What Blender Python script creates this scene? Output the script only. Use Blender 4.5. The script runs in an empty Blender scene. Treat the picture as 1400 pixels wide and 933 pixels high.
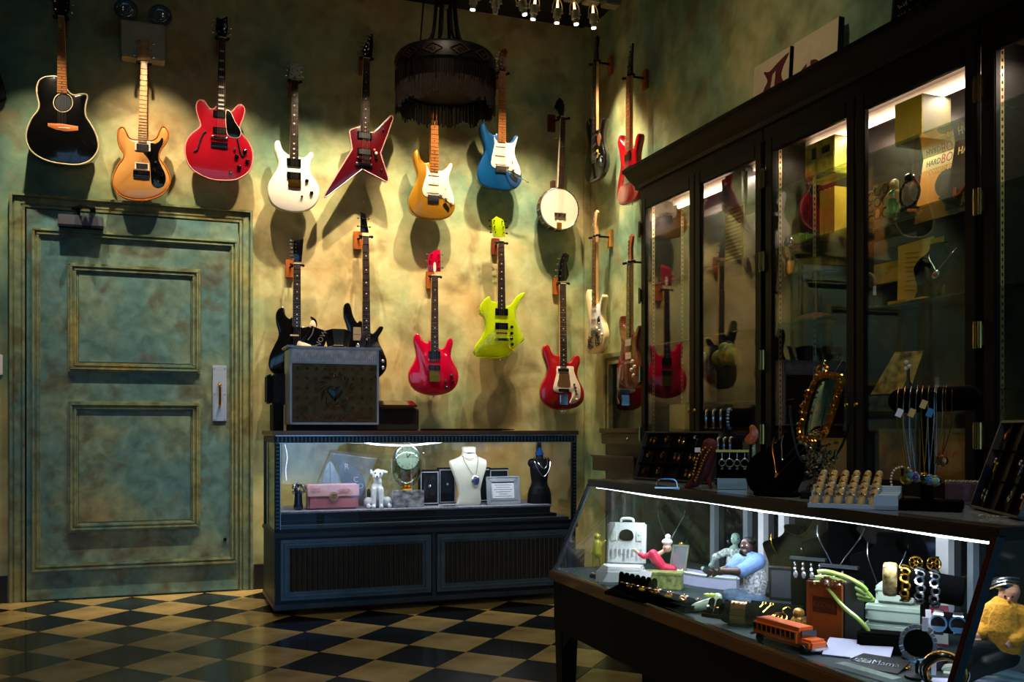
import bpy, bmesh, math, random
from mathutils import Vector, Matrix, Euler
R = random.Random(7)
C = bpy.context.scene.collection
sc = bpy.context.scene
PI = math.pi
# ------------------------------------------------------------ camera, world, exposure
YAW = math.radians(20.15)
cam = bpy.data.cameras.new('camera'); camo = bpy.data.objects.new('camera', cam); C.objects.link(camo)
camo.location = (0, 0, 1.02); camo.rotation_euler = (PI/2, 0, -YAW)
cam.sensor_width = 36; cam.lens = 36*1321/1400; cam.shift_y = (588-466.5)/1400
cam.clip_start = .05
sc.camera = camo
sc.view_settings.view_transform = 'Standard'; sc.view_settings.look = 'None'
sc.view_settings.gamma = 1; sc.view_settings.use_curve_mapping = False
sc.view_settings.exposure = 0.0
w = bpy.data.worlds.new('daylight'); sc.world = w; w.use_nodes = True
wn = w.node_tree.nodes; bg = wn['Background']
bg.inputs['Strength'].default_value = 2.0
# blue dusk sky outside the shop window, paler towards the street
tcw = wn.new('ShaderNodeTexCoord'); sxw = wn.new('ShaderNodeSeparateXYZ'); crw = wn.new('ShaderNodeValToRGB')
w.node_tree.links.new(tcw.outputs['Generated'], sxw.inputs[0]); mrw = wn.new('ShaderNodeMapRange'); mrw.inputs['From Min'].default_value = -.36; mrw.inputs['From Max'].default_value = .16; w.node_tree.links.new(sxw.outputs['Z'], mrw.inputs[0]); w.node_tree.links.new(mrw.outputs[0], crw.inputs[0]); w.node_tree.links.new(crw.outputs[0], bg.inputs['Color'])
crw.color_ramp.elements[0].position = 0; crw.color_ramp.elements[0].color = (.010, .020, .030, 1)
mide = crw.color_ramp.elements.new(.62); mide.color = (.20, .38, .60, 1)
crw.color_ramp.elements[2].position = 1; crw.color_ramp.elements[2].color = (.07, .40, .92, 1)

def lamp(name, kind, loc, target, energy, col, **kw):
    l = bpy.data.lights.new(name, kind); o = bpy.data.objects.new(name, l); C.objects.link(o)
    o.location = loc
    o.rotation_euler = (Vector(target)-Vector(loc)).to_track_quat('-Z', 'Y').to_euler()
    l.energy = energy; l.color = col
    for k, v in kw.items(): setattr(l, k, v)
    return o
WARM = (1, .82, .57)
# light of the halogen heads on the ceiling track (x, aim x, aim y, aim z, watts, cone)
TRACK_Y, TRACK_Z = 5.78, 3.84
SPOTS = [(-.62, -.66, 6.37, 1.5, 80, 56), (-.08, -.05, 6.37, 1.9, 75, 60), (.50, .42, 6.37, 1.6, 70, 56), (.98, .85, 6.37, 1.3, 110, 58),
         (1.36, 1.22, 6.37, 1.3, 120, 58), (1.70, 1.55, 6.37, 1.7, 0, 60), (1.871, 1.70, 6.37, 1.2, 115, 56), (2.017, 2.0, 6.37, 1.7, 0, 60), (2.164, 2.93, 5.4, 2.0, 60, 52),
         (2.284, 2.02, 6.37, 1.5, 90, 56), (2.437, 2.5, 6.37, 1.2, 90, 54), (2.55, 2.93, 5.6, 1.4, 70, 54), (2.686, 2.93, 5.95, 1.7, 60, 56)]
SPOT_GAIN = 2.0
HEADS = []
for i, (x, ax, ay, az, e, cone) in enumerate(SPOTS):
    pv = Vector((x, TRACK_Y, TRACK_Z-.02)); d = (Vector((ax, ay, az))-pv).normalized(); d = (d+Vector((0, 0, -.6))).normalized()
    HEADS.append((pv, d))
    if e: lamp('track_spot', 'SPOT', pv+d*.163, (ax, ay, az), e*SPOT_GAIN, WARM, spot_size=math.radians(cone+3), spot_blend=1, shadow_soft_size=.018)
po = lamp('window_portal', 'AREA', (.2, -2.15, 1.3), (.2, 0, 1.3), 1, (1, 1, 1), shape='RECTANGLE', size=5.2, size_y=2.1)
po.data.cycles.is_portal = True
EXTRA = []   # added unseen spots that brighten the counter, cabinet top and floor
for (p, q, e, cone) in (((.9, 3.0, 3.72), (2.93, 4.3, 2.45), 55, 56), ((.6, 1.2, 3.72), (1.9, 2.5, .9), 125, 60), ((-1.2, 3.2, 3.72), (-.3, 5.4, 0), 26, 80), ((1.0, 3.6, 3.72), (1.6, 5.1, .3), 26, 70)):
    d = (Vector(q)-Vector(p)).normalized(); EXTRA.append((Vector(p)-d*.163, d))
    lamp('added_spot', 'SPOT', p, q, e, WARM, spot_size=math.radians(cone), spot_blend=1, shadow_soft_size=.04)
# light strips inside the furniture (their glowing tubes are built with the furniture); the long side of each lies along its tube
COOL = (.80, .90, 1)
def strip(name, loc, rot, e, col, sx, sy):
    o = lamp(name, 'AREA', loc, (loc[0], loc[1], 0), e, col, shape='RECTANGLE', size=sx, size_y=sy); o.rotation_euler = rot
strip('counter_strip_light', (1.618, 2.46, .790), (0, -.25, .0189), 10, COOL, .010, 1.88)
strip('case_strip_light', (1.45, 5.46, .942), (.35, 0, 0), 5.5, COOL, 1.6, .010)
for y0 in (4.36, 3.14, 1.90):
    strip('cabinet_tube_light', (2.79, y0, 2.278), (0, 0, 0), 13, (1, .80, .60), .02, 1.0)
    strip('cabinet_tube_glow', (2.765, y0, 2.300), (0, -2.6, 0), .6, (1, .80, .64), .02, 1.0)

# ------------------------------------------------------------ projection helpers (calibrated to the photograph)
def ray(px, py):
    a = (px-700)/1321; b = (588-py)/1321; c = math.cos(YAW); s = math.sin(YAW)
    return (a*c+s, c-a*s, b)
def atY(px, py, y):
    r = ray(px, py); t = y/r[1]; return Vector((r[0]*t, y, 1.02+r[2]*t))
def atX(px, py, x):
    r = ray(px, py); t = x/r[0]; return Vector((x, r[1]*t, 1.02+r[2]*t))
def atZ(px, py, z):
    r = ray(px, py); t = (z-1.02)/r[2]; return Vector((r[0]*t, r[1]*t, z))

# ------------------------------------------------------------ materials
def lin(h):
    h = h.lstrip('#'); v = [int(h[i:i+2], 16)/255 for i in (0, 2, 4)]
    return [x/12.92 if x <= .04045 else ((x+.055)/1.055)**2.4 for x in v]
MATS = {}
def mat(key, hexc='#808080', rough=.5, metal=0, coat=0, noise=.12, scale=12, bump=0, trans=0, emit=0, alpha=1, rnd=0, stretch=None, col2=None, ior=1.5, sheen=0, spec=.5):
    if key in MATS: return MATS[key]
    m = bpy.data.materials.new(key); m.use_nodes = True; MATS[key] = m
    nt = m.node_tree; N = nt.nodes; L = nt.links; p = N['Principled BSDF']
    c = lin(hexc); c2 = lin(col2) if col2 else None
    p.inputs['Roughness'].default_value = rough; p.inputs['Metallic'].default_value = metal
    p.inputs['Coat Weight'].default_value = coat; p.inputs['Coat Roughness'].default_value = .06
    p.inputs['Transmission Weight'].default_value = trans; p.inputs['IOR'].default_value = ior
    p.inputs['Alpha'].default_value = alpha
    p.inputs['Specular IOR Level'].default_value = spec
    if sheen: p.inputs['Sheen Weight'].default_value = sheen
    tc = N.new('ShaderNodeTexCoord'); mp = N.new('ShaderNodeMapping'); L.new(tc.outputs['Object'], mp.inputs[0])
    if stretch: mp.inputs['Scale'].default_value = stretch
    nz = N.new('ShaderNodeTexNoise'); nz.inputs['Scale'].default_value = scale; nz.inputs['Detail'].default_value = 5
    L.new(mp.outputs[0], nz.inputs['Vector'])
    cr = N.new('ShaderNodeValToRGB'); cr.color_ramp.elements[0].position = .3; cr.color_ramp.elements[1].position = .7
    cr.color_ramp.elements[0].color = (*[max(0, x*(1-noise)) for x in c], 1)
    cr.color_ramp.elements[1].color = (*(c2 if c2 else [min(1, x*(1+noise)) for x in c]), 1)
    L.new(nz.outputs['Fac'], cr.inputs[0])
    src = cr.outputs[0]
    if rnd:
        oi = N.new('ShaderNodeObjectInfo'); hs = N.new('ShaderNodeHueSaturation'); mr = N.new('ShaderNodeMapRange')
        mr.inputs['To Min'].default_value = 1-rnd; mr.inputs['To Max'].default_value = 1+rnd
        L.new(oi.outputs['Random'], mr.inputs[0]); L.new(mr.outputs[0], hs.inputs['Value']); L.new(src, hs.inputs['Color']); src = hs.outputs[0]
    L.new(src, p.inputs['Base Color'])
    if emit: L.new(src, p.inputs['Emission Color']); p.inputs['Emission Strength'].default_value = emit
    if bump:
        bp = N.new('ShaderNodeBump'); bp.inputs['Strength'].default_value = bump; bp.inputs['Distance'].default_value = .004
        L.new(nz.outputs['Fac'], bp.inputs['Height']); L.new(bp.outputs[0], p.inputs['Normal'])
    return m
def glass(key, tint='#ffffff', ior=1.5, gain=1.0, dirt=.0):
    """thin sheet glass: clear transmission with a fresnel mirror on top"""
    if key in MATS: return MATS[key]
    m = bpy.data.materials.new(key); m.use_nodes = True; MATS[key] = m
    nt = m.node_tree; N = nt.nodes; L = nt.links; N.remove(N['Principled BSDF']); out = N['Material Output']
    tr = N.new('ShaderNodeBsdfTransparent'); tr.inputs[0].default_value = (*lin(tint), 1)
    gl = N.new('ShaderNodeBsdfGlossy'); gl.inputs['Roughness'].default_value = .0
    # Schlick reflectance from the angle to the sheet, the same from both sides
    geo = N.new('ShaderNodeNewGeometry'); dt = N.new('ShaderNodeVectorMath'); dt.operation = 'DOT_PRODUCT'
    L.new(geo.outputs['Incoming'], dt.inputs[0]); L.new(geo.outputs['Normal'], dt.inputs[1])
    ab = N.new('ShaderNodeMath'); ab.operation = 'ABSOLUTE'; L.new(dt.outputs['Value'], ab.inputs[0])
    om = N.new('ShaderNodeMath'); om.operation = 'SUBTRACT'; om.inputs[0].default_value = 1; L.new(ab.outputs[0], om.inputs[1])
    pw = N.new('ShaderNodeMath'); pw.operation = 'POWER'; pw.inputs[1].default_value = 5; L.new(om.outputs[0], pw.inputs[0])
    f0 = ((ior-1)/(ior+1))**2
    fr = N.new('ShaderNodeMath'); fr.operation = 'MULTIPLY_ADD'; fr.inputs[1].default_value = 1-f0; fr.inputs[2].default_value = f0; L.new(pw.outputs[0], fr.inputs[0])
    nz = N.new('ShaderNodeTexNoise'); nz.inputs['Scale'].default_value = 3
    mu = N.new('ShaderNodeMath'); mu.operation = 'MULTIPLY'; mu.inputs[1].default_value = gain; mu.use_clamp = True
    L.new(fr.outputs[0], mu.inputs[0]); mx = N.new('ShaderNodeMixShader')
    L.new(mu.outputs[0], mx.inputs[0]); L.new(tr.outputs[0], mx.inputs[1]); L.new(gl.outputs[0], mx.inputs[2])
    df = N.new('ShaderNodeBsdfDiffuse'); df.inputs[0].default_value = (.6, .65, .7, 1)
    if not dirt: L.new(mx.outputs[0], out.inputs[0]); return m
    m2 = N.new('ShaderNodeMixShader'); sm = N.new('ShaderNodeMath'); sm.operation = 'MULTIPLY'; sm.inputs[1].default_value = dirt
    L.new(nz.outputs['Fac'], sm.inputs[0]); L.new(sm.outputs[0], m2.inputs[0]); L.new(mx.outputs[0], m2.inputs[1]); L.new(df.outputs[0], m2.inputs[2])
    L.new(m2.outputs[0], out.inputs[0])
    return m
def plaster(key, stops, stain, scale=1.1, rough=.62, grad=None):
    """faux-finished plaster: layered clouds of pigment"""
    if key in MATS: return MATS[key]
    m = bpy.data.materials.new(key); m.use_nodes = True; MATS[key] = m
    nt = m.node_tree; N = nt.nodes; L = nt.links; p = N['Principled BSDF']
    p.inputs['Roughness'].default_value = rough
    geo = N.new('ShaderNodeNewGeometry')
    n1 = N.new('ShaderNodeTexNoise'); n1.inputs['Scale'].default_value = scale; n1.inputs['Detail'].default_value = 6; n1.inputs['Distortion'].default_value = .25; n1.inputs['Roughness'].default_value = .55
    L.new(geo.outputs['Position'], n1.inputs['Vector'])
    f = n1.outputs['Fac']
    cr = N.new('ShaderNodeValToRGB'); e = cr.color_ramp.elements
    while len(e) < len(stops): e.new(.5)
    for k, (pos, h) in enumerate(stops): e[k].position = pos; e[k].color = (*lin(h), 1)
    if grad:   # warm lamplit tone put into the pigment mid wall, greener paint at right
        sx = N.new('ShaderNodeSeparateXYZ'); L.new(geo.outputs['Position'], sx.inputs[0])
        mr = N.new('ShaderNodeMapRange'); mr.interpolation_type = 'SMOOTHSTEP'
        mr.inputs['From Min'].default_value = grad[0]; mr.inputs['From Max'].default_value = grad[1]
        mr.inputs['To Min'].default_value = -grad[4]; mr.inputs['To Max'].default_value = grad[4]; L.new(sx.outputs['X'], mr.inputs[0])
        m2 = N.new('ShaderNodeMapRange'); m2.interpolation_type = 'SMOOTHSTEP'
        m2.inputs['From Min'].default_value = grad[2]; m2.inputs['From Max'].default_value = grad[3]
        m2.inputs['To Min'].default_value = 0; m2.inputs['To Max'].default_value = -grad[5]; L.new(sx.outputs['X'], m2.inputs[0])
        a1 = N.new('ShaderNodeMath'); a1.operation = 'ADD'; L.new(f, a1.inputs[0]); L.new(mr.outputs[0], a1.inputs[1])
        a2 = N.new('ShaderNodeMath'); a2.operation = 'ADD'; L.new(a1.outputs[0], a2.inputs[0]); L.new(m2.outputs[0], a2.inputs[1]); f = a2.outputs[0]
    L.new(f, cr.inputs[0])
    n2 = N.new('ShaderNodeTexNoise'); n2.inputs['Scale'].default_value = scale*3.4; n2.inputs['Detail'].default_value = 8; n2.inputs['Distortion'].default_value = .5
    L.new(geo.outputs['Position'], n2.inputs['Vector'])
    r2 = N.new('ShaderNodeValToRGB'); r2.color_ramp.elements[0].position = .53; r2.color_ramp.elements[1].position = .66
    r2.color_ramp.elements[0].color = (0, 0, 0, 1); r2.color_ramp.elements[1].color = (.7, .7, .7, 1); L.new(n2.outputs['Fac'], r2.inputs[0])
    mx = N.new('ShaderNodeMix'); mx.data_type = 'RGBA'; L.new(r2.outputs[0], mx.inputs['Factor']); L.new(cr.outputs[0], mx.inputs['A']); mx.inputs['B'].default_value = (*lin(stain), 1)
    n3 = N.new('ShaderNodeTexNoise'); n3.inputs['Scale'].default_value = scale*9; n3.inputs['Detail'].default_value = 8; n3.inputs['Distortion'].default_value = .4; L.new(geo.outputs['Position'], n3.inputs['Vector'])
    m3 = N.new('ShaderNodeMix'); m3.data_type = 'RGBA'; m3.blend_type = 'SOFT_LIGHT'; m3.inputs['Factor'].default_value = 1
    L.new(mx.outputs['Result'], m3.inputs['A']); L.new(n3.outputs['Fac'], m3.inputs['B'])
    L.new(m3.outputs['Result'], p.inputs['Base Color'])
    bp = N.new('ShaderNodeBump'); bp.inputs['Strength'].default_value = .25; bp.inputs['Distance'].default_value = .004
    L.new(n3.outputs['Fac'], bp.inputs['Height']); L.new(bp.outputs[0], p.inputs['Normal'])
    return m

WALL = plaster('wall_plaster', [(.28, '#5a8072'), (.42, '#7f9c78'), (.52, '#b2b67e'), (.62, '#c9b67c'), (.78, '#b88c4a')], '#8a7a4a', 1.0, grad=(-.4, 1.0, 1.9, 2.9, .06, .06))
DOORM = plaster('door_paint', [(.3, '#456e74'), (.45, '#58807f'), (.6, '#7a8c72'), (.75, '#8c8258')], '#564a2c', 1.6, rough=.5)
TRIMM = plaster('door_trim_paint', [(.3, '#5a7a72'), (.5, '#7e8a62'), (.7, '#a3924e')], '#5c4f2c', 2.2, rough=.5)
CEIL = mat('ceiling_paint', '#0e120f', .8)
BLKW = mat('ebony_wood', '#070403', .5, spec=.22, noise=.35, scale=6, stretch=(8, 8, .6))
BRNW = mat('walnut_wood', '#4a2410', .38, coat=.3, noise=.4, scale=5, stretch=(1, 1, 8))
RAILW = mat('mahogany_rail', '#74401a', .3, coat=.5, noise=.35, scale=7, stretch=(4, .4, 4))
DKIN = mat('dark_lining', '#241b16', .5, noise=.3)
CASEM = mat('case_steel_paint', '#3c4347', .38, metal=.3, noise=.25, scale=9)
CASEK = mat('case_black', '#0c0d0f', .4, noise=.2)
CASEB = mat('beadboard_brown', '#3a3020', .45, noise=.25)
SILV = mat('silver', '#c9ccd0', .22, metal=1, noise=.08)
CHROME = mat('chrome', '#dcdcdc', .12, metal=1, noise=.04)
STEELB = mat('brushed_steel', '#c9d0da', .4, metal=.55, noise=.08, stretch=(1, 1, 14))
GOLD = mat('gold', '#e0a53c', .22, metal=1, noise=.12)
AGOLD = mat('antique_gold', '#b4772a', .3, metal=1, noise=.35, scale=60)
BRASS = mat('brass', '#c8963e', .25, metal=1, noise=.15)
BLK = mat('gloss_black', '#080808', .15, coat=.8, noise=.1)
BLKM = mat('matte_black', '#070708', .55, noise=.2, spec=.2)
VELV = mat('black_velvet', '#020203', .95, noise=.3, scale=60, spec=.04)
NAVY = mat('navy_velvet', '#0d1a38', .85, noise=.3, scale=50, sheen=.3)
CREAM = mat('cream_plastic', '#f0dcc4', .35, noise=.04)
WHITE = mat('white_plastic', '#e6e8e6', .35, noise=.05)
PAPER = mat('white_card', '#e8e8ec', .7, noise=.04)
ROSE = mat('rosewood_fingerboard', '#2c140c', .45, noise=.35, scale=10, stretch=(1, 1, .3))
MAPLE = mat('maple_fingerboard', '#c97a34', .3, coat=.4, noise=.15, scale=10)
MAPLEL = mat('pale_maple', '#d7a468', .35, coat=.4, noise=.12)
WOODO = mat('orange_wood_block', '#a8561a', .4, coat=.3, noise=.3)
PEARL = mat('pearl', '#e8e2d4', .25)
STRG = mat('string_wire', '#b8a890', .3, metal=1)
GLS = glass('case_glass', ior=1.5, gain=1.5, dirt=0)
GLF = glass('front_plate_glass', ior=1.5, gain=2.8, dirt=0)
GLC = glass('cabinet_glass', ior=1.5, gain=1.45, dirt=0)
GLSH = glass('shelf_glass', tint='#dfeee4', ior=1.5, gain=1.3)

# ------------------------------------------------------------ mesh builder
def root_matrix(o):
    while o is not None and o.parent is not None: o = o.parent
    return o.matrix_basis.copy() if o is not None else Matrix.Identity(4)
def catmull(pts, sub, closed=True):
    n = len(pts); out = []
    P = [Vector(p) for p in pts]
    rng = range(n) if closed else range(n-1)
    for i in rng:
        p0 = P[(i-1) % n] if closed or i > 0 else P[0]; p1 = P[i]; p2 = P[(i+1) % n]; p3 = P[(i+2) % n] if closed or i < n-2 else P[-1]
        for k in range(sub):
            t = k/sub
            out.append(.5*((2*p1)+(p2-p0)*t+(2*p0-5*p1+4*p2-p3)*t*t+(3*p1-p0-3*p2+p3)*t**3))
    if not closed: out.append(P[-1])
    return out
def inset(pts, d):
    n = len(pts); area = sum(pts[i][0]*pts[(i+1) % n][1]-pts[(i+1) % n][0]*pts[i][1] for i in range(n))
    sg = 1 if area > 0 else -1; out = []
    for i in range(n):
        a = Vector(pts[(i-1) % n][:2]); b = Vector(pts[i][:2]); c = Vector(pts[(i+1) % n][:2])
        t1 = (b-a); t2 = (c-b)
        t1 = t1.normalized() if t1.length > 1e-9 else Vector((1, 0)); t2 = t2.normalized() if t2.length > 1e-9 else t1
        nn = Vector((-(t1.y+t2.y), t1.x+t2.x)); nn = nn.normalized() if nn.length > 1e-6 else Vector((-t1.y, t1.x))
        k = 1/max(.6, nn.dot(Vector((-t1.y, t1.x))))
        q = b+nn*d*sg*k; out.append((q.x, q.y))
    return out
STUFFP = {'frets', 'inlays', 'pole_pieces', 'saddles', 'strings', 'signature', 'screws', 'dentils', 'fringe', 'holes', 'studs', 'scrollwork', 'beads', 'chain', 'links', 'leaves', 'lettering', 'flowers', 'stones', 'threads'}
class B:
    def __init__(s, M=None):
        if M is None: M = Matrix.Identity(4)
        elif isinstance(M, bpy.types.Object): M = root_matrix(M)
        elif not isinstance(M, Matrix): M = Matrix.Translation(M)
        s.M = M; s.v = []; s.f = []
    def add(s, vs, fs):
        k = len(s.v); s.v += [s.M @ Vector(p) for p in vs]; s.f += [[i+k for i in f] for f in fs]; return s
    def box(s, c, d, rot=None):
        x, y, z = d[0]/2, d[1]/2, d[2]/2; c = Vector(c)
        vs = [Vector((a*x, b*y, e*z)) for a in (-1, 1) for b in (-1, 1) for e in (-1, 1)]
        if rot: m = Euler(rot).to_matrix(); vs = [m @ p for p in vs]
        return s.add([c+p for p in vs], [(0, 1, 3, 2), (4, 6, 7, 5), (0, 4, 5, 1), (2, 3, 7, 6), (0, 2, 6, 4), (1, 5, 7, 3)])
    def bb(s, x0, x1, y0, y1, z0, z1): return s.box(((x0+x1)/2, (y0+y1)/2, (z0+z1)/2), (x1-x0, y1-y0, z1-z0))
    def cyl(s, p0, p1, r0, r1=None, n=16):
        r1 = r0 if r1 is None else r1; p0 = Vector(p0); p1 = Vector(p1); d = (p1-p0).normalized()
        u = d.orthogonal().normalized(); w_ = d.cross(u)
        vs = []
        for p, r in ((p0, r0), (p1, r1)):
            for i in range(n): a = 2*PI*i/n; vs.append(p+(u*math.cos(a)+w_*math.sin(a))*r)
        fs = [(i, (i+1) % n, n+(i+1) % n, n+i) for i in range(n)]+[list(range(n))[::-1], list(range(n, 2*n))]
        return s.add(vs, fs)
    def tube(s, pts, r, n=6, closed=False, flat=1):
        P = [Vector(p) for p in pts]; m = len(P); rs = r if isinstance(r, (list, tuple)) else [r]*m
        vs = []; up = None
        for i in range(m):
            a = P[(i-1) % m] if closed or i > 0 else P[i]; b = P[(i+1) % m] if closed or i < m-1 else P[i]
            d = (b-a); d = d.normalized() if d.length > 1e-9 else Vector((0, 0, 1))
            if up is None: up = d.orthogonal().normalized()
            up = (up-d*up.dot(d)); up = up.normalized() if up.length > 1e-6 else d.orthogonal().normalized()
            sd = d.cross(up)
            for k in range(n): t = 2*PI*k/n; vs.append(P[i]+(up*math.cos(t)+sd*math.sin(t)*flat)*rs[i])
        fs = []
        for i in range(m if closed else m-1):
            j = (i+1) % m
            for k in range(n): fs.append((i*n+k, i*n+(k+1) % n, j*n+(k+1) % n, j*n+k))
        if not closed: fs += [list(range(n))[::-1], [(m-1)*n+k for k in range(n)]]
        return s.add(vs, fs)
    def lathe(s, prof, c=(0, 0, 0), n=24, sx=1, sy=1, rot=None):
        c = Vector(c); m = Euler(rot).to_matrix() if rot else Matrix.Identity(3); vs = []
        for r, z in prof:
            for i in range(n): a = 2*PI*i/n; vs.append(c+m @ Vector((r*math.cos(a)*sx, r*math.sin(a)*sy, z)))
        fs = []
        for j in range(len(prof)-1):
            for i in range(n): fs.append((j*n+i, j*n+(i+1) % n, (j+1)*n+(i+1) % n, (j+1)*n+i))
        fs += [list(range(n))[::-1], [(len(prof)-1)*n+i for i in range(n)]]
        return s.add(vs, fs)
    def sph(s, c, r, n=12, rot=None):
        r = (r, r, r) if not isinstance(r, (tuple, list)) else r; m = max(4, n//2)
        prof = [(math.sin(PI*j/m), -math.cos(PI*j/m)) for j in range(m+1)]
        prof[0] = (.001, -1); prof[-1] = (.001, 1); c = Vector(c); q = Euler(rot).to_matrix() if rot else Matrix.Identity(3)
        vs = []; fs = []
        for a, z in prof:
            for i in range(n): t = 2*PI*i/n; vs.append(c+q @ Vector((a*math.cos(t)*r[0], a*math.sin(t)*r[1], z*r[2])))
        for j in range(m):
            for i in range(n): fs.append((j*n+i, j*n+(i+1) % n, (j+1)*n+(i+1) % n, (j+1)*n+i))
        return s.add(vs, fs)
    def ring(s, c, Rr, r, axis=(0, 0, 1), n=20, m=6, sx=1, sy=1):
        ax = Vector(axis).normalized(); u = ax.orthogonal().normalized()
        if abs(ax.z) < .9: u = Vector((0, 0, 1)).cross(ax).normalized()
        w_ = ax.cross(u); c = Vector(c)
        return s.tube([c+u*math.cos(2*PI*i/n)*Rr*sx+w_*math.sin(2*PI*i/n)*Rr*sy for i in range(n)], r, m, True)
    def caps(s, a, b, ra, rb, n=12):
        return s.cyl(a, b, ra, rb, n).sph(a, ra, n).sph(b, rb, n)
    def prism(s, pts, h0, h1, e=0):
        """outline in local xy from h0 to h1 (h1 = front), edges rounded by e"""
        n = len(pts); rings = [(0, h0), (0, h1)] if not e else [(e, h0), (0, h0+e), (0, h1-e), (e*.35, h1-e*.3), (e, h1)]
        vs = []
        for d, h in rings: vs += [(p[0], p[1], h) for p in (inset(pts, d) if d else pts)]
        fs = []
        for j in range(len(rings)-1):
            for i in range(n): fs.append((j*n+i, j*n+(i+1) % n, (j+1)*n+(i+1) % n, (j+1)*n+i))
        fs += [list(range(n))[::-1], [(len(rings)-1)*n+i for i in range(n)]]
        return s.add(vs, fs)
    def quad(s, a, b, c, d, th=.002):
        a, b, c, d = map(Vector, (a, b, c, d)); nn = (b-a).cross(d-a).normalized()*th
        return s.add([a, b, c, d, a-nn, b-nn, c-nn, d-nn], [(0, 1, 2, 3), (7, 6, 5, 4), (0, 4, 5, 1), (1, 5, 6, 2), (2, 6, 7, 3), (3, 7, 4, 0)])
    def build(s, name, m, parent=None, label=None, cat=None, group=None, kind=None, bevel=0, sharp=38, remesh=0, smooth_it=0, sub=0):
        if parent is not None: O = root_matrix(parent); inv = O.inverted(); vs = [inv @ p for p in s.v]
        else:
            xs = [p.x for p in s.v]; ys = [p.y for p in s.v]; zs = [p.z for p in s.v]
            org = Vector(((min(xs)+max(xs))/2, (min(ys)+max(ys))/2, min(zs))); vs = [p-org for p in s.v]
        me = bpy.data.meshes.new(name); me.from_pydata([tuple(p) for p in vs], [], s.f)
        bm = bmesh.new(); bm.from_mesh(me)
        bmesh.ops.recalc_face_normals(bm, faces=bm.faces)
        if bevel:
            es = [e for e in bm.edges if len(e.link_faces) == 2 and e.calc_face_angle(0) > .6]
            bmesh.ops.bevel(bm, geom=es, offset=bevel, segments=2, affect='EDGES', clamp_overlap=True)
        bm.to_mesh(me); bm.free()
        o = bpy.data.objects.new(name, me); C.objects.link(o)
        if remesh:
            md = o.modifiers.new('r', 'REMESH'); md.mode = 'VOXEL'; md.voxel_size = remesh
            if smooth_it: ms = o.modifiers.new('s', 'SMOOTH'); ms.iterations = smooth_it; ms.factor = .5
            dg = bpy.context.evaluated_depsgraph_get(); m2 = bpy.data.meshes.new_from_object(o.evaluated_get(dg)); o.modifiers.clear(); o.data = m2; bpy.data.meshes.remove(me); me = m2; me.name = name
            sharp = 180
        me.materials.clear(); me.materials.append(m)
        me.shade_smooth()
        if sharp < 180: me.set_sharp_from_angle(angle=math.radians(sharp))
        if parent is not None: o.parent = parent
        else: o.location = org
        if label: o['label'] = label
        if cat: o['category'] = cat
        if group: o['group'] = group
        if kind: o['kind'] = kind
        elif parent is not None and name in STUFFP: o['kind'] = 'stuff'
        return o
def thing(name, label, cat, loc=(0, 0, 0), rz=0, group=None):
    o = bpy.data.objects.new(name, None); C.objects.link(o); o.location = loc; o.rotation_euler = (0, 0, rz)
    o.empty_display_size = .05
    o['label'] = label; o['category'] = cat
    if group: o['group'] = group
    o.matrix_basis = Matrix.Translation(Vector(loc)) @ Matrix.Rotation(rz, 4, 'Z')
    return o
def dup(root, loc=None, rz=None, label=None, group=None, scale=None):
    def cp(o, par):
        c = o.copy(); C.objects.link(c); c.parent = par
        for ch in [x for x in bpy.data.objects if x.parent == o and x is not c]: cp(ch, c)
        return c
    kids = [x for x in bpy.data.objects if x.parent == root]
    r = root.copy(); C.objects.link(r)
    for k in kids: cp(k, r)
    M = Matrix.Translation(Vector(loc if loc is not None else root.location)) @ Matrix.Rotation(rz if rz is not None else root.rotation_euler.z, 4, 'Z')
    if scale: M = M @ Matrix.Scale(scale, 4)
    r.matrix_basis = M
    if label: r['label'] = label
    if group: r['group'] = group
    return r
def text(s, M, size, m, name, parent, ext=.0006, align='CENTER', sx=1):
    cu = bpy.data.curves.new(name, 'FONT'); cu.body = s; cu.size = size; cu.extrude = ext; cu.align_x = align; cu.align_y = 'CENTER'; cu.resolution_u = 2
    o = bpy.data.objects.new(name, cu); C.objects.link(o)
    dg = bpy.context.evaluated_depsgraph_get(); me = bpy.data.meshes.new_from_object(o.evaluated_get(dg))
    bpy.data.objects.remove(o)
    me.transform(root_matrix(parent).inverted() @ M @ Matrix.Diagonal((sx, 1, 1, 1)))
    me.materials.clear(); me.materials.append(m)
    o = bpy.data.objects.new(name, me); C.objects.link(o); o.parent = parent; o['kind'] = 'stuff'
    return o
def frame(O, U, V, N=None):
    U = Vector(U).normalized(); V = Vector(V).normalized(); N = U.cross(V).normalized() if N is None else Vector(N)
    return Matrix(((U.x, V.x, N.x, O[0]), (U.y, V.y, N.y, O[1]), (U.z, V.z, N.z, O[2]), (0, 0, 0, 1)))
def struct(b, name, m, parent=None, **k):
    return b.build(name, m, parent, kind=None if parent else 'structure', **k)
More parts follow.
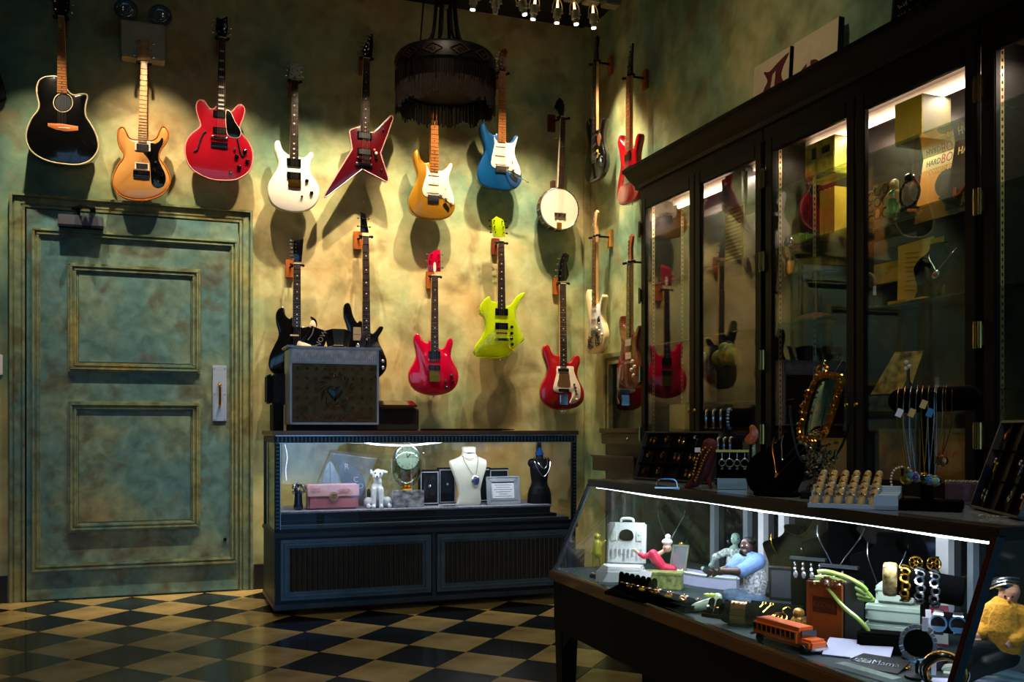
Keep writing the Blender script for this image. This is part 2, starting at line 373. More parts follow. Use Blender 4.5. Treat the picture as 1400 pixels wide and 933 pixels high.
# ============================================================ the room
YW, XW, ZC = 6.37, 2.93, 3.92
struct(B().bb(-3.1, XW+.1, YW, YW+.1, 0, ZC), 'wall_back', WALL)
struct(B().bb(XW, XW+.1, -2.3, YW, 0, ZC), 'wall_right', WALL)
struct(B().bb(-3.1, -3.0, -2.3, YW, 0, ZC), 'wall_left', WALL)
struct(B().bb(-3.1, XW+.1, -2.3, YW+.1, ZC, ZC+.1), 'ceiling', CEIL)
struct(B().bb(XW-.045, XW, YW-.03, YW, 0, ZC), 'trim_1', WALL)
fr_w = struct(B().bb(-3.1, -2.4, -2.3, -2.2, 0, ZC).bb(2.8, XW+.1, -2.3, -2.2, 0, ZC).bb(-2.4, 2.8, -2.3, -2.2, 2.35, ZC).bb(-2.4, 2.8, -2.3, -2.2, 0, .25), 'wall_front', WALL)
wf = B()
for x in (-2.4, -1.1, .2, 1.5, 2.8): wf.bb(x-.04, x+.04, -2.29, -2.21, .25, 2.35)
for z in (.27, 1.9, 2.33): wf.bb(-2.4, 2.8, -2.29, -2.21, z-.03, z+.03)
win = struct(wf, 'window_1', mat('white_window_paint', '#b8bcc0', .5))
struct(B().bb(-2.4, 2.8, -2.255, -2.245, .25, 2.35), 'window_pane', GLS, win)
# floor slab and its checkerboard of single tiles
GROUT = mat('floor_grout', '#2a2318', .7)
fl = struct(B().bb(-3.1, XW+.1, -2.3, YW+.1, -.1, -.006), 'floor', GROUT)
TC = mat('cream_tile', '#a08447', .24, coat=.25, noise=.22, scale=5, rnd=.12, col2='#bfa46a')
TK = mat('black_tile', '#0b0a0c', .22, coat=.3, noise=.3, scale=30, rnd=.2)
hx, hy = .2105, .2330
tm = {}
for key, m in (('c', TC), ('k', TK)):
    g = .0022
    tile = B().prism([(-hx+g, 0), (0, -hy+g), (hx-g, 0), (0, hy-g)], -.006, 0, 0).build('tile', m, fl)
    tile.data.transform(Matrix.Identity(4)); tm[key] = tile.data; bpy.data.objects.remove(tile)
flM = root_matrix(fl).inverted()
for i in range(-9, 15):
    for j in range(-14, 8):
        if (i+j) % 2: continue
        cx, cy = -.145+i*hx, 4.70+j*hy
        if cx < -2.05 or cx > 2.72 or cy > YW-.02 or cy < 1.5: continue
        o = bpy.data.objects.new('tile', tm['k' if i % 2 == 0 else 'c']); C.objects.link(o); o.parent = fl
        o.location = (cx, cy, R.uniform(-.0006, .0006))
# skirting
SK = mat('dark_skirting', '#17130f', .5)
struct(B().bb(.58, XW, YW-.02, YW, 0, .16), 'baseboard_back', SK)
struct(B().bb(-3.0, -.83, YW-.02, YW, 0, .16), 'trim_2', SK)

# ---- the panelled door
def mould(b, x0, x1, z0, z1, y, wd, steps):
    """picture-frame moulding: rectangle x0..x1, z0..z1 made of stepped bars proud of plane y"""
    o = 0
    for w_, h in steps:
        a0, a1, c0, c1 = x0+o, x1-o, z0+o, z1-o
        b.bb(a0, a1, y-h, y, c1-w_, c1); b.bb(a0, a1, y-h, y, c0, c0+w_)
        b.bb(a0, a0+w_, y-h, y, c0+w_, c1-w_); b.bb(a1-w_, a1, y-h, y, c0+w_, c1-w_)
        o += w_
    return b
YD = YW-.03
dr = struct(B().bb(-.725, .478, YD, YW-.002, .012, 2.325), 'door_1', DOORM)
mb = B(); mould(mb, -.695, .474, .178, 2.215, YD, 0, [(.014, .016), (.010, .006), (.012, .013), (.008, .005)])
struct(mb, 'outer_moulding', TRIMM, dr, bevel=.002)
for z0, z1 in ((1.37, 2.022), (.405, 1.192)):
    struct(mould(B(), -.502, .252, z0, z1, YD, 0, [(.012, .010), (.012, .019), (.010, .011), (.012, .015), (.010, .006)]), 'panel_moulding', TRIMM, dr, bevel=.002)
    struct(B().bb(-.444, .194, YD-.006, YD+.001, z0+.058, z1-.058), 'door_panel', DOORM, dr, bevel=.002)
pl = atY(300, 537, YD)
hp = struct(B().bb(.325, .409, YD-.006, YD, 1.075, 1.425), 'handle_plate', STEELB, dr, bevel=.002)
struct(B().tube(catmull([(.367, YD-.006, 1.315), (.367, YD-.04, 1.30), (.367, YD-.045, 1.25), (.367, YD-.045, 1.21), (.367, YD-.035, 1.175), (.367, YD-.006, 1.165)], 4, False), .008, 8), 'pull_handle', BRASS, hp)
sb = B()
for x in (.335, .399):
    for z in (1.09, 1.25, 1.41): sb.cyl((x, YD-.0085, z), (x, YD-.005, z), .0035, n=8)
struct(sb, 'screws', SILV, hp)
struct(B().ring((.40, YD-.004, .33), .008, .003, (0, 1, 0), 12).bb(.396, .404, YD-.012, YD, .322, .338), 'keyhole', BLKM, dr)
# casing around the door
ca = B()
for (w0, w1, h) in ((0, .014, .028), (.014, .022, .014), (.022, .058, .020), (.058, .066, .014), (.066, .082, .034)):
    ca.bb(-.735-w1, -.735-w0, YW-h, YW, 0, 2.335+w1); ca.bb(.488+w0, .488+w1, YW-h, YW, 0, 2.335+w1); ca.bb(-.735-w0, .488+w0, YW-h, YW, 2.335+w0, 2.335+w1)
struct(ca, 'trim_3', TRIMM, bevel=.002)
struct(B().bb(-.737, -.726, YW-.012, YW-.001, 0, 2.33), 'door_gap', BLKM, dr)
# door closer
t = thing('door_closer', 'grey box-shaped door closer with black arm at the top of the green door', 'door closer', (-.43, YD-.03, 2.235))
B().bb(-.553, -.306, YD-.055, YD-.002, 2.235, 2.30).build('closer_body', mat('grey_closer', '#6a6a74', .35, metal=.5), t, bevel=.006)
B().bb(-.553, -.306, YD-.056, YD-.004, 2.227, 2.237).build('closer_edge', BLKM, t)
B().cyl((-.45, YD-.03, 2.30), (-.45, YD-.03, 2.335), .016).box((-.44, YD-.05, 2.345), (.03, .12, .012), (0, 0, .5)).box((-.40, YD-.10, 2.34), (.09, .02, .01), (0, 0, .9)).bb(-.38, -.35, YD-.12, YD+.01, 2.335, 2.35).build('closer_arm', BLKM, t)
# emergency light
t = thing('emergency_light', 'beige emergency light box with two round lamps high above the tan guitar', 'light', (-.08, YW, 3.27))
B().bb(-.205, .043, YW-.11, YW, 3.272, 3.49).build('housing', mat('beige_steel', '#bdb592', .5, noise=.15), t, bevel=.006)
for x, z in ((-.178, 3.555), (.016, 3.548)):
    l = B().lathe([(.02, -.06), (.045, -.045), (.064, 0), (.068, .012), (.060, .012)], (x, YW-.09, z), 24, rot=(PI/2, 0, 0)).build('lamp_head', mat('grey_lamp_plastic', '#3a4046', .35), t)
    B().lathe([(.055, .008), (.052, .014), (.045, .010), (.04, .016), (.03, .012), (.022, .018), (.01, .016)], (x, YW-.09, z), 24, rot=(PI/2, 0, 0)).build('lens', mat('lamp_lens', '#8fa6b4', .1, metal=.7), l)
    B().cyl((x, YW-.08, z), (x, YW-.08, 3.48), .012).build('lamp_arm', BLKM, t)
# light switch at the left edge, brown frame corner
p = atY(-3, 499, YW)
t = thing('switch_plate', 'white wall plate at the left edge beside the green door casing', 'switch', p)
B(t).bb(-.03, .026, -.008, 0, -.06, .06).build('plate', WHITE, t, bevel=.003)
B(t).bb(-.008, .004, -.016, -.006, -.012, .012).build('toggle', WHITE, t)
p = atY(-2, 122, YW)
t = thing('wall_ornament', 'dark pointed wooden ornament corner at the left edge of the wall', 'ornament', p)
B(frame(p, (1, 0, 0), (0, 0, 1), (0, -1, 0))).prism([(-.30, .17), (.0, .12), (.03, .02), (.044, -.055), (.03, -.07), (0, -.085), (-.30, -.13)], .0, .05, .006).build('frame', BLKM, t)
B(frame(p, (1, 0, 0), (0, 0, 1), (0, -1, 0))).prism([(-.27, .13), (-.03, .08), (0, .02), (.015, -.04), (-.02, -.06), (-.27, -.10)], .045, .055, .002).build('panel', BRNW, t)
# ============================================================ guitars
OFF = .125
def hexm(key, h, **k): d = dict(rough=.2, coat=.9, noise=.05); d.update(k); return mat(key, h, **d)
def crossx(poly, v):
    xs = []
    for i in range(len(poly)):
        a, b = poly[i], poly[(i+1) % len(poly)]
        if (a[1]-v)*(b[1]-v) < 0: xs.append(a[0]+(b[0]-a[0])*(v-a[1])/(b[1]-a[1]))
    return (min(xs), max(xs)) if xs else (-.03, .03)
def hanger(F, rootloc, where, wood=WOODO, side=0):
    t = thing('guitar_hanger', where, 'wall hanger', rootloc, group='wall hangers for the instruments')
    t['label'] = where
    del t['group']
    B(F).bb(-.028+side, .028+side, -.075, .045, -OFF, -OFF+.022).build('wood_block', wood, t, bevel=.003)
    y = B(F).cyl((side, -.005, -OFF+.02), (0, -.005, -.018), .007, n=8).tube(catmull([(-.036, -.012, .022), (-.037, -.006, .0), (-.032, -.004, -.018), (0, -.004, -.024), (.032, -.004, -.018), (.037, -.006, 0), (.036, -.012, .022)], 3, False), .0075, 8)
    y.sph((-.036, -.012, .024), .010, 8).sph((.036, -.012, .024), .010, 8)
    y.build('yoke', BLKM, t)
    return t
def guitar(F, body, label, cat='guitar', bodym=BLK, neck=None, head=None, headm=None, fb=ROSE, thick=.045, binding=None, parts=(), pegs='3x3',
           smooth=4, inlay='dot', edge=.008, strings=6, bridge_v=None, pegm=SILV, backm=None, name='electric_guitar', nfret=21, nutm=CREAM, hang='', neckm=None, tilt=0, side=0, hwood=WOODO):
    F0 = F
    if tilt: F = F @ Matrix.Rotation(tilt, 4, 'Z')
    body = [tuple(p)[:2] for p in (catmull([(x, y) for x, y in body], smooth) if smooth else [Vector(p) for p in body])]
    mv = min(p[1] for p in body)
    loc = F @ Vector((0, mv, -thick))
    t = thing(name, label, cat, loc)
    bo = B(F).prism(body, -thick, 0, edge).build('body', bodym, t, sharp=50)
    if binding: B(F).tube([(p[0], p[1], -.003) for p in inset(body, .0015)], .0042, 6, True).build('binding', binding, t)
    (uL, uR, vT), (bL, bR, vB) = neck
    nk = B(F).prism([(uL, vT), (uR, vT), (bR, vB), (bL, vB)], -.016, .004, .003).build('neck', neckm or MAPLEL, t)
    B(F).prism([(uL+.001, vT-.001), (uR-.001, vT-.001), (bR-.001, vB), (bL+.001, vB)], .004, .009, .001).build('fingerboard', fb, nk)
    L = vT-vB; sc_len = L/(1-2**(-nfret/12)); fr = B(F); il = B(F)
    fv = [vT-sc_len*(1-2**(-k/12)) for k in range(nfret+1)]
    for k in range(1, nfret+1):
        q = (vT-fv[k])/L; a = uL+(bL-uL)*q; b = uR+(bR-uR)*q
        if fv[k] > vB: fr.bb(a+.001, b-.001, fv[k]-.0011, fv[k]+.0011, .009, .0105)
        if k in (3, 5, 7, 9, 12, 15, 17, 19, 21):
            vc = (fv[k]+fv[k-1])/2; uc = (a+b)/2
            if inlay == 'block': il.bb(a+.009, b-.009, vc-.006, vc+.006, .0088, .0096)
            elif inlay == 'bird': il.prism([(uc-.010, vc+.002), (uc-.002, vc-.006), (uc+.009, vc+.008), (uc+.002, vc+.003), (uc-.002, vc+.007)], .0088, .0097)
            else: il.cyl((uc, vc, .0088), (uc, vc, .0097), .0042, n=10)
    fr.build('frets', SILV, nk)
    if inlay: il.build('inlays', PEARL if fb is not MAPLE else BLKM, nk)
    B(F).bb(uL, uR, vT-.001, vT+.004, .002, .011).build('nut', nutm, nk)
    hm = headm or bodym
    hb = B(F).prism(head, -.016, .001, .002).build('headstock', hm, t)
    v0 = min(p[1] for p in head); v1 = max(p[1] for p in head); H = v1-v0
    spots = {'3x3': [(s, .22+.28*k) for s in (-1, 1) for k in range(3)], '6L': [(-1, .14+.15*k) for k in range(6)], '6R': [(1, .14+.15*k) for k in range(6)],
             '2x2': [(s, .30+.40*k) for s in (-1, 1) for k in range(2)], '4L': [(-1, .18+.2*k) for k in range(4)], 'none': []}[pegs]
    uend = []
    for s, q in spots:
        v = v0+H*q; xl, xr = crossx(head, v); e = xl if s < 0 else xr
        ip = e-s*min(.013, (xr-xl)*.3); uend.append((ip, v))
        B(F).cyl((ip, v, .0), (ip, v, .010), .0045, n=10).cyl((e-s*.004, v, -.009), (e+s*.012, v, -.009), .0022, n=6).sph((e+s*.016, v, -.009), (.008, .0065, .004), 8).build('tuning_peg', pegm, t)
    if bridge_v is not None and strings:
        st = B(F)
        for k in range(strings):
            q = (k+.5)/strings; u0 = uL+(uR-uL)*(.1+.8*q); cb = (bL+bR)/2; u1 = cb+(q-.5)*.052
            st.tube([(u0, vT+.003, .0125), (u1, bridge_v, .017)], .0006, 4)
        st.build('strings', STRG, t)
    for it in parts:
        k = it[0]; m = it[-1]
        if k == 'pickup':
            _, (x, y), wd, ht = it[:4]; o = B(F).bb(x-wd/2, x+wd/2, y-ht/2, y+ht/2, -.001, .0065).build('pickup', m, t, bevel=.0015)
            d = B(F)
            for q in range(6): d.cyl((x+(q-2.5)*wd*.135, y, .006), (x+(q-2.5)*wd*.135, y, .0078), .0022, n=6)
            d.build('pole_pieces', SILV if m is not CHROME else BLKM, o)
        elif k == 'ringpickup':
            _, (x, y), wd, ht = it[:4]
            o = B(F).bb(x-wd/2, x+wd/2, y-ht/2, y+ht/2, -.001, .004).build('pickup', it[4], t, bevel=.001)
            B(F).bb(x-wd*.4, x+wd*.4, y-ht*.36, y+ht*.36, .003, .008).build('pickup_cover', m, o, bevel=.001)
        elif k == 'bridge':
            _, (x, y), wd, ht = it[:4]; o = B(F).bb(x-wd/2, x+wd/2, y-ht/2, y+ht/2, -.001, .007).build('bridge', m, t, bevel=.0015)
            d = B(F)
            for q in range(6): d.bb(x+(q-2.5)*wd*.15-wd*.06, x+(q-2.5)*wd*.15+wd*.06, y-ht*.25, y+ht*.38, .006, .011)
            d.build('saddles', m, o)
        elif k == 'bar': _, (x, y), wd, ht = it[:4]; B(F).bb(x-wd/2, x+wd/2, y-ht/2, y+ht/2, -.001, .011).sph((x-wd/2, y, .006), ht*.6, 8).sph((x+wd/2, y, .006), ht*.6, 8).build('tailpiece', m, t)
        elif k == 'guard': _, pts, sm = it[:3]; pp = [tuple(q)[:2] for q in (catmull(pts, sm) if sm else [Vector(a) for a in pts])]; B(F).prism(pp, -.001, .0026, .0008).build('pickguard', m, t)
        elif k == 'guardw':
            _, pts, sm = it[:3]; pp = [tuple(q)[:2] for q in catmull(pts, sm)]; o = B(F).prism(inset(pp, -.003), -.001, .0022, .0005).build('pickguard', CREAM, t); B(F).prism(pp, .001, .003, .0005).build('guard_face', m, o)
        elif k == 'knob': _, (x, y), r = it[:3]; B(F).lathe([(r, 0), (r*.95, .009), (r*.6, .013), (.001, .0135)], (x, y, 0), 14).build('knob', m, t)
        elif k == 'poly': _, nm, pts, h = it[:4]; B(F).prism([tuple(q)[:2] for q in catmull(pts, 2)], -.001, h, 0).build(nm, m, t)
        elif k == 'line': _, nm, pts, r = it[:4]; B(F).tube(catmull([(a[0], a[1], .0015) for a in pts], 3, False), r, 6, flat=1).build(nm, m, t)
        elif k == 'arm': _, pts = it[:2]; B(F).tube(catmull(pts, 3, False), .0032, 6).sph(pts[-1], .005, 8).build('tremolo_arm', m, t)
    B(F).cyl((0+(bL+bR)/2, mv-.012, -thick/2), ((bL+bR)/2, mv+.002, -thick/2), .0045, n=8).build('strap_button', SILV, t)
    if hang is not None:
        hanger(F0, F0 @ Vector((0, -.075, -OFF)), hang, side=side, wood=hwood)
    return t
class Crop:
    """turns the guide coordinates of one instrument into metres on the wall, relative to its nut"""
    def __init__(s, x0, y0, k, nut, off=OFF):
        s.x0, s.y0, s.k = x0, y0, k; s.y = YW-off; s.o = atY(nut[0], nut[1], s.y)
        s.F = frame(s.o, (1, 0, 0), (0, 0, 1), (0, -1, 0)); s.mpp = (atY(nut[0]+1, nut[1], s.y)-s.o).length
    def p(s, x, y): q = atY(s.x0+x/s.k, s.y0+y/s.k, s.y)-s.o; return (q.x, q.z)
    def px(s, x, y): q = atY(x, y, s.y)-s.o; return (q.x, q.z)
    def P(s, pts): return [s.p(*q) for q in pts]
    def PX(s, pts): return [s.px(*q) for q in pts]
    def L(s, n): return n/s.k*s.mpp
def mk(c, x): 
    out = []
    for it in x:
        it = list(it)
        if it[0] in ('pickup', 'ringpickup', 'bridge', 'bar'): it[1] = c.p(*it[1]); it[2] = c.L(it[2]); it[3] = c.L(it[3])
        elif it[0] in ('guard', 'guardw'): it[1] = c.P(it[1])
        elif it[0] == 'knob': it[1] = c.p(*it[1]); it[2] = c.L(it[2])
        elif it[0] in ('poly', 'line'): it[2] = c.P(it[2])
        elif it[0] == 'arm': it[1] = [(*c.p(a, b), h) for a, b, h in it[1]]
        out.append(it)
    return out
def nk(c, xl, xr, yt, bl, br, yb):
    a = c.px(xl, yt); b = c.px(xr, yt); d = c.px(bl, yb); e = c.px(br, yb)
    return ((a[0], b[0], (a[1]+b[1])/2), (d[0], e[0], (d[1]+e[1])/2))
RED = hexm('cherry_red', '#8c0a1a', noise=.08); TAN = hexm('tan_lacquer', '#cf8c44', col2='#dda058', noise=.12, scale=3)
# -- A black roundback acoustic
c = Crop(20, 90, 6.223, (83.5, 23), .15)
guitar(c.F, c.P([(360, 92), (300, 87), (245, 97), (203, 130), (184, 190), (190, 260), (205, 330), (190, 385), (150, 435), (112, 510), (94, 590), (107, 670), (150, 735), (230, 790), (330, 823), (430, 838), (540, 842), (620, 820), (680, 770), (714, 700), (706, 620), (680, 550), (640, 480), (610, 430), (603, 370), (612, 310), (622, 262), (600, 238), (550, 238), (510, 247), (470, 230), (450, 200), (400, 150)]),
       'black round-backed acoustic guitar with a cutaway and cream edging, at the top left', bodym=BLK, neck=nk(c, 79, 88, 23, 78, 92, 127), head=c.PX([(77, 22), (73, 14), (71, -14), (96, -14), (95, 14), (90, 22)]), headm=BLKM, fb=MAPLE, neckm=CREAM,
       thick=.105, binding=mat('cream_binding', '#c9b58c', .4), edge=.012, name='acoustic_guitar', bridge_v=c.p(410, 520)[1], hang='wall hanger holding the black acoustic guitar',
       parts=mk(c, [('poly', 'soundhole', [(413+70*math.cos(a*PI/8), 315+68*math.sin(a*PI/8)) for a in range(16)], .0012, hexm('hole_dark', '#101624', rough=.5)),
                    ('line', 'rosette', [(413+82*math.cos(a*PI/12), 315+80*math.sin(a*PI/12)) for a in range(25)], .0028, mat('cream_binding', '#c9b58c')),
                    ('guard', [(283, 488), (410, 495), (540, 515), (542, 552), (430, 560), (355, 545), (283, 516)], 0, mat('bridge_wood', '#b8662e', .4)),
                    ('line', 'saddle', [(370, 525), (470, 532)], .0025, CREAM)]))
# -- B tan solid guitar with black scratchplate
c = Crop(140, 160, 7.173, (197, 85))
guitar(c.F, c.P([(345, 220), (300, 215), (262, 195), (238, 150), (215, 105), (180, 97), (152, 130), (149, 210), (166, 290), (205, 360), (196, 410), (150, 470), (108, 560), (98, 640), (125, 720), (190, 780), (280, 810), (370, 818), (470, 808), (575, 768), (638, 708), (668, 630), (650, 545), (610, 470), (560, 395), (572, 330), (622, 260), (650, 190), (640, 130), (608, 92), (577, 97), (556, 140), (528, 200), (480, 226), (440, 225)]),
       'tan electric guitar with rounded horns and a black scratchplate, below the emergency light', bodym=TAN, neck=nk(c, 192.5, 201.5, 86, 188.5, 201, 195), head=c.PX([(188, 82), (188, 68), (186.5, 53), (194, 55), (202, 54), (206.5, 52), (205.5, 68), (205.5, 82)]), headm=MAPLEL, fb=MAPLEL, thick=.045, binding=mat('orange_edge', '#b86a24', .3, coat=.8), edge=.014,
       bridge_v=c.p(385, 560)[1], hang='wall hanger holding the tan guitar with the black scratchplate', parts=mk(c, [('guard', [(470, 258), (520, 262), (560, 238), (580, 207), (596, 217), (590, 262), (560, 320), (548, 370), (552, 420), (582, 490), (616, 560), (621, 620), (600, 670), (555, 690), (510, 680), (480, 640), (472, 560), (466, 450), (440, 390), (402, 347), (470, 340)], 3, BLK),
       ('ringpickup', (395, 296), 150, 80, CREAM, SILV), ('ringpickup', (388, 484), 140, 72, CREAM, SILV), ('bridge', (385, 562), 162, 72, CHROME), ('knob', (522, 445), 14, SILV), ('knob', (503, 522), 20, BLK), ('knob', (582, 568), 20, BLK), ('knob', (545, 632), 13, SILV)]))
# -- C cherry semi-hollow
c = Crop(240, 120, 6.667, (303.5, 51.5))
guitar(c.F, c.P([(375, 170), (348, 190), (315, 185), (285, 152), (260, 117), (222, 110), (192, 138), (188, 200), (205, 270), (226, 330), (216, 362), (150, 415), (100, 480), (85, 560), (96, 650), (140, 730), (220, 790), (320, 832), (430, 845), (540, 840), (622, 803), (680, 750), (705, 660), (700, 570), (665, 490), (613, 430), (585, 385), (592, 340), (620, 270), (634, 205), (615, 162), (582, 153), (550, 175), (520, 210), (490, 212), (455, 195)]),
       'cherry red semi-hollow guitar with f-holes, above the right end of the green door', bodym=hexm('cherry_red_burst', '#8e0a1c', col2='#a81222', noise=.15, scale=2), neck=nk(c, 299, 308, 52, 296.3, 308.2, 150), head=c.PX([(298, 50), (295, 40), (296, 23), (303, 26), (311, 22), (312, 40), (309, 50)]), headm=BLK, thick=.045, binding=mat('rose_binding', '#d98a80', .4), fb=ROSE, inlay='block',
       bridge_v=c.p(400, 460)[1], hang='wall hanger holding the cherry red semi-hollow guitar', parts=mk(c, [('line', 'f_hole', [(280, 400), (252, 418), (222, 490), (198, 565), (165, 580)], .0055, BLKM), ('line', 'f_hole', [(562, 470), (575, 520), (588, 580), (612, 628), (642, 592)], .0055, BLKM),
       ('guardw', [(462, 215), (500, 225), (540, 310), (590, 392), (583, 443), (540, 455), (480, 432), (462, 350)], 3, BLK), ('ringpickup', (400, 243), 112, 64, BLK, CHROME), ('ringpickup', (402, 393), 118, 64, BLK, CHROME), ('bar', (400, 455), 130, 24, CHROME), ('bridge', (400, 524), 150, 48, CHROME),
       ('knob', (632, 583), 21, BLK), ('knob', (556, 628), 21, BLK), ('knob', (655, 672), 21, BLK), ('knob', (580, 726), 21, BLK), ('knob', (540, 560), 11, SILV), ('knob', (502, 767), 14, SILV)]))
# -- D white double cutaway
c = Crop(350, 180, 7.78, (403, 110))
guitar(c.F, c.P([(356, 245), (310, 215), (277, 170), (256, 102), (228, 90), (200, 118), (198, 190), (222, 270), (238, 340), (220, 405), (165, 490), (128, 570), (126, 660), (160, 750), (230, 815), (330, 850), (430, 857), (530, 845), (618, 792), (665, 715), (677, 620), (650, 540), (600, 465), (580, 410), (583, 340), (609, 275), (608, 228), (580, 216), (548, 250), (510, 274), (470, 272), (450, 262)]),
       'plain white double-cutaway guitar with gold bridge and dark fingerboard', bodym=hexm('antique_white', '#e8dccb', noise=.03), neck=nk(c, 398.3, 407.7, 110, 396, 408.2, 218), head=c.PX([(394.8, 107.5), (396.5, 97), (397, 84), (400, 87.5), (408.5, 86.5), (411.5, 92), (409.5, 98), (413.5, 108), (406, 107), (403, 104), (400, 107)]), headm=hexm('aged_white', '#e0d4b8'), thick=.045, inlay='bird',
       bridge_v=c.p(405, 550)[1], hang='wall hanger holding the white double-cutaway guitar', parts=mk(c, [('pickup', (403, 330), 148, 84, BLK), ('pickup', (403, 473), 148, 80, BLK), ('bridge', (410, 560), 135, 88, GOLD), ('knob', (540, 525), 20, BLK), ('knob', (590, 655), 20, BLK), ('knob', (488, 692), 13, BLK)]))
# -- E star shaped dark red
c = Crop(435, 150, 7.173, (501, 79))
guitar(c.F, c.P([(415, 155), (312, 198), (306, 215), (333, 385), (62, 830), (62, 856), (82, 858), (435, 585), (668, 708), (690, 700), (690, 670), (614, 425), (737, 95), (735, 65), (712, 58), (545, 220), (500, 225)]),
       'dark red star-shaped guitar with pointed wings', bodym=hexm('wine_red', '#52060f', col2='#38040b', noise=.2, scale=4), neck=nk(c, 496.6, 505.4, 80, 492.9, 505.2, 181), head=c.PX([(496.5, 79), (495.5, 68), (500, 58), (507, 47), (509.5, 46), (510.5, 60), (508.5, 79)]), headm=BLK, thick=.042, smooth=0, edge=.006, binding=mat('pink_binding', '#b98a80', .4), pegs='6L', fb=ROSE, neckm=CREAM,
       bridge_v=c.p(450, 530)[1], hang='wall hanger holding the dark red star-shaped guitar', parts=mk(c, [('ringpickup', (455, 256), 140, 72, BLK, SILV), ('ringpickup', (455, 415), 140, 68, BLK, SILV), ('bar', (448, 478), 120, 20, CHROME), ('bar', (448, 540), 140, 26, CHROME), ('knob', (568, 430), 15, CREAM), ('knob', (550, 398), 12, hexm('pink_knob', '#d86a6a')), ('knob', (570, 470), 17, BLK), ('knob', (638, 195), 9, SILV), ('knob', (620, 590), 10, SILV)]))
# -- F gold, G blue
BV = None
c = Crop(550, 190, 7.775, (594, 100))
guitar(c.F, c.P([(292, 252), (250, 255), (207, 222), (182, 160), (165, 112), (137, 120), (115, 180), (133, 270), (158, 350), (158, 430), (118, 520), (80, 610), (72, 700), (105, 780), (180, 830), (290, 853), (400, 858), (490, 835), (545, 780), (566, 700), (550, 620), (512, 540), (490, 470), (497, 400), (530, 320), (540, 272), (515, 250), (485, 275), (455, 318), (420, 335), (385, 330)]),
       'gold double-horned guitar with white scratchplate, its headstock hidden behind the fringed lamp', bodym=hexm('gold_paint', '#b07612', metal=.45, rough=.3, col2='#b9801c'), neck=nk(c, 589.5, 598.5, 100, 587.8, 599.4, 235), head=c.PX([(590, 99), (586, 90), (587, 70), (592, 64), (599, 66), (602, 72), (597, 90), (598.5, 99)]), headm=MAPLE, fb=MAPLE, pegs='6L',
       bridge_v=c.p(330, 640)[1], hang='wall hanger holding the gold guitar behind the fringed lamp', parts=mk(c, [('guard', [(256, 272), (293, 345), (385, 345), (430, 340), (485, 292), (515, 258), (532, 290), (510, 350), (490, 420), (497, 480), (530, 570), (550, 640), (548, 698), (520, 698), (460, 648), (385, 615), (265, 618), (226, 590), (214, 530), (236, 450), (256, 370)], 2, CREAM),
       ('pickup', (335, 380), 118, 28, CREAM), ('pickup', (332, 475), 114, 28, CREAM), ('pickup', (328, 562), 120, 30, CREAM), ('bridge', (330, 640), 118, 78, SILV), ('knob', (410, 592), 16, CREAM), ('knob', (465, 630), 14, CREAM), ('knob', (520, 680), 14, CREAM), ('poly', 'jack_plate', [(432, 700), (460, 682), (500, 745), (490, 775), (462, 745)], .003, CHROME), ('line', 'selector', [(448, 545), (470, 528)], .002, BLKM)]))
c = Crop(640, 150, 7.778, (686.8, 99))
STRAT = [(315, 252), (280, 265), (232, 240), (200, 190), (180, 128), (150, 140), (124, 190), (136, 270), (165, 350), (180, 430), (150, 510), (112, 600), (101, 690), (130, 780), (210, 830), (320, 850), (430, 858), (520, 830), (568, 765), (570, 680), (542, 600), (510, 530), (495, 460), (508, 390), (538, 330), (540, 285), (512, 268), (480, 300), (450, 342), (410, 345)]
SG = [(277, 290), (315, 345), (400, 350), (460, 363), (500, 322), (520, 288), (527, 302), (505, 370), (492, 450), (510, 530), (545, 610), (557, 680), (545, 706), (480, 660), (400, 640), (285, 622), (246, 585), (247, 530), (265, 440), (280, 360)]
SP = [('pickup', (345, 386), 105, 24, CREAM), ('pickup', (340, 482), 105, 24, CREAM), ('pickup', (345, 572), 112, 26, CREAM), ('bridge', (348, 636), 112, 66, SILV), ('knob', (422, 600), 16, CREAM), ('knob', (480, 635), 14, CREAM), ('knob', (530, 685), 15, CREAM), ('knob', (472, 555), 8, CREAM), ('poly', 'jack_plate', [(440, 690), (462, 676), (520, 740), (524, 770), (480, 750)], .003, CHROME)]
SH = [(683.5, 98), (682.5, 86), (683, 74), (686.5, 67.5), (691, 66), (694, 70), (693, 76), (690.5, 84), (691.5, 98)]
gu_body = c.P(STRAT); gu_guard = c.P(SG); gu_head = c.PX(SH); gu_neck = nk(c, 682.3, 691.3, 99, 680.3, 691.4, 194.5); gu_crop = c; gu_parts = mk(c, SP)
guitar(c.F, gu_body, 'metallic blue double-horned guitar with white scratchplate and steel tremolo arm', bodym=hexm('metallic_blue', '#06487c', metal=.35, rough=.28, col2='#0a5088'), neck=gu_neck, head=gu_head, headm=hexm('amber_maple', '#8e3c18'), fb=MAPLE, pegs='6L', binding=None,
       bridge_v=c.p(345, 640)[1], hang='wall hanger holding the blue guitar', parts=[('guard', gu_guard, 2, CREAM)]+gu_parts+mk(c, [('arm', [(400, 652, .012), (450, 690, .03), (530, 740, .035), (622, 785, .03)], CHROME)]))
